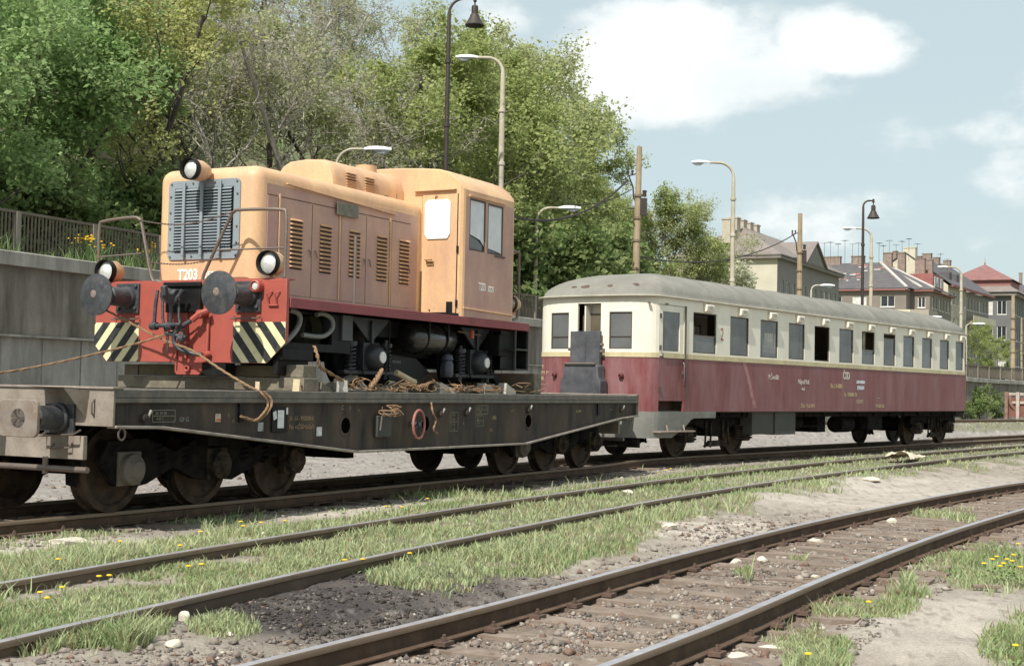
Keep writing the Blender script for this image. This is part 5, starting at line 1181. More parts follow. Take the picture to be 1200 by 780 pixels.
    for (px_, py_, r_) in ((-3.50, .22, .12), (-3.49, .50, .07), (-3.48, -.40, .07), (-3.36, -.95, .09)):
        m = MB(); k = 9; c0 = Vector((px_, py_, 0)); vv_ = []
        for j in range(k): a = j / k * 6.283; q = r_ * rgq.uniform(.6, 1.2); vv_.append((a, q))
        def zz(x, y):
            sc_ = None; # find ring scale at this spot by search
            best = 1
            for q in np.linspace(0, 1, 200):
                # front outline point
                xf = -1.15 + (fx(y / max(q, .01)) + 1.15) * q if abs(y / max(q, .01)) < HW else 9
                if xf <= x: best = q; break
            return 3.36 + .60 * (max(0, 1 - best ** 2.5)) ** .58
        V = [(px_ + q * math.cos(a) * .5, py_ + q * math.sin(a), zz(px_ + q * math.cos(a) * .5, py_ + q * math.sin(a)) + .012) for a, q in vv_]
        m.add(V, [tuple(range(k))]); m.build('rust_patch', RUSTM, roof)
    # ventilator boxes
    for a, b in wins:
        c = (a + b) / 2 + .08; m = MB(); m.prism([(-HW, 3.13), (-HW - .075, 3.13), (-HW - .10, 3.17), (-HW - .10, 3.27), (-HW, 3.31)], c - .17, c + .17, 'yz'); v = m.build('ventilator', CREAM, RC, bevel=.006)
        m = MB()
        for q in (-.06, 0, .06): m.box(c + q - .008, c + q + .008, -HW - .103, -HW - .099, 3.18, 3.26)
        m.build('vent_slot', FRAME, v)
    # windows
    def win(s_a, s_b, z0, z1, mode):
        t = .022; m = MB(); n_ = 5
        def seg(a, b, c_, d_):
            q = [a + (b - a) * i / n_ for i in range(n_ + 1)] if b - a > .2 else [a, b]
            for u, w in zip(q[:-1], q[1:]): 
                m.add([pmap(u, c_, .015), pmap(w, c_, .015), pmap(w, d_, .015), pmap(u, d_, .015), pmap(u, c_, .04), pmap(w, c_, .04), pmap(w, d_, .04), pmap(u, d_, .04)], [(0, 1, 2, 3), (0, 4, 5, 1), (3, 2, 6, 7), (0, 3, 7, 4), (1, 5, 6, 2)])
        seg(s_a, s_a + t, z0, z1); seg(s_b - t, s_b, z0, z1); seg(s_a + t, s_b - t, z0, z0 + t); seg(s_a + t, s_b - t, z1 - t, z1)
        if mode == 'bar': seg(s_a + t, s_b - t, z0 + .25, z0 + .265)
        f = m.build('window_frame', FRAME, upw, ang=30)
        if mode == 'open': return
        zt = z1 - t
        if mode == 'half': zt = z0 + (z1 - z0) * .42
        if mode == 'most': zt = z0 + (z1 - z0) * .84
        if mode in ('half', 'most'): m2 = MB(); m = m2; seg(s_a + t, s_b - t, zt, zt + .02); m2.build('sash_bar', STEEL, f)
        m = MB(); q = [s_a + t + (s_b - s_a - 2 * t) * i / 5 for i in range(6)]
        for u, w in zip(q[:-1], q[1:]): m.add([pmap(u, z0 + t, .032), pmap(w, z0 + t, .032), pmap(w, zt, .032), pmap(u, zt, .032)], [(0, 1, 2, 3)])
        m.build('window_pane', GLS, f)
    modes = ['half', 'p', 'p', 'p', 'open', 'p', 'half', 'most', 'p', 'p', 'p', 'p']
    for (a, b), md in zip(wins, modes): win(S(a), S(b), ZW0, ZW1, md)
    cur = mat('railcar curtain and reflection', (.34, .31, .25), .9, var=.3, scale=5, bump=.5, bscale=10)
    for k, (f0, f1) in {2: (.1, .45), 3: (.45, .8), 6: (.3, .5), 9: (.5, .95), 5: (.0, .25), 10: (.1, .4)}.items():  # drapes, plus pale cloth standing in for reflections and light patches in panes
        a, b = wins[k]; m = MB(); V = []
        for q in range(9):
            x = a + (b - a) * (f0 + (f1 - f0) * q / 8); V += [(x, -HW + .09 + .02 * (q % 2), ZW0 + (.05 if k % 2 else .3)), (x, -HW + .09 + .02 * (q % 2), ZW1 - .02)]
        m.add(V, [(2 * q, 2 * q + 2, 2 * q + 3, 2 * q + 1) for q in range(8)]); m.build('curtain', cur, RC)
    for i, (a, b) in enumerate(wins): win(SF_(b), SF_(a), ZW0, ZW1, 'open' if i in (0, 4, 6) else 'p')
    win(sfront(-.50), sfront(-1.0), ZW0 + .02, 3.02, 'bar'); win(sfront(1.0), sfront(.50), ZW0 + .02, 3.02, 'bar')
    # side door
    dm = MB(); a, b = door[0] + .008, door[1] - .008; wa, wb = a + .13, b - .16
    f1 = lambda s, z, d: pmap(s, z, d + .012)
    wallgrid(dm, f1, [c for c in cum if a < c < b] + [a, b], [2.125, 3.18], [(wa, wb, 2.24, 3.05)], .03); dd = dm.build('side_door', CREAM, RC)
    dm = MB(); wallgrid(dm, f1, [c for c in cum if a < c < b] + [a, b], [1.22, 2.12], [], .03); dm.build('door_lower_panel', RCRED, dd)
    dm = MB(); dm.add([pmap(wa, 2.24, .03), pmap(wb, 2.24, .03), pmap(wb, 3.05, .03), pmap(wa, 3.05, .03)], [(0, 1, 2, 3)]); dm.build('window_pane', GLS, dd)
    dm = MB(); dm.box(-2.20, -2.17, -HW - .03, -HW - .002, 1.25, 3.2); dm.build('door_post', FRAME, RC)
    dm = MB(); dm.tube([(-2.28, -HW - .02, 1.62), (-2.28, -HW - .05, 1.66), (-2.28, -HW - .05, 1.98), (-2.28, -HW - .02, 2.02)], .013, 6); dm.box(-2.3, -2.26, -HW - .03, -HW, 1.78, 1.84); dm.build('door_handle', STEEL, dd)
    dm = MB()
    for z in (1.45, 2.3, 2.95): dm.box(-3.20, -3.17, -HW - .02, -HW + .01, z - .05, z + .05)
    dm.build('door_hinge', FRAME, dd)
    MB().box(-3.12, -2.24, -HW + .25, -HW + .27, .98, 1.22).build('step_recess', mat('recess brown', (.07, .03, .02), .8, var=.3), RC)
    mb = MB(); mb.box(-3.30, -1.85, -HW - .10, -HW + .12, .575, .605); mb.tube([(-2.9, -HW - .03, .60), (-2.9, -HW + .0, .72)], .018, 6); mb.tube([(-2.2, -HW - .03, .60), (-2.2, -HW, .72)], .018, 6); mb.build('foot_board', mat('footboard', (.30, .24, .19), .8, var=.2, dirt=(.14, .1, .08), damt=.4, dscale=6), RC, bevel=.005)
    # gangway front
    gx = fx(0)
    m = MB(); m.box(gx - .14, gx - .06, -.37, .35, 1.90, 2.62); m.box(gx - .15, gx - .14, -.03, -.01, 1.94, 2.60); gd = m.build('gangway_plate', SHEET, RC, bevel=.012)
    m = MB(); P = [(-.39, 1.93), (-.43, 1.90), (-.44, 1.68), (-.50, 1.60), (-.51, 1.0), (.49, 1.0), (.48, 1.60), (.42, 1.68), (.41, 1.90), (.37, 1.93)]; m.prism([(a_ - 0, b_) for a_, b_ in P], gx - .30, gx - .02, 'yz'); m.build('gangway_apron', SHEET, RC, bevel=.02)
    m = MB(); m.tube([(gx - .2, -.40, 1.88), (gx - .33, -.38, 1.95), (gx - .33, .36, 1.95), (gx - .2, .38, 1.88)], .02, 8); m.build('gangway_rail', STEEL, RC)
    m = MB()
    for y, z in ((-.40, 2.34), (-.40, 2.2), (.38, 2.25)): m.lathe((gx - .1, y, z), (0, 1, 0), [(0, -.03), (.035, -.03), (.035, .03), (0, .03)], 10)
    m.build('gangway_latch', STEEL, RC)
    m = MB(); m.box(gx + .25, gx + .28, -.30, .27, 2.15, 3.2); m.build('vestibule_wall', CREAM, RC)
    m = MB(); m.box(gx + .2, gx + .245, -.16, .27, 2.25, 3.0); m.build('inner_door', mat('inner brown', (.10, .08, .05), .7, var=.2), RC)
    m = MB(); m.box(gx + .02, gx + .22, .08, .11, 2.15, 3.15); m.build('open_leaf', CREAM, RC)
    for y in (-.80, .85):
        m = MB(); m.lathe((fx(y) - .0, y, 1.72), (-1, 0, 0), [(0, 0), (.05, 0), (.06, .03), (.045, .07), (.02, .08), (.02, .02), (0, .02)], 14); m.build('socket', mat('socket', (.12, .03, .03), .5), RC)
    m = MB(); m.tube([(fx(-1.3) - .02, -1.33, 3.2), (fx(-1.3) - .08, -1.36, 3.2)], .03, 8); m.tube([(-3.0, -HW - .01, 3.2), (-3.0, -HW - .06, 3.2)], .02, 8); m.box(-3.62, -3.52, 1.0, 1.36, 3.28, 3.36) if False else None; m.build('marker_bracket', STEEL, RC)
    for y in (-.97, .97):
        m = MB(); m.lathe((gx + .1, y, 1.03), (-1, 0, 0), [(.12, 0), (.12, .3), (.1, .31), (.1, .45), (.24, .46), (.25, .50), (0, .52)], 28); m.build('buffer', BUFG, RC)
        m = MB(); m.lathe((XB + .15, y, 1.06), (1, 0, 0), [(.12, 0), (.12, .25), (.1, .26), (.1, .5), (.25, .51), (.25, .55), (0, .57)], 28); m.build('buffer', BUFG, RC)
    # rear end details
    m = MB(); m.box(XB + .05, XB + .14, -1.43, -1.37, 1.1, 3.2); m.tube([(XB + .12, -1.42, 1.1), (XB + .12, -1.42, 2.8)], .02, 8); m.build('end_post', mat('orange rust post', (.20, .10, .06), .7, var=.3), RC)
    # interior
    m = MB(); m.box(-3.2, 15.2, -1.38, 1.38, .98, 1.02); m.build('floor', INTER, RC)
    m = MB(); m.box(-2.1, -2.07, -1.38, 1.38, 1.0, 3.3); m.box(.9, .93, -1.38, -.3, 1.0, 3.3); m.box(8.4, 8.43, -1.38, 1.38, 1.0, 3.3); m.build('partition', INTER, RC)
    seat = mat('seat leather', (.10, .045, .025), .6, var=.2)
    for k in range(8):
        x = 1.1 + k * 1.47
        if 7.8 < x < 8.8: continue
        for s in (-1, 1): 
            m = MB(); y0_, y1_ = sorted((s * .42, s * 1.34)); m.box(x - .06, x + .06, y0_, y1_, 1.4, 2.25); m.box(x - .5, x + .5, y0_, y1_, 1.38, 1.46); m.build('seat', seat, RC, bevel=.02)
    # lettering
    T = lambda s, x, z, sz, m_=LETY, sx=1.: text(s, sz, RC, (x, -HW - .003, z), SIDE, m_, sx=sx)
    lw = mat('white lettering', (.58, .55, .48), .7, var=.15)
    text('2', .40, RC, (-.63, -HW - .003, 2.55), SIDE, mat('number red', (.36, .12, .12), .6), sx=.8)
    text('ČSD', .26, RC, (6.02, -HW - .003, 1.82), SIDE, lw, sx=.85, off=.006); T('Bix 5-0-0001', 5.25, 1.58, .16, LETY, .9); m = MB(); m.box(6.9, 7.45, -HW - .004, -HW - .001, 1.72, 1.80); m.box(6.95, 7.4, -HW - .0045, -HW - .001, 1.56, 1.66); m.build('paper_notice', mat('notice', (.55, .55, .62), .7, var=.25, scale=12), RC)
    T('3a  102000-78', 6.1, 1.38, .14); T('12.1957', 6.9, 1.20, .14); T('P.Čmelák', 1.75, 1.74, .17, lw, .85); T('Nájezd Kol.', 3.35, 1.66, .16, lw, .85); T('4x6', 3.55, 1.50, .12, lw); T('ŽOS - 15.3.1979', 3.5, 1.09, .12); T('PS 6.20  8.5t', 8.2, 1.10, .12); T('—', 8.3, 1.30, .2)
    for i, s in enumerate(('T', 'M M', 'B', '— · —')): text(s, .10, RC, (fx(1.05) - .03, 1.22, 1.85 - i * .12), (R(90), 0, R(-78)), LETY)
    text('Brno', .09, RC, (fx(-.95) - .02, -.86, 1.22), (R(90), 0, R(-108)), lw)
    # the pale streak down the side
    m = MB(); m.prism([(.45, 2.09), (.62, 2.09), (.85, 1.7), (1.0, 1.35), (1.15, 1.08), (1.0, 1.08), (.86, 1.35), (.68, 1.7)], -HW - .0025, -HW - .0012); m.build('scrape_mark', mat('streak tone', (.36, .19, .18), .6, var=.25, scale=9, dirt=(.25, .08, .08), damt=.5, dscale=8), RC)
    # running gear
    def rbog(xs):
        b = thing('bogie', '', ''); del b['label'], b['category']; b.parent = RC
        for x in xs: wheelset(b, x, .47, WHEEL)
        x0, x1 = xs; xm = (x0 + x1) / 2
        for s in (-1, 1):
            MB().prism([(x0 - .6, .62), (x0 - .5, .86), (x1 + .5, .86), (x1 + .6, .62), (x1 + .35, .60), (x1 - .3, .72), (xm + .5, .60), (xm + .3, .45), (xm - .3, .45), (xm - .5, .60), (x0 + .3, .72), (x0 - .35, .60)], s * .98, s * 1.05).build('bogie_side_frame', BOGBLK, b, bevel=.01)
            for x in xs:
                a = MB(); a.box(x - .16, x + .16, s * 1.0, s * 1.12, .32, .66); a.lathe((x, s * 1.1, .48), (0, s, 0), [(.13, 0), (.12, .06), (0, .08)], 18)
                for q in (-.3, .3): a.tube([(x + q + .07 * math.cos(t), s * 1.04 + .07 * math.sin(t), .34 + .3 * t / 31) for t in np.linspace(0, 31, 80)], .016, 5)
                a.build('axle_box', BOGIE, b)
            a = MB()
            for k in range(6): a.box(xm - .5 + k * .04, xm + .5 - k * .04, s * 1.0, s * 1.1, .22 + k * .022, .24 + k * .022)
            for q in (-.55, -.3, .3, .55): a.tube([(xm + q, s * 1.08, .2), (xm + q * .9, s * 1.08, .78)], .025, 6)
            a.build('leaf_spring', BOGIE, b)
        MB().box(x0 - .4, x1 + .4, -.9, .9, .5, .72).build('bogie_bolster', BOGBLK, b)
    rbog((-1.35, 1.30)); rbog((12.38, 15.1 - .05))
    m = MB()
    for y in (-1.2, -.4, .4, 1.2): m.box(-2.9, 15.1, y - .05, y + .05, .86, .99)
    for x in np.arange(-2.5, 15, 1.1): m.box(x, x + .08, -1.3, 1.3, .88, .985)
    m.build('underframe', BOGBLK, RC)
    m = MB(); m.box(1.15, 2.25, -1.35, -.5, .47, .99); m.box(2.28, 3.38, -1.38, -.5, .45, .99); m.build('battery_box', mat('battery box', (.05, .05, .045), .7, var=.2, dirt=(.1, .09, .07), damt=.4), RC, bevel=.008)
    m = MB(); m.cyl((4.2, -.6, .72), (5.1, -.6, .72), .2, 18); m.tube([(3.4, -1.1, .8), (4.3, -1.1, .62), (5.2, -1.1, .62), (5.6, -1.1, .85)], .018, 6); m.box(5.7, 6.2, -.9, -.2, .45, .9); m.cyl((6.8, -.9, .65), (7.6, -.9, .65), .22, 18); m.box(8.3, 9.3, -1.2, -.4, .5, .95); m.cyl((9.8, .3, .62), (11, .3, .62), .25, 18); m.build('brake_equipment', BOGBLK, RC)
    m = MB(); m.tube([(-3.7, -.4, .75), (-3.95, -.4, .6), (-3.95, -.35, .42)], .03, 8); m.box(-3.45, -3.35, -1.1, 1.1, .26, .44); m.build('rail_guard', BOGBLK, RC)
railcar()
# ================================================================== retaining wall, street and hillside
WP = smooth(catmull([(-30, -12), (-20, 10), (-10.8, 30), (.2, 54), (18, 82), (38, 111), (66, 143), (110, 185)], 10), 6)
WPR = resamp(WP, 1.0)
def tang(P): T = np.gradient(P, axis=0); return T / np.linalg.norm(T, axis=1)[:, None]
def wtop(Y): return 4.1 - 1.25 * float(sst(60, 112, np.array(float(Y)))) - .0
WT = np.array([wtop(p[1]) for p in WPR]); WTT = tang(WPR)
def sweep(mb, prof, P, T, Z, mi=0):
    """prof (offset away from camera side negative = towards us, z relative to top)"""
    n = len(prof); b = len(mb.v)
    for p, t, z in zip(P, T, Z):
        for o, dz in prof: mb.v.append((p[0] - t[1] * o, p[1] + t[0] * o, (z + dz) if dz > -50 else -.4))
    for i in range(len(P) - 1):
        for j in range(n):
            k = (j + 1) % n; mb.f.append((b + i * n + j, b + i * n + k, b + (i + 1) * n + k, b + (i + 1) * n + j)); mb.mi.append(mi)
    return mb
RWL = thing('retaining_wall', 'long stained concrete retaining wall with a coping behind the trains', 'retaining wall')
sweep(MB(), [(-.28, -.30), (-.28, -.02), (-.25, 0), (.35, 0), (.35, -.3)], WPR, WTT, WT).build('coping', CONC, RWL)
sweep(MB(), [(-.12, -1.75), (-.12, -.302), (.3, -.302), (.3, -1.75)], WPR, WTT, WT).build('upper_beam', CONCD, RWL)
sweep(MB(), [(-.16, -1.80), (-.16, -1.752), (.3, -1.752), (.3, -1.80)], WPR, WTT, WT).build('shadow_ledge', CONC, RWL)
LOWW = mat('lower concrete', (.38, .37, .335), .85, var=.16, scale=1.2, dirt=(.16, .15, .13), damt=.6, dscale=1.5, streak=.8, bump=.25)
mb = MB(); P = resamp(WP, 1.25); T = tang(P)
for i in range(len(P) - 1):
    a, b = P[i], P[i + 1]; t = (b - a) / np.linalg.norm(b - a); nn = np.array([-t[1], t[0]]); z1 = wtop(a[1]) - 1.80; o = .01 * (i % 3); L = .6135
    c = (a + b) / 2; mb.obox((c[0] + nn[0] * (.15 + o), c[1] + nn[1] * (.15 + o), (z1 - .4) / 2), Vector((t[0], t[1], 0)) * L, Vector((nn[0], nn[1], 0)) * .15, (0, 0, (z1 + .4) / 2))
mb.build('wall_slabs', LOWW, RWL, bevel=.015, smooth=False)
# terraced street and wooded hill behind
def hz(a_y, t):
    top = wtop(a_y)
    k = 1 - float(sst(78, 135, np.array(float(a_y)))); s = max(0, t - 8)
    return top - .05 + k * min(26, .62 * s) * min(1, s / 5) + .5 * math.sin(t * .7 + a_y * .3) * k * min(1, s / 6)
ts = [.3, 1.2, 2, 4, 6, 7.5, 8.5] + list(np.arange(9.5, 40, 1.5)) + [45, 55, 70, 100, 150, 260, 420]
Pq = resamp(WP, 2.0); Tq = tang(Pq); vs = []
for p, t in zip(Pq, Tq):
    for d in ts:
        zz = hz(p[1], d) if p[1] < 140 or d < 60 else wtop(p[1]) - .05
        vs.append((p[0] - t[1] * d, p[1] + t[0] * d, zz + (random.uniform(-.12, .12) if d > 9 else 0)))
nT = len(ts); mb = MB(); mb.add(vs, [(i * nT + j, i * nT + j + 1, (i + 1) * nT + j + 1, (i + 1) * nT + j) for i in range(len(Pq) - 1) for j in range(nT - 1)])
HILL = mat('hill soil', (.20, .17, .12), .95, var=.3, scale=.35, dirt=(.15, .21, .08), damt=.7, dscale=.25, bump=.6, bscale=3)
o = mb.build('hillside', HILL, None, ang=80); o['kind'] = 'structure'
o = sweep(MB(), [(.36, -.03), (.36, -.02), (7.2, -.02), (7.2, -.03)], Pq, Tq, [wtop(p[1]) for p in Pq]).build('street', mat('asphalt', (.075, .073, .07), .9, var=.15, bump=.3), None); o['kind'] = 'structure'
def wallpt(Y, d=0):   # point on wall line at given depth, moved d metres away
    i = int(np.argmin(np.abs(WPR[:, 1] - Y))); p, t = WPR[i], WTT[i]; return Vector((p[0] - t[1] * d, p[1] + t[0] * d, WT[i])), Vector((t[0], t[1], 0))
# railing
RLG = thing('railing', 'brown metal railing with thin vertical bars along the top of the retaining wall', 'railing')
Pr = resamp(WP, .115); Tr = tang(Pr); i0 = np.argmax(Pr[:, 1] > 22); i1 = np.argmax(Pr[:, 1] > 150)
off = .85; pp = []; post = 0
bars = MB(); posts = []
for i in range(i0, i1):
    p, t = Pr[i], Tr[i]; x, y = p[0] - t[1] * off, p[1] + t[0] * off; z = wtop(p[1]); k = i - i0
    if k % 22 == 0: posts.append((x, y, z, t))
    w = .010 + .00012 * p[1]
    bars.obox((x, y, z + .56), Vector((t[0], t[1], 0)) * w, Vector((-t[1], t[0], 0)) * w, (0, 0, .42)) if p[1] < 75 or k % 2 == 0 else None
ba = bars.build('railing_bars', RAILING, RLG, smooth=False); ba['kind'] = 'stuff'
Pt = resamp(WP, 2.0); Tt = tang(Pt); m_ = (Pt[:, 1] > 21) & (Pt[:, 1] < 152)
sweep(MB(), [(off - .035, .98), (off + .035, .98), (off + .035, 1.04), (off - .035, 1.04)], Pt[m_], Tt[m_], [wtop(p[1]) for p in Pt[m_]]).build('top_rail', RAILING, RLG)
sweep(MB(), [(off - .02, .12), (off + .02, .12), (off + .02, .16), (off - .02, .16)], Pt[m_], Tt[m_], [wtop(p[1]) for p in Pt[m_]]).build('bottom_rail', RAILING, RLG)
for x, y, z, t in posts: MB().obox((x, y, z + .5), Vector((t[0], t[1], 0)) * .06, Vector((-t[1], t[0], 0)) * .06, (0, 0, .52)).build('railing_post', CONCP if False else mat('post paint', (.24, .21, .17), .7, var=.2), RLG)
# ================================================================== trees
LEAF = {}
def leafmat(k):
    if k not in LEAF: LEAF[k] = mat('leaf ' + k, (.1, .1, .1), .55, attr='Col', var=.1, scale=.6, bump=0, trans=.5, spec=.2)
    return LEAF[k]
KIND = dict(   # leaf colours (albedo), leaf count, size, cluster radius, bareness
    lush=([(.27, .40, .15), (.36, .47, .21), (.19, .31, .10)], 24000, .095, .38),
    yellow=([(.50, .51, .20), (.42, .46, .17), (.56, .55, .24)], 7500, .085, .34),
    spring=([(.41, .44, .22), (.48, .50, .26), (.34, .38, .18)], 8500, .085, .42),
    bare=([(.45, .42, .31), (.42, .43, .27), (.47, .42, .33)], 3000, .07, .38),
    dense=([(.35, .40, .15), (.43, .47, .19), (.26, .33, .12)], 24000, .10, .40),
    blossom=([(.78, .76, .64), (.5, .52, .34), (.7, .7, .55)], 11000, .09, .3),
    bush=([(.18, .26, .09), (.24, .31, .12), (.31, .36, .15)], 7000, .10, .35))
TREES = {}
def tree_mesh(kind, seed, H, spread, base, levels=4):
    rg = random.Random(seed); nr_ = np.random.default_rng(seed); mb = MB(); anchors = []
    pal, nl, ls, cr_ = KIND[kind]; bare = kind in ('bare', 'spring')
    def grow(p, d, L, r, lv):
        seg = 6 if lv == 0 else 4; pts = [p]; rad = [r]; q = p.copy(); dd = d.copy()
        end = r * (.45 if lv < 2 else .25)
        for i in range(seg):
            w = .10 if lv == 0 else .26
            dd = (dd + Vector((rg.gauss(0, w), rg.gauss(0, w), rg.gauss(0, w * .5) + (.05 if lv else 0)))).normalized()
            q = q + dd * L / seg; pts.append(q.copy()); rad.append(r + (end - r) * (i + 1) / seg)
        if r > .006: mb.tube(pts, rad, 7 if lv == 0 else (5 if lv == 1 else 3), cap=False)
        if lv >= levels - 2:
            for i, a in enumerate(pts[1:]): anchors.append((a, lv))
        if lv >= levels: return
        if lv == 0:
            nb = rg.randint(9, 12)
            for k in range(nb):
                f = base + (1 - base) * (k + .5) / nb; i = min(seg - 1, int(f * seg)); t = f * seg - i; a = pts[i].lerp(pts[i + 1], t)
                az = k * 2.4 + rg.uniform(-.5, .5); up = .25 + 1.0 * f + rg.uniform(-.15, .25); v = Vector((math.cos(az), math.sin(az), up)).normalized()
                ln = spread * (1.15 - .65 * abs(f - .45) / .55) * rg.uniform(.8, 1.15)
                grow(a, v, ln, r * (1 - f * .6) * rg.uniform(.35, .5), 1)
        else:
            nb = (5, 4, 3, 3)[min(lv, 3)] + rg.randint(0, 1)
            for k in range(nb):
                f = .25 + .75 * (k + rg.random()) / nb; i = min(seg - 1, int(f * seg)); t = f * seg - i; a = pts[i].lerp(pts[min(i + 1, seg)], t)
                v = Vector((rg.gauss(0, 1), rg.gauss(0, 1), rg.gauss(.25, .7))).normalized(); v = (dd * .75 + v * .85).normalized()
                grow(a, v, L * rg.uniform(.42, .68), max(.016 if kind == 'bare' else .009, rad[i] * .5), lv + 1)
    grow(Vector((0, 0, -.6)), Vector((rg.uniform(-.08, .08), rg.uniform(-.08, .08), 1)).normalized(), H * .88, H * .0095 + .03, 0)
    A = np.array([tuple(a) for a, l in anchors if a.z > .5]); n = nl
    wgt = np.ones(len(A)); idx = nr_.choice(len(A), n); clus = nr_.uniform(0, 1, len(A))
    c = A[idx] + nr_.normal(0, cr_ * .55, (n, 3)) * np.array([1, 1, .8])
    a = nr_.normal(0, 1, (n, 3)); a[:, 2] *= .6; a /= np.linalg.norm(a, axis=1)[:, None]; b = nr_.normal(0, 1, (n, 3)); b[:, 2] *= .5; b -= a * (a * b).sum(1)[:, None]; b /= np.linalg.norm(b, axis=1)[:, None]
    s = ls * nr_.uniform(.6, 1.35, n)[:, None]
    P = np.stack([c - a * s, c - b * s * .62 + a * s * .1, c + a * s, c + b * s * .62 + a * s * .1], 1).reshape(-1, 3)
    pal = np.array(pal); w = np.clip(clus[idx] + nr_.normal(0, .18, n), 0, 1)[:, None]
    col = np.where(w < .5, pal[0] * (1 - 2 * w) + pal[1] * 2 * w, pal[1] * (2 - 2 * w) + pal[2] * (2 * w - 1)) * nr_.uniform(.85, 1.15, (n, 1))
    lm = npmesh('crown', P, np.arange(n * 4).reshape(-1, 4), leafmat(kind), np.repeat(col, 4, 0))
    tm = bpy.data.meshes.new('trunk'); tm.from_pydata(mb.v, [], mb.f); tm.materials.append(BARKP if kind in ('bare',) else BARK); tm.shade_smooth()
    return lm, tm
def tree(kind, var, x, y, z, s=1., rz=0., lab='', name='deciduous_tree', cat='tree', group=None, sz=None):
    key = (kind, var)
    if key not in TREES:
        H, sp, ba = dict(lush=(11, 4.2, .12), yellow=(13, 3.4, .30), spring=(14, 3.8, .25), bare=(13, 4.2, .22), dense=(13, 4.3, .10), blossom=(5, 2.3, .15), bush=(3.2, 1.7, .05))[kind]
        TREES[key] = tree_mesh(kind, 100 + var * 17 + len(kind), H, sp, ba, 3 if kind in ('blossom', 'bush') else 4)
    lm, tm = TREES[key]; t = thing(name, lab, cat, (x, y, z), rz, group); t.scale = (s, s, sz or s)
    for m, nm in ((tm, 'trunk'), (lm, 'crown')): o = bpy.data.objects.new(nm, m); COL.objects.link(o); o.parent = t
    return t
def hill_at(x, y):
    d = np.hypot(WPR[:, 0] - x, WPR[:, 1] - y); i = int(np.argmin(d)); t = WTT[i]; o = -t[1] * (x - WPR[i, 0]) + t[0] * (y - WPR[i, 1])
    return (hz(WPR[i, 1], o) if o > 0 else -.2), o
GH = 'trees on the wooded hillside'
rt = random.Random(21)
def put(kind, var, px, Y, s, lab, dz=0, sz=None, rz=None, **k):
    p = at(px, 400, Y); z, o = hill_at(p.x, p.y)
    return tree(kind, var, p.x, p.y, z + dz, s, rt.uniform(0, 6.28) if rz is None else rz, lab, group=k.pop('group', GH), sz=sz, **k)
# front rows, told apart by where they stand
put('lush', 0, -10, 42, .95, 'lush bright green tree filling the left edge above the railing')
put('lush', 1, 22, 43, .78, 'lush green tree second from the left edge above the railing posts')
put('lush', 0, -50, 36, .85, 'lush green tree cut off by the left edge of the picture')
put('bush', 0, 40, 39.5, 1.1, 'low dense green bush just behind the railing at left', name='bush', cat='bush')
put('bush', 1, 88, 41, .8, 'low green bush behind the railing left of the locomotive lamp', name='bush', cat='bush')
put('yellow', 0, 134, 47, .9, 'slim leaning tree with thin yellow leaves left of the locomotive hood')
put('yellow', 1, 208, 51, .95, 'dark trunked tree with yellowish leaves above the locomotive headlamp')
put('spring', 0, 255, 54, .9, 'forked tree just coming into leaf above the radiator')
put('bare', 0, 285, 52, .95, 'almost bare grey tree behind the engine hood')
put('bare', 1, 372, 55, 1.0, 'almost bare spreading tree behind the roof casing of the locomotive')
put('spring', 1, 330, 60, .9, 'sparse green tree between the two bare trees')
put('spring', 0, 440, 60, .9, 'sparse tree with fine twigs behind the small white street lamp')
put('bare', 0, 490, 61, .85, 'brownish twiggy tree behind the locomotive cab')
put('bush', 0, 150, 46, 1.3, 'green undergrowth bush on the slope beside the leaning trunk', name='bush', cat='bush'); put('bush', 1, 250, 50, 1.4, 'green undergrowth bush behind the left part of the hood', name='bush', cat='bush'); put('bush', 0, 180, 49, 1.2, 'small bush on the slope above the radiator corner', name='bush', cat='bush')
put('bush', 1, 420, 57, 1.5, 'green undergrowth bush behind the roof casing', name='bush', cat='bush'); put('bush', 0, 330, 54, 1.4, 'green undergrowth bush behind the middle of the hood', name='bush', cat='bush'); put('bush', 1, 495, 60, 1.5, 'green undergrowth bush behind the dark bell lamp post', name='bush', cat='bush')
put('dense', 0, 548, 63, 1.0, 'dense yellow green tree between the two tall lamp posts')
put('dense', 1, 590, 66, 1.05, 'dense yellow green tree just right of the curved lamp post')
put('dense', 0, 622, 69, 1.0, 'dense fresh green tree above the front of the railcar roof')
put('dense', 1, 648, 76, .84, 'dense tree at the right end of the wooded slope')
put('dense', 0, 692, 84, .60, 'smaller dense tree beside the weathered pole')
put('spring', 1, 590, 70, 1.12, 'tall loose tree making the skyline above the curved lamp post')
put('spring', 0, 575, 72, 1.25, 'loose leaved tree at the skyline above the locomotive cab')
# back rows filling the wood
HB = 'tree standing deeper in the wood on the hillside, crown merging with its neighbours'
for px, Y, kd, s in ((-40, 55, 'lush', 1.0), (30, 60, 'spring', .9), (90, 58, 'spring', .9), (160, 60, 'spring', 1), (150, 54, 'bare', .8), (230, 63, 'spring', 1), (300, 66, 'bare', 1.0), (370, 68, 'spring', .9), (430, 70, 'bare', .95), (480, 72, 'spring', .9), (530, 75, 'dense', .8), (190, 72, 'spring', .9), (270, 74, 'spring', 1), (340, 78, 'bare', .9), (410, 80, 'spring', .9), (470, 84, 'spring', .9), (540, 88, 'spring', 1.), (590, 84, 'dense', 1.05), (612, 82, 'dense', 1.0), (60, 70, 'spring', 1.), (-20, 74, 'spring', 1.1), (120, 76, 'yellow', 1.1), (225, 56, 'bare', .8), (405, 64, 'spring', .75), (560, 68, 'bare', .8), (640, 88, 'dense', .85), (690, 98, 'dense', .55), (-20, 50, 'lush', .9), (110, 52, 'spring', .75)):
    put(kd, rt.randint(0, 1), px, Y, s, HB, group='trees deeper in the wood')
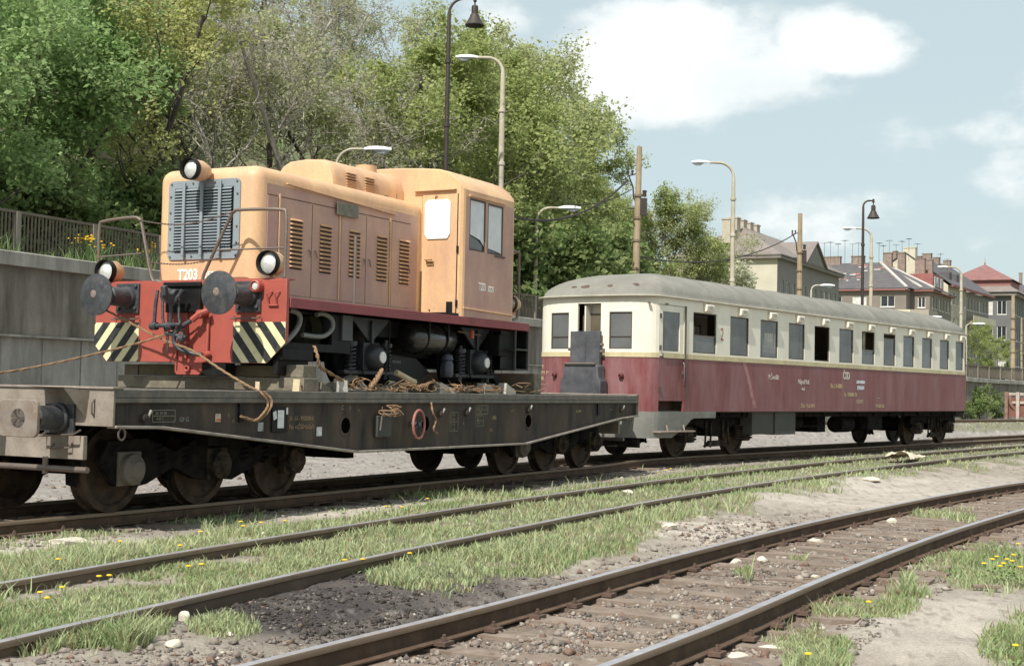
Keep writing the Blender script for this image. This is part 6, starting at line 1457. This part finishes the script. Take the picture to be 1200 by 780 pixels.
put('dense', 1, 722, 96, .50, 'low green tree between the weathered pole and the wood'); put('bush', 0, 690, 74, 1.8, 'bushy growth at the foot of the wood above the railcar roof', name='bush', cat='bush'); put('bush', 1, 640, 66, 1.6, 'bushy growth behind the cab rear handrail', name='bush', cat='bush'); put('bush', 0, 590, 62, 1.6, 'bushy growth behind the cab roof', name='bush', cat='bush')
# free standing trees further right
put('dense', 1, 800, 92, .74, 'dense leaved heart of the round tree group behind the railcar roof', group='trees along the street'); put('spring', 1, 812, 91, .74, 'round spreading tree standing free behind the railcar roof', name='deciduous_tree', group='trees along the street'); put('bare', 1, 780, 93, .72, 'purplish twiggy tree right beside the weathered pole', group='trees along the street')
put('dense', 0, 765, 97, .52, 'green leafy tree low behind the railcar roof', group='trees along the street'); put('dense', 0, 842, 93, .60, 'dense right shoulder of the free standing tree group', group='trees along the street'); put('dense', 1, 862, 96, .36, 'low dense green tree left of the white blossoming bush', group='trees along the street')
put('spring', 1, 852, 96, .50, 'loose leaved tree touching the pale gable wall', group='trees along the street'); put('blossom', 0, 873, 92, 1.2, 'white blossoming bush in front of the pale gable wall', name='blossoming_bush', cat='bush', group='trees along the street')
put('spring', 0, 905, 190, .9, 'distant pale green tree behind the roof of the nearest building', group='trees along the street')
put('dense', 1, 1150, 128, .42, 'round green tree behind the railing right of the railcar', group='trees along the street'); put('dense', 0, 1172, 132, .33, 'second green tree behind the railing in front of the tall grey building', group='trees along the street')
for px, Y, s, lab in ((1150, 106, .75, 'bush with light green leaves at the foot of the wall right of the railcar'), (1166, 110, .65, 'bush against the concrete wall left of the buffer stop'), (1135, 104, .4, 'small bush beside the railcar buffer')):
    p = gnd(px, 490); p = at(px, 480, Y); tree('bush', len(lab) % 2, p.x, p.y, -.25, s, Y, lab, 'bush', 'bush', 'bushes by the wall')
# planting on the wall top
def planting():
    n = 9000; r_ = np.random.default_rng(8); i = r_.integers(0, len(WPR) - 1, n); ok = (WPR[i, 1] > 24) & (WPR[i, 1] < 52); i = i[ok]; n = len(i); o = r_.uniform(.0, .7, n); q = r_.uniform(0, 1, n)
    X = WPR[i, 0] + q * WTT[i, 0] - WTT[i, 1] * o; Y = WPR[i, 1] + q * WTT[i, 1] + WTT[i, 0] * o
    den = vn(X, Y, .35, 61, 2); k = den > .42; X, Y, den = X[k], Y[k], den[k]; n = len(X); h = r_.uniform(.12, .5, n) * sst(.4, .62, den) + .06
    c = np.array((.13, .19, .07)) * r_.uniform(.7, 1.4, (n, 1)); global rs
    P, Q, C_ = blades(X, Y, np.full(n, 4.09), h, np.full(n, .022), c); me = npmesh('wall_plants', P, Q, GRASSM, C_); o_ = bpy.data.objects.new('wall_plants', me); COL.objects.link(o_); o_['label'] = 'green plants growing in a band on top of the retaining wall'; o_['category'] = 'plants'; o_['kind'] = 'stuff'
planting()
YF = MATS['dandelion yellow']
for j, (px, py, lab) in enumerate(((105, 281, 'left yellow flower cluster on the wall top'), (120, 288, 'second yellow flower cluster on the wall top'), (185, 288, 'yellow flower clump on the wall right beside the radiator'), (172, 296, 'low yellow flowers on the wall just left of the hood'), (90, 284, 'small yellow flowers by the railing post at far left'))):
    p = at(px, py, 33.6 if px < 130 else 36.3); mb = MB(); rq = random.Random(j)
    f = thing('flower_clump', lab, 'flowers', (p.x, p.y, 4.1), 0, 'yellow flowers on the wall')
    st = MB()
    for k in range(26 if j in (0, 2) else 12):
        a, r_ = rq.uniform(0, 6.3), rq.uniform(0, .32); x, y = r_ * math.cos(a), r_ * math.sin(a) * .5; h = (p.z - 4.1) + rq.uniform(-.06, .1); h = max(.15, h)
        mb.lathe((x, y, h), (0, 0, 1), [(0, -.01), (.03, 0), (.026, .02), (0, .025)], 7); st.tube([(x * .5, y * .5, 0), (x, y, h)], .006, 4)
    mb.build('flower_head', YF, f); st.build('stems', mat('flower stem', (.12, .19, .06), .7), f)
# ================================================================== lamps and poles
GL = 'street lamps'
def polebase(px, Y): p = at(px, 400, Y); z, o = hill_at(p.x, p.y); return p.x, p.y, (z if 0 < o < 300 else -.2)
def lampcurved(px, ptop, Y, arm, label, m=CONCP, head='white', r=.1, dirn=-1, sc=1., drop=.0):
    x, y, z0 = polebase(px, Y); top = at(px, ptop, Y).z; t = thing('street_lamp', label, 'street lamp', (x, y, z0), 0, GL); H = top - z0
    R_ = min(1.1, arm * .6)
    pts = [(0, 0, -.3), (0, 0, H - R_ - 2.2), (0, 0, H - R_)] + [(dirn * (R_ - R_ * math.cos(a)), 0, H - R_ + R_ * math.sin(a)) for a in np.linspace(.2, math.pi / 2, 8)] + [(dirn * arm, 0, H + drop)]
    rad = [r * 1.15, r, r * .8] + [r * .62] * 8 + [r * .5]
    MB().tube(pts, rad, 12).build('lamp_post', m, t)
    c = MB()
    for q in (.35, .6, .8): c.lathe((0, 0, H * q), (0, 0, 1), [(r * 1.0, -.08), (r * 1.35, -.06), (r * 1.35, .06), (r * 1.0, .08)], 12)
    c.build('collar', m, t)
    if head == 'white':
        h = MB(); L = .95 * sc; x1 = dirn * arm; vs = []
        for q, (w, hh) in enumerate(((.05, .05), (.14, .09), (.16, .10), (.15, .09), (.08, .05))):
            xx = x1 + dirn * (q / 4 * L - .05); vs += [(xx, -w * sc, H + drop - .02), (xx, -w * sc * .7, H + drop + hh * sc), (xx, w * sc * .7, H + drop + hh * sc), (xx, w * sc, H + drop - .02)]
        h.add(vs, [(q * 4 + j, q * 4 + (j + 1) % 4, (q + 1) * 4 + (j + 1) % 4, (q + 1) * 4 + j) for q in range(4) for j in range(4)] + [(0, 1, 2, 3), (16, 19, 18, 17)]); hd = h.build('lamp_head', LAMPW, t, ang=60)
        h = MB(); vs = []
        for q, (w, dp) in enumerate(((.10, .02), (.12, .13), (.12, .14), (.09, .04))):
            xx = x1 + dirn * (.25 + q / 3 * .6) * sc; vs += [(xx, -w * sc, H + drop - .021), (xx, -w * sc * .6, H + drop - .02 - dp * sc), (xx, w * sc * .6, H + drop - .02 - dp * sc), (xx, w * sc, H + drop - .021)]
        h.add(vs, [(q * 4 + j, q * 4 + (j + 1) % 4, (q + 1) * 4 + (j + 1) % 4, (q + 1) * 4 + j) for q in range(3) for j in range(4)]); h.build('lamp_glass', mat('lamp glass', (.35, .38, .40), .2, var=.1), hd)
    else:
        b = MB(); xx = dirn * arm; z = H + drop
        b.lathe((xx, 0, z), (0, 0, -1), [(0, -.12), (.06, -.10), (.07, .1), (.03, .14), (.03, .24), (.11, .27), (.13, .34), (.13, .58), (.17, .62), (.19, .70), (.20, .72), (.34, .98), (.37, 1.02), (.36, 1.05), (.30, 1.0), (0, .92)], 24); b.build('lamp_bell', DKMET, t)
    return t
lampcurved(583, 68, 58, 1.05, 'tall curved concrete street lamp with white head above the locomotive cab', r=.115)
lampcurved(518, -2, 54, .98, 'tall dark metal lamp post with hanging bell shade behind the locomotive cab', DKMET, 'bell', r=.085, dirn=1)
lampcurved(389, 174, 49, 1.0, 'small pale street lamp whose white head shows over the locomotive roof casing', CONCP, r=.07, dirn=1)
lampcurved(626, 243, 61, 1.0, 'pale street lamp in front of the trees left of the railcar', CONCP, r=.085, dirn=1)
lampcurved(857, 191, 72, 1.25, 'curved concrete street lamp rising over the middle of the railcar roof', r=.11)
lampcurved(1010, 235, 84, .6, 'thin dark lamp post with bell shade in front of the slate roofed building', DKMET, 'bell', r=.085, dirn=1, sc=.8)
lampcurved(1020, 268, 98, 1.1, 'curved concrete lamp beside the dark bell lamp', r=.12)
lampcurved(950, 334, 112, .75, 'low pale lamp with its white head above the railcar roof', CONCP, r=.09, dirn=1, sc=1.2)
lampcurved(1126, 313, 125, 1.2, 'slender concrete lamp at the rear end of the railcar roof', r=.13)
lampcurved(1083, 371, 130, .5, 'low street lamp with white head just over the end of the railcar', CONCP, r=.09, dirn=1, sc=1.2)
lampcurved(1132, 379, 120, .6, 'low street lamp with white head right of the railcar end', CONCP, r=.09, dirn=1, sc=1.1)
def pole(px, ptop, Y, r, label, ins=True, lean=.0):
    x, y, z0 = polebase(px, Y); H = at(px, ptop, Y).z - z0; t = thing('utility_pole', label, 'utility pole', (x, y, z0), 0, 'utility poles'); t.rotation_euler = (0, lean, 0)
    MB().tube([(0, 0, -.3), (0, 0, H * .5), (0, 0, H)], [r, r * .82, r * .62], 10).build('pole_shaft', WPOLE, t)
    c = MB()
    for q in (.35, .5, .62, .74): c.lathe((0, 0, H * q), (0, 0, 1), [(r * .7, -.06), (r * 1.05, -.05), (r * 1.05, .05), (r * .7, .06)], 10)
    c.build('band', mat('band', (.2, .15, .1), .8), t)
    if ins:
        m = MB(); m.tube([(-.55, 0, H - 1.4), (.1, 0, H - 1.2)], .035, 6); m.tube([(-.45, 0, H - 2.9), (.3, 0, H - 2.9)], .03, 6)
        for q in (-.5, -.3): m.lathe((q, 0, H - 1.35), (0, 0, 1), [(0, 0), (.05, .02), (.05, .1), (.03, .12), (.06, .16), (.05, .24), (0, .27)], 8)
        m.box(.12, .42, -.12, .12, H - 3.2, H - 2.4); m.tube([(-.45, 0, H - 1.4), (-.25, 0, H - 1.9), (-.2, 0, H - 2.4), (0, 0, H - 2.7)], .04, 6); m.lathe((.3, 0, H - 2.35), (0, 0, 1), [(0, 0), (.1, .04), (.08, .2), (.12, .3), (0, .34)], 8)
        m.build('insulator_bracket', DKMET, t)
    return (x, y, z0 + H)
p1 = pole(743, 172, 66, .20, 'weathered yellowish utility pole rising behind the front of the railcar roof', True, .012); p2 = pole(936, 250, 92, .22, 'second utility pole in front of the pale gabled building', True, .0)
pole(1187, 346, 128, .24, 'concrete pole standing at the corner of the grey building at right', False); pole(1197, 372, 132, .12, 'thin pole at the right edge beside the concrete pole', False)
def wire(a, b, r, lab, sag=.6, n=14):
    a, b = Vector(a), Vector(b); pts = [a.lerp(b, k / n) - Vector((0, 0, 4 * sag * (k / n) * (1 - k / n))) for k in range(n + 1)]; o = MB().tube(pts, r, 5).build('overhead_wire', DKMET, None); o['label'] = lab; o['category'] = 'wire'; o['group'] = 'overhead wires'
b1 = at(736, 211, 66); w1 = at(590, 250, 54); wire(b1, w1, .045, 'thick black cable running from the weathered pole into the trees behind the cab', .9)
wire(at(740, 222, 66), at(662, 238, 60), .025, 'thin wire just under the thick cable left of the weathered pole', .3)
wire(at(932, 274, 92), at(746, 300, 66), .035, 'cable between the two utility poles low over the railcar roof', .9)
wire(at(0, 155, 40), at(170, 190, 44), .012, 'thin wire crossing the lush green tree at left', .2)
# ================================================================== buildings
BW = mat('pale render wall', (.50, .46, .37), .9, var=.08, scale=.6, dirt=(.4, .36, .29), damt=.3, dscale=.5, streak=.7); BG = mat('grey render wall', (.22, .205, .185), .9, var=.1, scale=.6, dirt=(.2, .19, .17), damt=.35, dscale=.5, streak=.7)
BT = mat('brown grey wall', (.20, .175, .145), .9, var=.1, scale=.5, dirt=(.17, .15, .13), damt=.35, dscale=.5, streak=.7); BCR = mat('cream wall', (.55, .50, .38), .9, var=.08, scale=.6, dirt=(.4, .35, .27), damt=.3, dscale=.5, streak=.6)
BD = mat('dark grey wall', (.145, .142, .145), .9, var=.1, scale=.5, dirt=(.13, .13, .13), damt=.35, dscale=.5, streak=.7)
def roofmat(name, c, d): 
    m = mat(name, c, .8, var=.14, scale=1.3, dirt=d, damt=.3, dscale=.7, bump=.5, bscale=6); return m
RS = roofmat('slate roof', (.085, .08, .085), (.14, .12, .115)); RG = roofmat('grey brown roof', (.20, .175, .16), (.20, .13, .11)); RR = roofmat('red roof', (.21, .10, .092), (.16, .09, .085)); REDE = mat('red eave', (.26, .10, .09), .8)
CHM = mat('chimney brick', (.26, .20, .165), .9, var=.2, scale=3, dirt=(.12, .1, .09), damt=.3); WF = mat('white window frame', (.70, .69, .64), .6); CUR = mat('curtain', (.55, .54, .50), .9, var=.15)
class Bld:
    """corner at pixel, local a = away to the left (gable side), u = along the street facade"""
    def __init__(s, label, px, Y, th, eave_py, base=2.6, cat='building', name='apartment_building'):
        c = at(px, eave_py, Y); s.c = Vector((c.x, c.y, 0)); s.ez = c.z; s.b = base; s.t = thing(name, label, cat, (c.x, c.y, base), math.pi / 2 - R(th)); s.h = s.ez - base
    # local: x along facade (away), y to the left (far), z above base
    def wall(s, side, L, H, ops, m, off=0., d=.25, z0=0, name='wall'):
        mb = MB(); mp = (lambda a, z, e: (a, off + e, z)) if side == 'f' else (lambda a, z, e: (off + e, a, z))
        wallgrid(mb, mp, [L[0], L[1]], [z0, H], ops, d); w = mb.build(name, m, s.t, smooth=False)
        for i, o in enumerate(ops):
            f = MB(); t = .07
            def bx(a0, a1, z0_, z1_, e0, e1): 
                v = [mp(a, z, e) for a in (a0, a1) for z in (z0_, z1_) for e in (e0, e1)]; f.add(v, [(0, 1, 3, 2), (4, 6, 7, 5), (0, 4, 5, 1), (2, 3, 7, 6), (0, 2, 6, 4), (1, 5, 7, 3)])
            a0, a1, q0, q1 = o[:4]
            bx(a0, a0 + t, q0, q1, .1, .17); bx(a1 - t, a1, q0, q1, .1, .17); bx(a0 + t, a1 - t, q0, q0 + t, .1, .17); bx(a0 + t, a1 - t, q1 - t, q1, .1, .17); mdl = (a0 + a1) / 2; bx(mdl - .035, mdl + .035, q0 + t, q1 - t, .1, .17)
            if a1 - a0 > 1.8: bx(mdl - (a1 - a0) / 4, mdl - (a1 - a0) / 4 + .06, q0 + t, q1 - t, .1, .17); bx(mdl + (a1 - a0) / 4, mdl + (a1 - a0) / 4 + .06, q0 + t, q1 - t, .1, .17)
            bx(a0 - .06, a1 + .06, q0 - .08, q0, -.06, .1)
            fr = f.build('window', WF, w, smooth=False)
            g = MB(); g.add([mp(a0 + t, q0 + t, .14), mp(a1 - t, q0 + t, .14), mp(a1 - t, q1 - t, .14), mp(a0 + t, q1 - t, .14)], [(0, 1, 2, 3)]); g.build('pane', (GLD, CUR, GLD, GLD, GLD)[(i * 7 + int(a0 * 3)) % 5], fr)
        return w
    def roof(s, poly_faces, m, name='roof'):
        mb = MB(); vs, fs = poly_faces; mb.add(vs, fs); o = mb.build(name, m, s.t, smooth=False); so_ = o.modifiers.new('solid', 'SOLIDIFY'); so_.thickness = .12; so_.offset = 1; return o
    def eave(s, L, Wd, z, m, t=.25, o=.45): 
        mb = MB(); mb.box(L[0] - o, L[1] + o, Wd[0] - o, Wd[1] + o, z - t, z); return mb.build('cornice', m, s.t, bevel=.03)
    def chim(s, x, y, z0, z1, w=.7, d=.5, m=CHM):
        mb = MB(); mb.box(x - w / 2, x + w / 2, y - d / 2, y + d / 2, z0, z1 - .12); mb.box(x - w / 2 - .06, x + w / 2 + .06, y - d / 2 - .06, y + d / 2 + .06, z1 - .12, z1); mb.build('chimney', m, s.t)
def hip(x0, x1, y0, y1, z, zr, inset, axis='x', o=.5):
    x0 -= o; x1 += o; y0 -= o; y1 += o
    if axis == 'x': ym = (y0 + y1) / 2; V = [(x0, y0, z), (x1, y0, z), (x1, y1, z), (x0, y1, z), (x0 + inset, ym, zr), (x1 - inset, ym, zr)]; return V, [(0, 1, 5, 4), (1, 2, 5), (2, 3, 4, 5), (3, 0, 4)]
    xm = (x0 + x1) / 2; V = [(x0, y0, z), (x1, y0, z), (x1, y1, z), (x0, y1, z), (xm, y0 + inset, zr), (xm, y1 - inset, zr)]; return V, [(0, 1, 4), (1, 2, 5, 4), (2, 3, 5), (3, 0, 4, 5)]
def grid_ops(xs, w, zs, h): return [(x - w / 2, x + w / 2, z, z + h) for x in xs for z in zs]
# 1: pale building with gable and pediment
B = Bld('pale yellow and grey building with a pediment and a row of chimneys', 911, 125, 27, 303)
H = B.h
B.wall('g', (0, 9.5), H, grid_ops([7.6], 1.0, [1.5, 5.2], 1.8), BW); B.wall('f', (.001, 21.8), H, grid_ops(np.arange(1.6, 21, 1.85), .9, [H - 8.0, H - 4.3], 2.5), BG)
mb = MB(); mb.box(21.6, 21.8, .3, 9.5, 0, H); mb.box(.3, 21.6, 9.3, 9.5, 0, H); mb.build('wall', BG, B.t)
B.eave((0, 21.8), (0, 9.5), H + .26, RG); B.roof(hip(0, 21.8, 0, 9.5, H + .27, H + 3.4, 5.2), RG)
mb = MB(); mb.prism([(7.6, H + .25), (14.4, H + .25), (11, H + 2.3)], -.5, .2); pd = mb.build('pediment', BG, B.t); B.roof(([(7.2, -.7, H + .2), (11, -.7, H + 2.5), (14.8, -.7, H + .2), (7.2, 4.6, H + .2), (11, 4.6, H + 2.5), (14.8, 4.6, H + .2)], [(0, 1, 4, 3), (1, 2, 5, 4)]), RG, 'pediment_roof')
for x in (1.2, 3.0, 4.9, 7.0, 9.0): B.chim(x, 4.75 + .2 * (x % 2), H + 1.6, H + 4.15 - (.3 if x < 2 else 0), 1.0, .8, mat('pale chimney', (.42, .37, .30), .9, var=.15))
# 2: slate roofed block
B = Bld('brown grey apartment block with a big slate roof and red dormer', 1062, 170, 27.5, 340); H = B.h
zt_ = [H - 1.95 - 3.3 * k for k in range(3)]
B.wall('g', (0, 12.5), H, grid_ops([1.9 + .3, 5.6, 8.6, 11.3], 1.7, [zt_[0]], 1.35) + grid_ops([2.2, 5.6, 8.6, 11.3], 1.7, zt_[1:], 1.5), BT); B.wall('f', (.001, 2.5), H, [], BT)
mb = MB(); mb.box(.3, 16, 12.3, 12.5, 0, H); mb.box(15.8, 16, -2, 12.3, 0, H); mb.build('wall', BT, B.t)
B.wall('g', (-2.3, -.001), H, grid_ops([-1.3], .9, [zt_[0]], 1.3), BT, off=2.5); B.wall('f', (2.5, 16), H, grid_ops([4.2, 6.0, 8.6, 10.4, 12.6, 14.4], 1.05, zt_, 1.4), BT, off=-2.3)
mb = MB(); mb.box(-.5, 16.4, .0, 13, H, H + .16); mb.box(2.0, 16.4, -2.8, -.001, H, H + .16); mb.build('cornice', REDE, B.t)
ZR = H + 3.9
V = [(-.5, -.5, H + .17), (-.5, 13, H + .17), (6.5, 11.5, ZR), (6.5, 4.6, ZR), (2.0, -.5, H + .18), (2.0, -2.9, H + .17), (16.4, -2.9, H + .17), (16.4, 4.6, ZR), (16.4, 13, H + .17), (16.4, 11.5, ZR)]
B.roof((V, [(0, 3, 2, 1), (0, 4, 3), (4, 5, 3), (5, 6, 7, 3), (1, 2, 9, 8), (3, 7, 9, 2)]), RS)
wl = mat('pale roof flashing', (.5, .47, .42), .8)
for a, b in (((-.3, -.1, H + .4), (6.4, 4.6, ZR + .15)), ((2.1, -1.4, H + .5), (7.2, 4.5, ZR + .15)), ((2.2, -2.8, H + .45), (9, 4.5, ZR + .1))): m = MB(); m.bar(a, b, .35, .16); m.build('roof_flashing', wl, B.t)
pr = random.Random(2)
for k in range(26):
    tt, w = pr.random(), pr.uniform(.1, .9); x = -.5 + 7 * w; y = -.5 + 5.1 * w + (13 - 1.5 * w + .5 - 5.1 * w) * tt; z = H + .17 + (ZR - H - .17) * w + .16; m = MB(); l = pr.uniform(.15, .5); m.obox((x, y, z), (.08, 0, .05), (0, l, 0), (-.01, 0, .015)); m.build('repaired_tile', mat('red tile patch', (.36, .16, .13), .8) if k % 3 else wl, B.t)
for x, y, w, d, zz in ((6.5, 10.6, .8, 2.0, 1.0), (6.5, 7.4, .8, 1.6, 1.0), (6.3, 3.6, .8, 1.0, 1.3), (8.6, 2.4, .9, .9, 1.5), (10.5, .5, .8, 1.2, .9), (12.5, -.2, .8, .9, .9)): B.chim(x, y, H + 2, ZR + zz, w, d)
dm = MB(); dm.box(6.2, 13.0, -1.9, 1.2, H + .6, H + 2.5); dmo = dm.build('dormer', mat('dormer red', (.28, .10, .09), .8, var=.15), B.t, bevel=.03)
for x in (7.6, 9.3, 11.6): m = MB(); m.box(x - .6, x + .6, -1.95, -1.905, H + 1.0, H + 2.2); w_ = m.build('window', WF, dmo); m = MB(); m.box(x - .5, x + .5, -1.97, -1.955, H + 1.1, H + 2.1); m.build('pane', GLD, w_)
mb = MB(); mb.box(-3.2, 2.0, -3.3, 11, H - 3.8, H - 2.5); tb = mb.build('terrace', mat('terrace wall', (.33, .29, .24), .9, var=.1), B.t); mb = MB(); mb.box(-3.3, -3.2, -1.2, .9, H - 3.5, H - 2.5); mb.build('pale_panel', BCR, tb)
# 3: cream gable terrace
B = Bld('tall cream gabled house row with dark roof right of the slate roofed block', 1111, 187, 31, 334); H = B.h
B.wall('g', (0, 11.5), H, [], BCR); mb = MB(); mb.prism([(0, H), (11.5, H), (5.75, H + 4.4)], .0, .3, 'yz'); mb.build('gable', BCR, B.t)
zt_ = [H - 2.4 - 3.3 * k for k in range(4)]
B.wall('f', (.001, 10), H, grid_ops(np.arange(1.3, 9.6, 1.9), 1.1, zt_, 1.6), mat('beige facade', (.42, .38, .31), .9, var=.1, scale=.5, dirt=(.25, .22, .19), damt=.3)); B.wall('f', (10.001, 24), H - .2, grid_ops(np.arange(11.4, 23.6, 1.8), 1.1, [z - .2 for z in zt_], 1.6), BG, off=.1)
mb = MB(); mb.box(23.8, 24, .4, 11.5, 0, H); mb.box(.3, 23.8, 11.3, 11.5, 0, H); mb.build('wall', BG, B.t)
B.roof(([(-.1, -.6, H), (24.4, -.6, H), (24.4, 5.75, H + 4.5), (-.1, 5.75, H + 4.5), (-.1, 12.1, H), (24.4, 12.1, H)], [(0, 1, 2, 3), (3, 2, 5, 4)]), RS)
mb = MB(); mb.box(-.1, 24.3, -.75, -.5, H - .2, H + .05); mb.build('cornice', REDE, B.t); mb = MB(); mb.box(10.5, 24, -.9, .05, H - 4.4, H - 4.2); mb.box(10.5, 24, -.92, -.86, H - 4.2, H - 3.4); mb.build('balcony', BCR, B.t)
for x, w, d, zz, m in ((.3, .8, 1.6, 5.2, BCR), (.4, .7, .5, 4.8, CHM), (4.5, .7, .9, 4.4, CHM), (9, .8, 1.2, 5.2, CHM), (14, .8, .8, 5.1, CHM), (20, .8, 1.0, 5.2, CHM)): B.chim(x + .3, 5.2 if x != .4 else 7.2, H + 2, H + zz, w, d, m)
for x in (3, 7): m = MB(); m.box(x, x + 1.4, .6, 3, H + .6, H + 2.0); m.build('dormer', RS, B.t)
# 4: red pyramid roof
B = Bld('large grey building with a red pyramid roof at the right edge', 1187, 215, 27.5, 345); H = B.h; zt_ = [H - 3.0 - 3.9 * k for k in range(4)]
B.wall('g', (0, 9.8), H, grid_ops([1.6, 3.6, 5.6, 7.9], 1.35, zt_, 2.1), BD); B.wall('f', (.001, 30), H, grid_ops(np.arange(1.8, 29, 2.4), 1.4, zt_, 2.1), BD)
mb = MB(); mb.box(29.8, 30, .3, 9.8, 0, H); mb.box(.3, 29.8, 9.6, 9.8, 0, H); mb.build('wall', BD, B.t)
B.eave((0, 30), (0, 9.8), H + .3, BT, .5, .6); B.roof(([(-.8, -.8, H + .32), (30, -.8, H + .32), (30, 10.6, H + .32), (-.8, 10.6, H + .32), (.5, .5, H + 1.3), (10, .5, H + 1.3), (10, 9.3, H + 1.3), (.5, 9.3, H + 1.3)], [(0, 1, 5, 4), (1, 2, 6, 5), (2, 3, 7, 6), (3, 0, 4, 7)]), RG, 'lower_roof')
mb = MB(); mb.box(.4, 9.6, .4, 9.4, H + .7, H + 2.2); mb.build('roof_storey', mat('red roof band', (.26, .115, .105), .8, var=.1), B.t)
B.roof(([(0, 0, H + 2.2), (10, 0, H + 2.2), (10, 9.8, H + 2.2), (0, 9.8, H + 2.2), (5, 4.9, H + 5.0)], [(0, 1, 4), (1, 2, 4), (2, 3, 4), (3, 0, 4)]), RR, 'pyramid_roof'); MB().lathe((5, 4.9, H + 4.9), (0, 0, 1), [(0, 0), (.15, .1), (.1, .5), (.03, .6), (.02, 1.3), (0, 1.3)], 8).build('finial', REDE, B.t)
# 5: further block at the edge
B = Bld('grey block with a mansard roof farthest right', 1215, 250, 27.5, 342); H = B.h
B.wall('g', (0, 14), H, grid_ops([2, 5, 8, 11], 1.4, [H - 3, H - 7, H - 11], 2.1), BG); B.wall('f', (.001, 25), H, grid_ops(np.arange(2, 24, 3), 1.4, [H - 3, H - 7, H - 11], 2.1), BG); B.roof(hip(0, 25, 0, 14, H, H + 3.2, 3.5), RS)
for x, y in ((2, 3), (6, 10)): B.chim(x, y, H, H + 3.6)
def house(px, Y, eave, wdt, lab, wallm, roofm, rh=3):
    B = Bld(lab, px, Y, 27.5, eave); H = B.h; B.wall('g', (0, wdt), H, grid_ops(np.arange(1.5, wdt - 1, 2.5), 1.1, [H - 2.4], 1.5), wallm); B.wall('f', (.001, 12), H, grid_ops(np.arange(1.8, 11, 2.4), 1.1, [H - 2.4, H - 5.6], 1.5), wallm); B.roof(hip(0, 12, 0, wdt, H, H + rh, 3), roofm); B.chim(4, wdt / 2, H + 1, H + rh + 1)
# tv antennas on the slate roofed block
for i, (px, ptop, pb, Y) in enumerate(((966, 284, 306, 172), (973, 283, 303, 172), (982, 285, 303, 173), (990, 281, 303, 173), (999, 285, 303, 174), (1006, 284, 303, 175), (1030, 284, 304, 176), (1035, 287, 304, 178), (1042, 281, 304, 178), (1050, 286, 302, 180), (1057, 282, 300, 182), (1065, 279, 300, 186), (1102, 297, 314, 196), (1110, 303, 320, 200), (1075, 285, 296, 190))):
    p, q = at(px, ptop, Y), at(px, pb + 6, Y); a = thing('tv_antenna', 'thin television antenna standing on the roofs of the house row', 'antenna', (q.x, q.y, q.z), i * .7, 'television antennas on the roofs'); h = p.z - q.z
    MB().tube([(0, 0, 0), (0, 0, h)], .022, 5).build('mast', DKMET, a); m = MB(); m.tube([(-.45, 0, h - .1), (.45, 0, h - .1)], .015, 4)
    for k in range(4): m.tube([(-.4 + .26 * k, -.35, h - .1), (-.4 + .26 * k, .35, h - .1)], .012, 4)
    m.build('aerial', DKMET, a)
# ================================================================== buffer stop
p = at(1200, 488, 108); BS = thing('buffer_stop', 'old rail built buffer stop with rusty uprights at the right edge', 'buffer stop', (p.x, p.y, -.2), R(-35)); RB = mat('old rusty beam', (.24, .14, .11), .8, var=.25, scale=3, bump=.3); PB = mat('pale beam', (.42, .36, .31), .85, var=.2)
for x in (-1.3, -.45, .45, 1.3): MB().box(x - .12, x + .12, -.15, .15, 0, 2.1).build('upright', PB if x in (-.45, .45) else RB, BS, bevel=.02)
for z in (1.95, 1.3): MB().box(-1.45, 1.45, .155, .26, z - .1, z + .1).build('cross_beam', PB, BS, bevel=.02)
MB().tube(catmull3([(-1.1, .1, 1.8), (-1.0, .2, 1.1), (-.5, .5, .5), (.2, .9, .3), (.9, 1.3, .2)]), .12, 8).build('curved_rail', RB, BS)
MB().box(-1.5, 1.5, .27, .36, .2, 1.7).build('back_board', mat('board red brown', (.2, .09, .07), .9, var=.2), BS)
p = at(700, 500, 40)
for i, (px, Y, lab) in enumerate(((700, 52, 'heap of pale broken branches on the ground behind the end of the flat wagon'), (1057, 118, 'pile of pale planks beyond the far track under the railcar'), (455, 46, 'low heap of scrap wood on the ground behind the wagon'))):
    d = at(px, 490, Y); rq = random.Random(i); m = MB()
    for k in range(22): a = rq.uniform(0, 3.14); c = Vector((rq.gauss(0, .5), rq.gauss(0, .3), rq.uniform(.0, .3))); v = Vector((math.cos(a), math.sin(a), rq.uniform(-.3, .3))) * rq.uniform(.3, .8); m.tube([c - v, c + v], rq.uniform(.02, .05), 5)
    o = m.build('wood_heap', FRESH if i < 2 else WOOD, None); o.location = (d.x, d.y, -.15); o['label'] = lab; o['category'] = 'wood heap'
print('objects', len(bpy.data.objects))
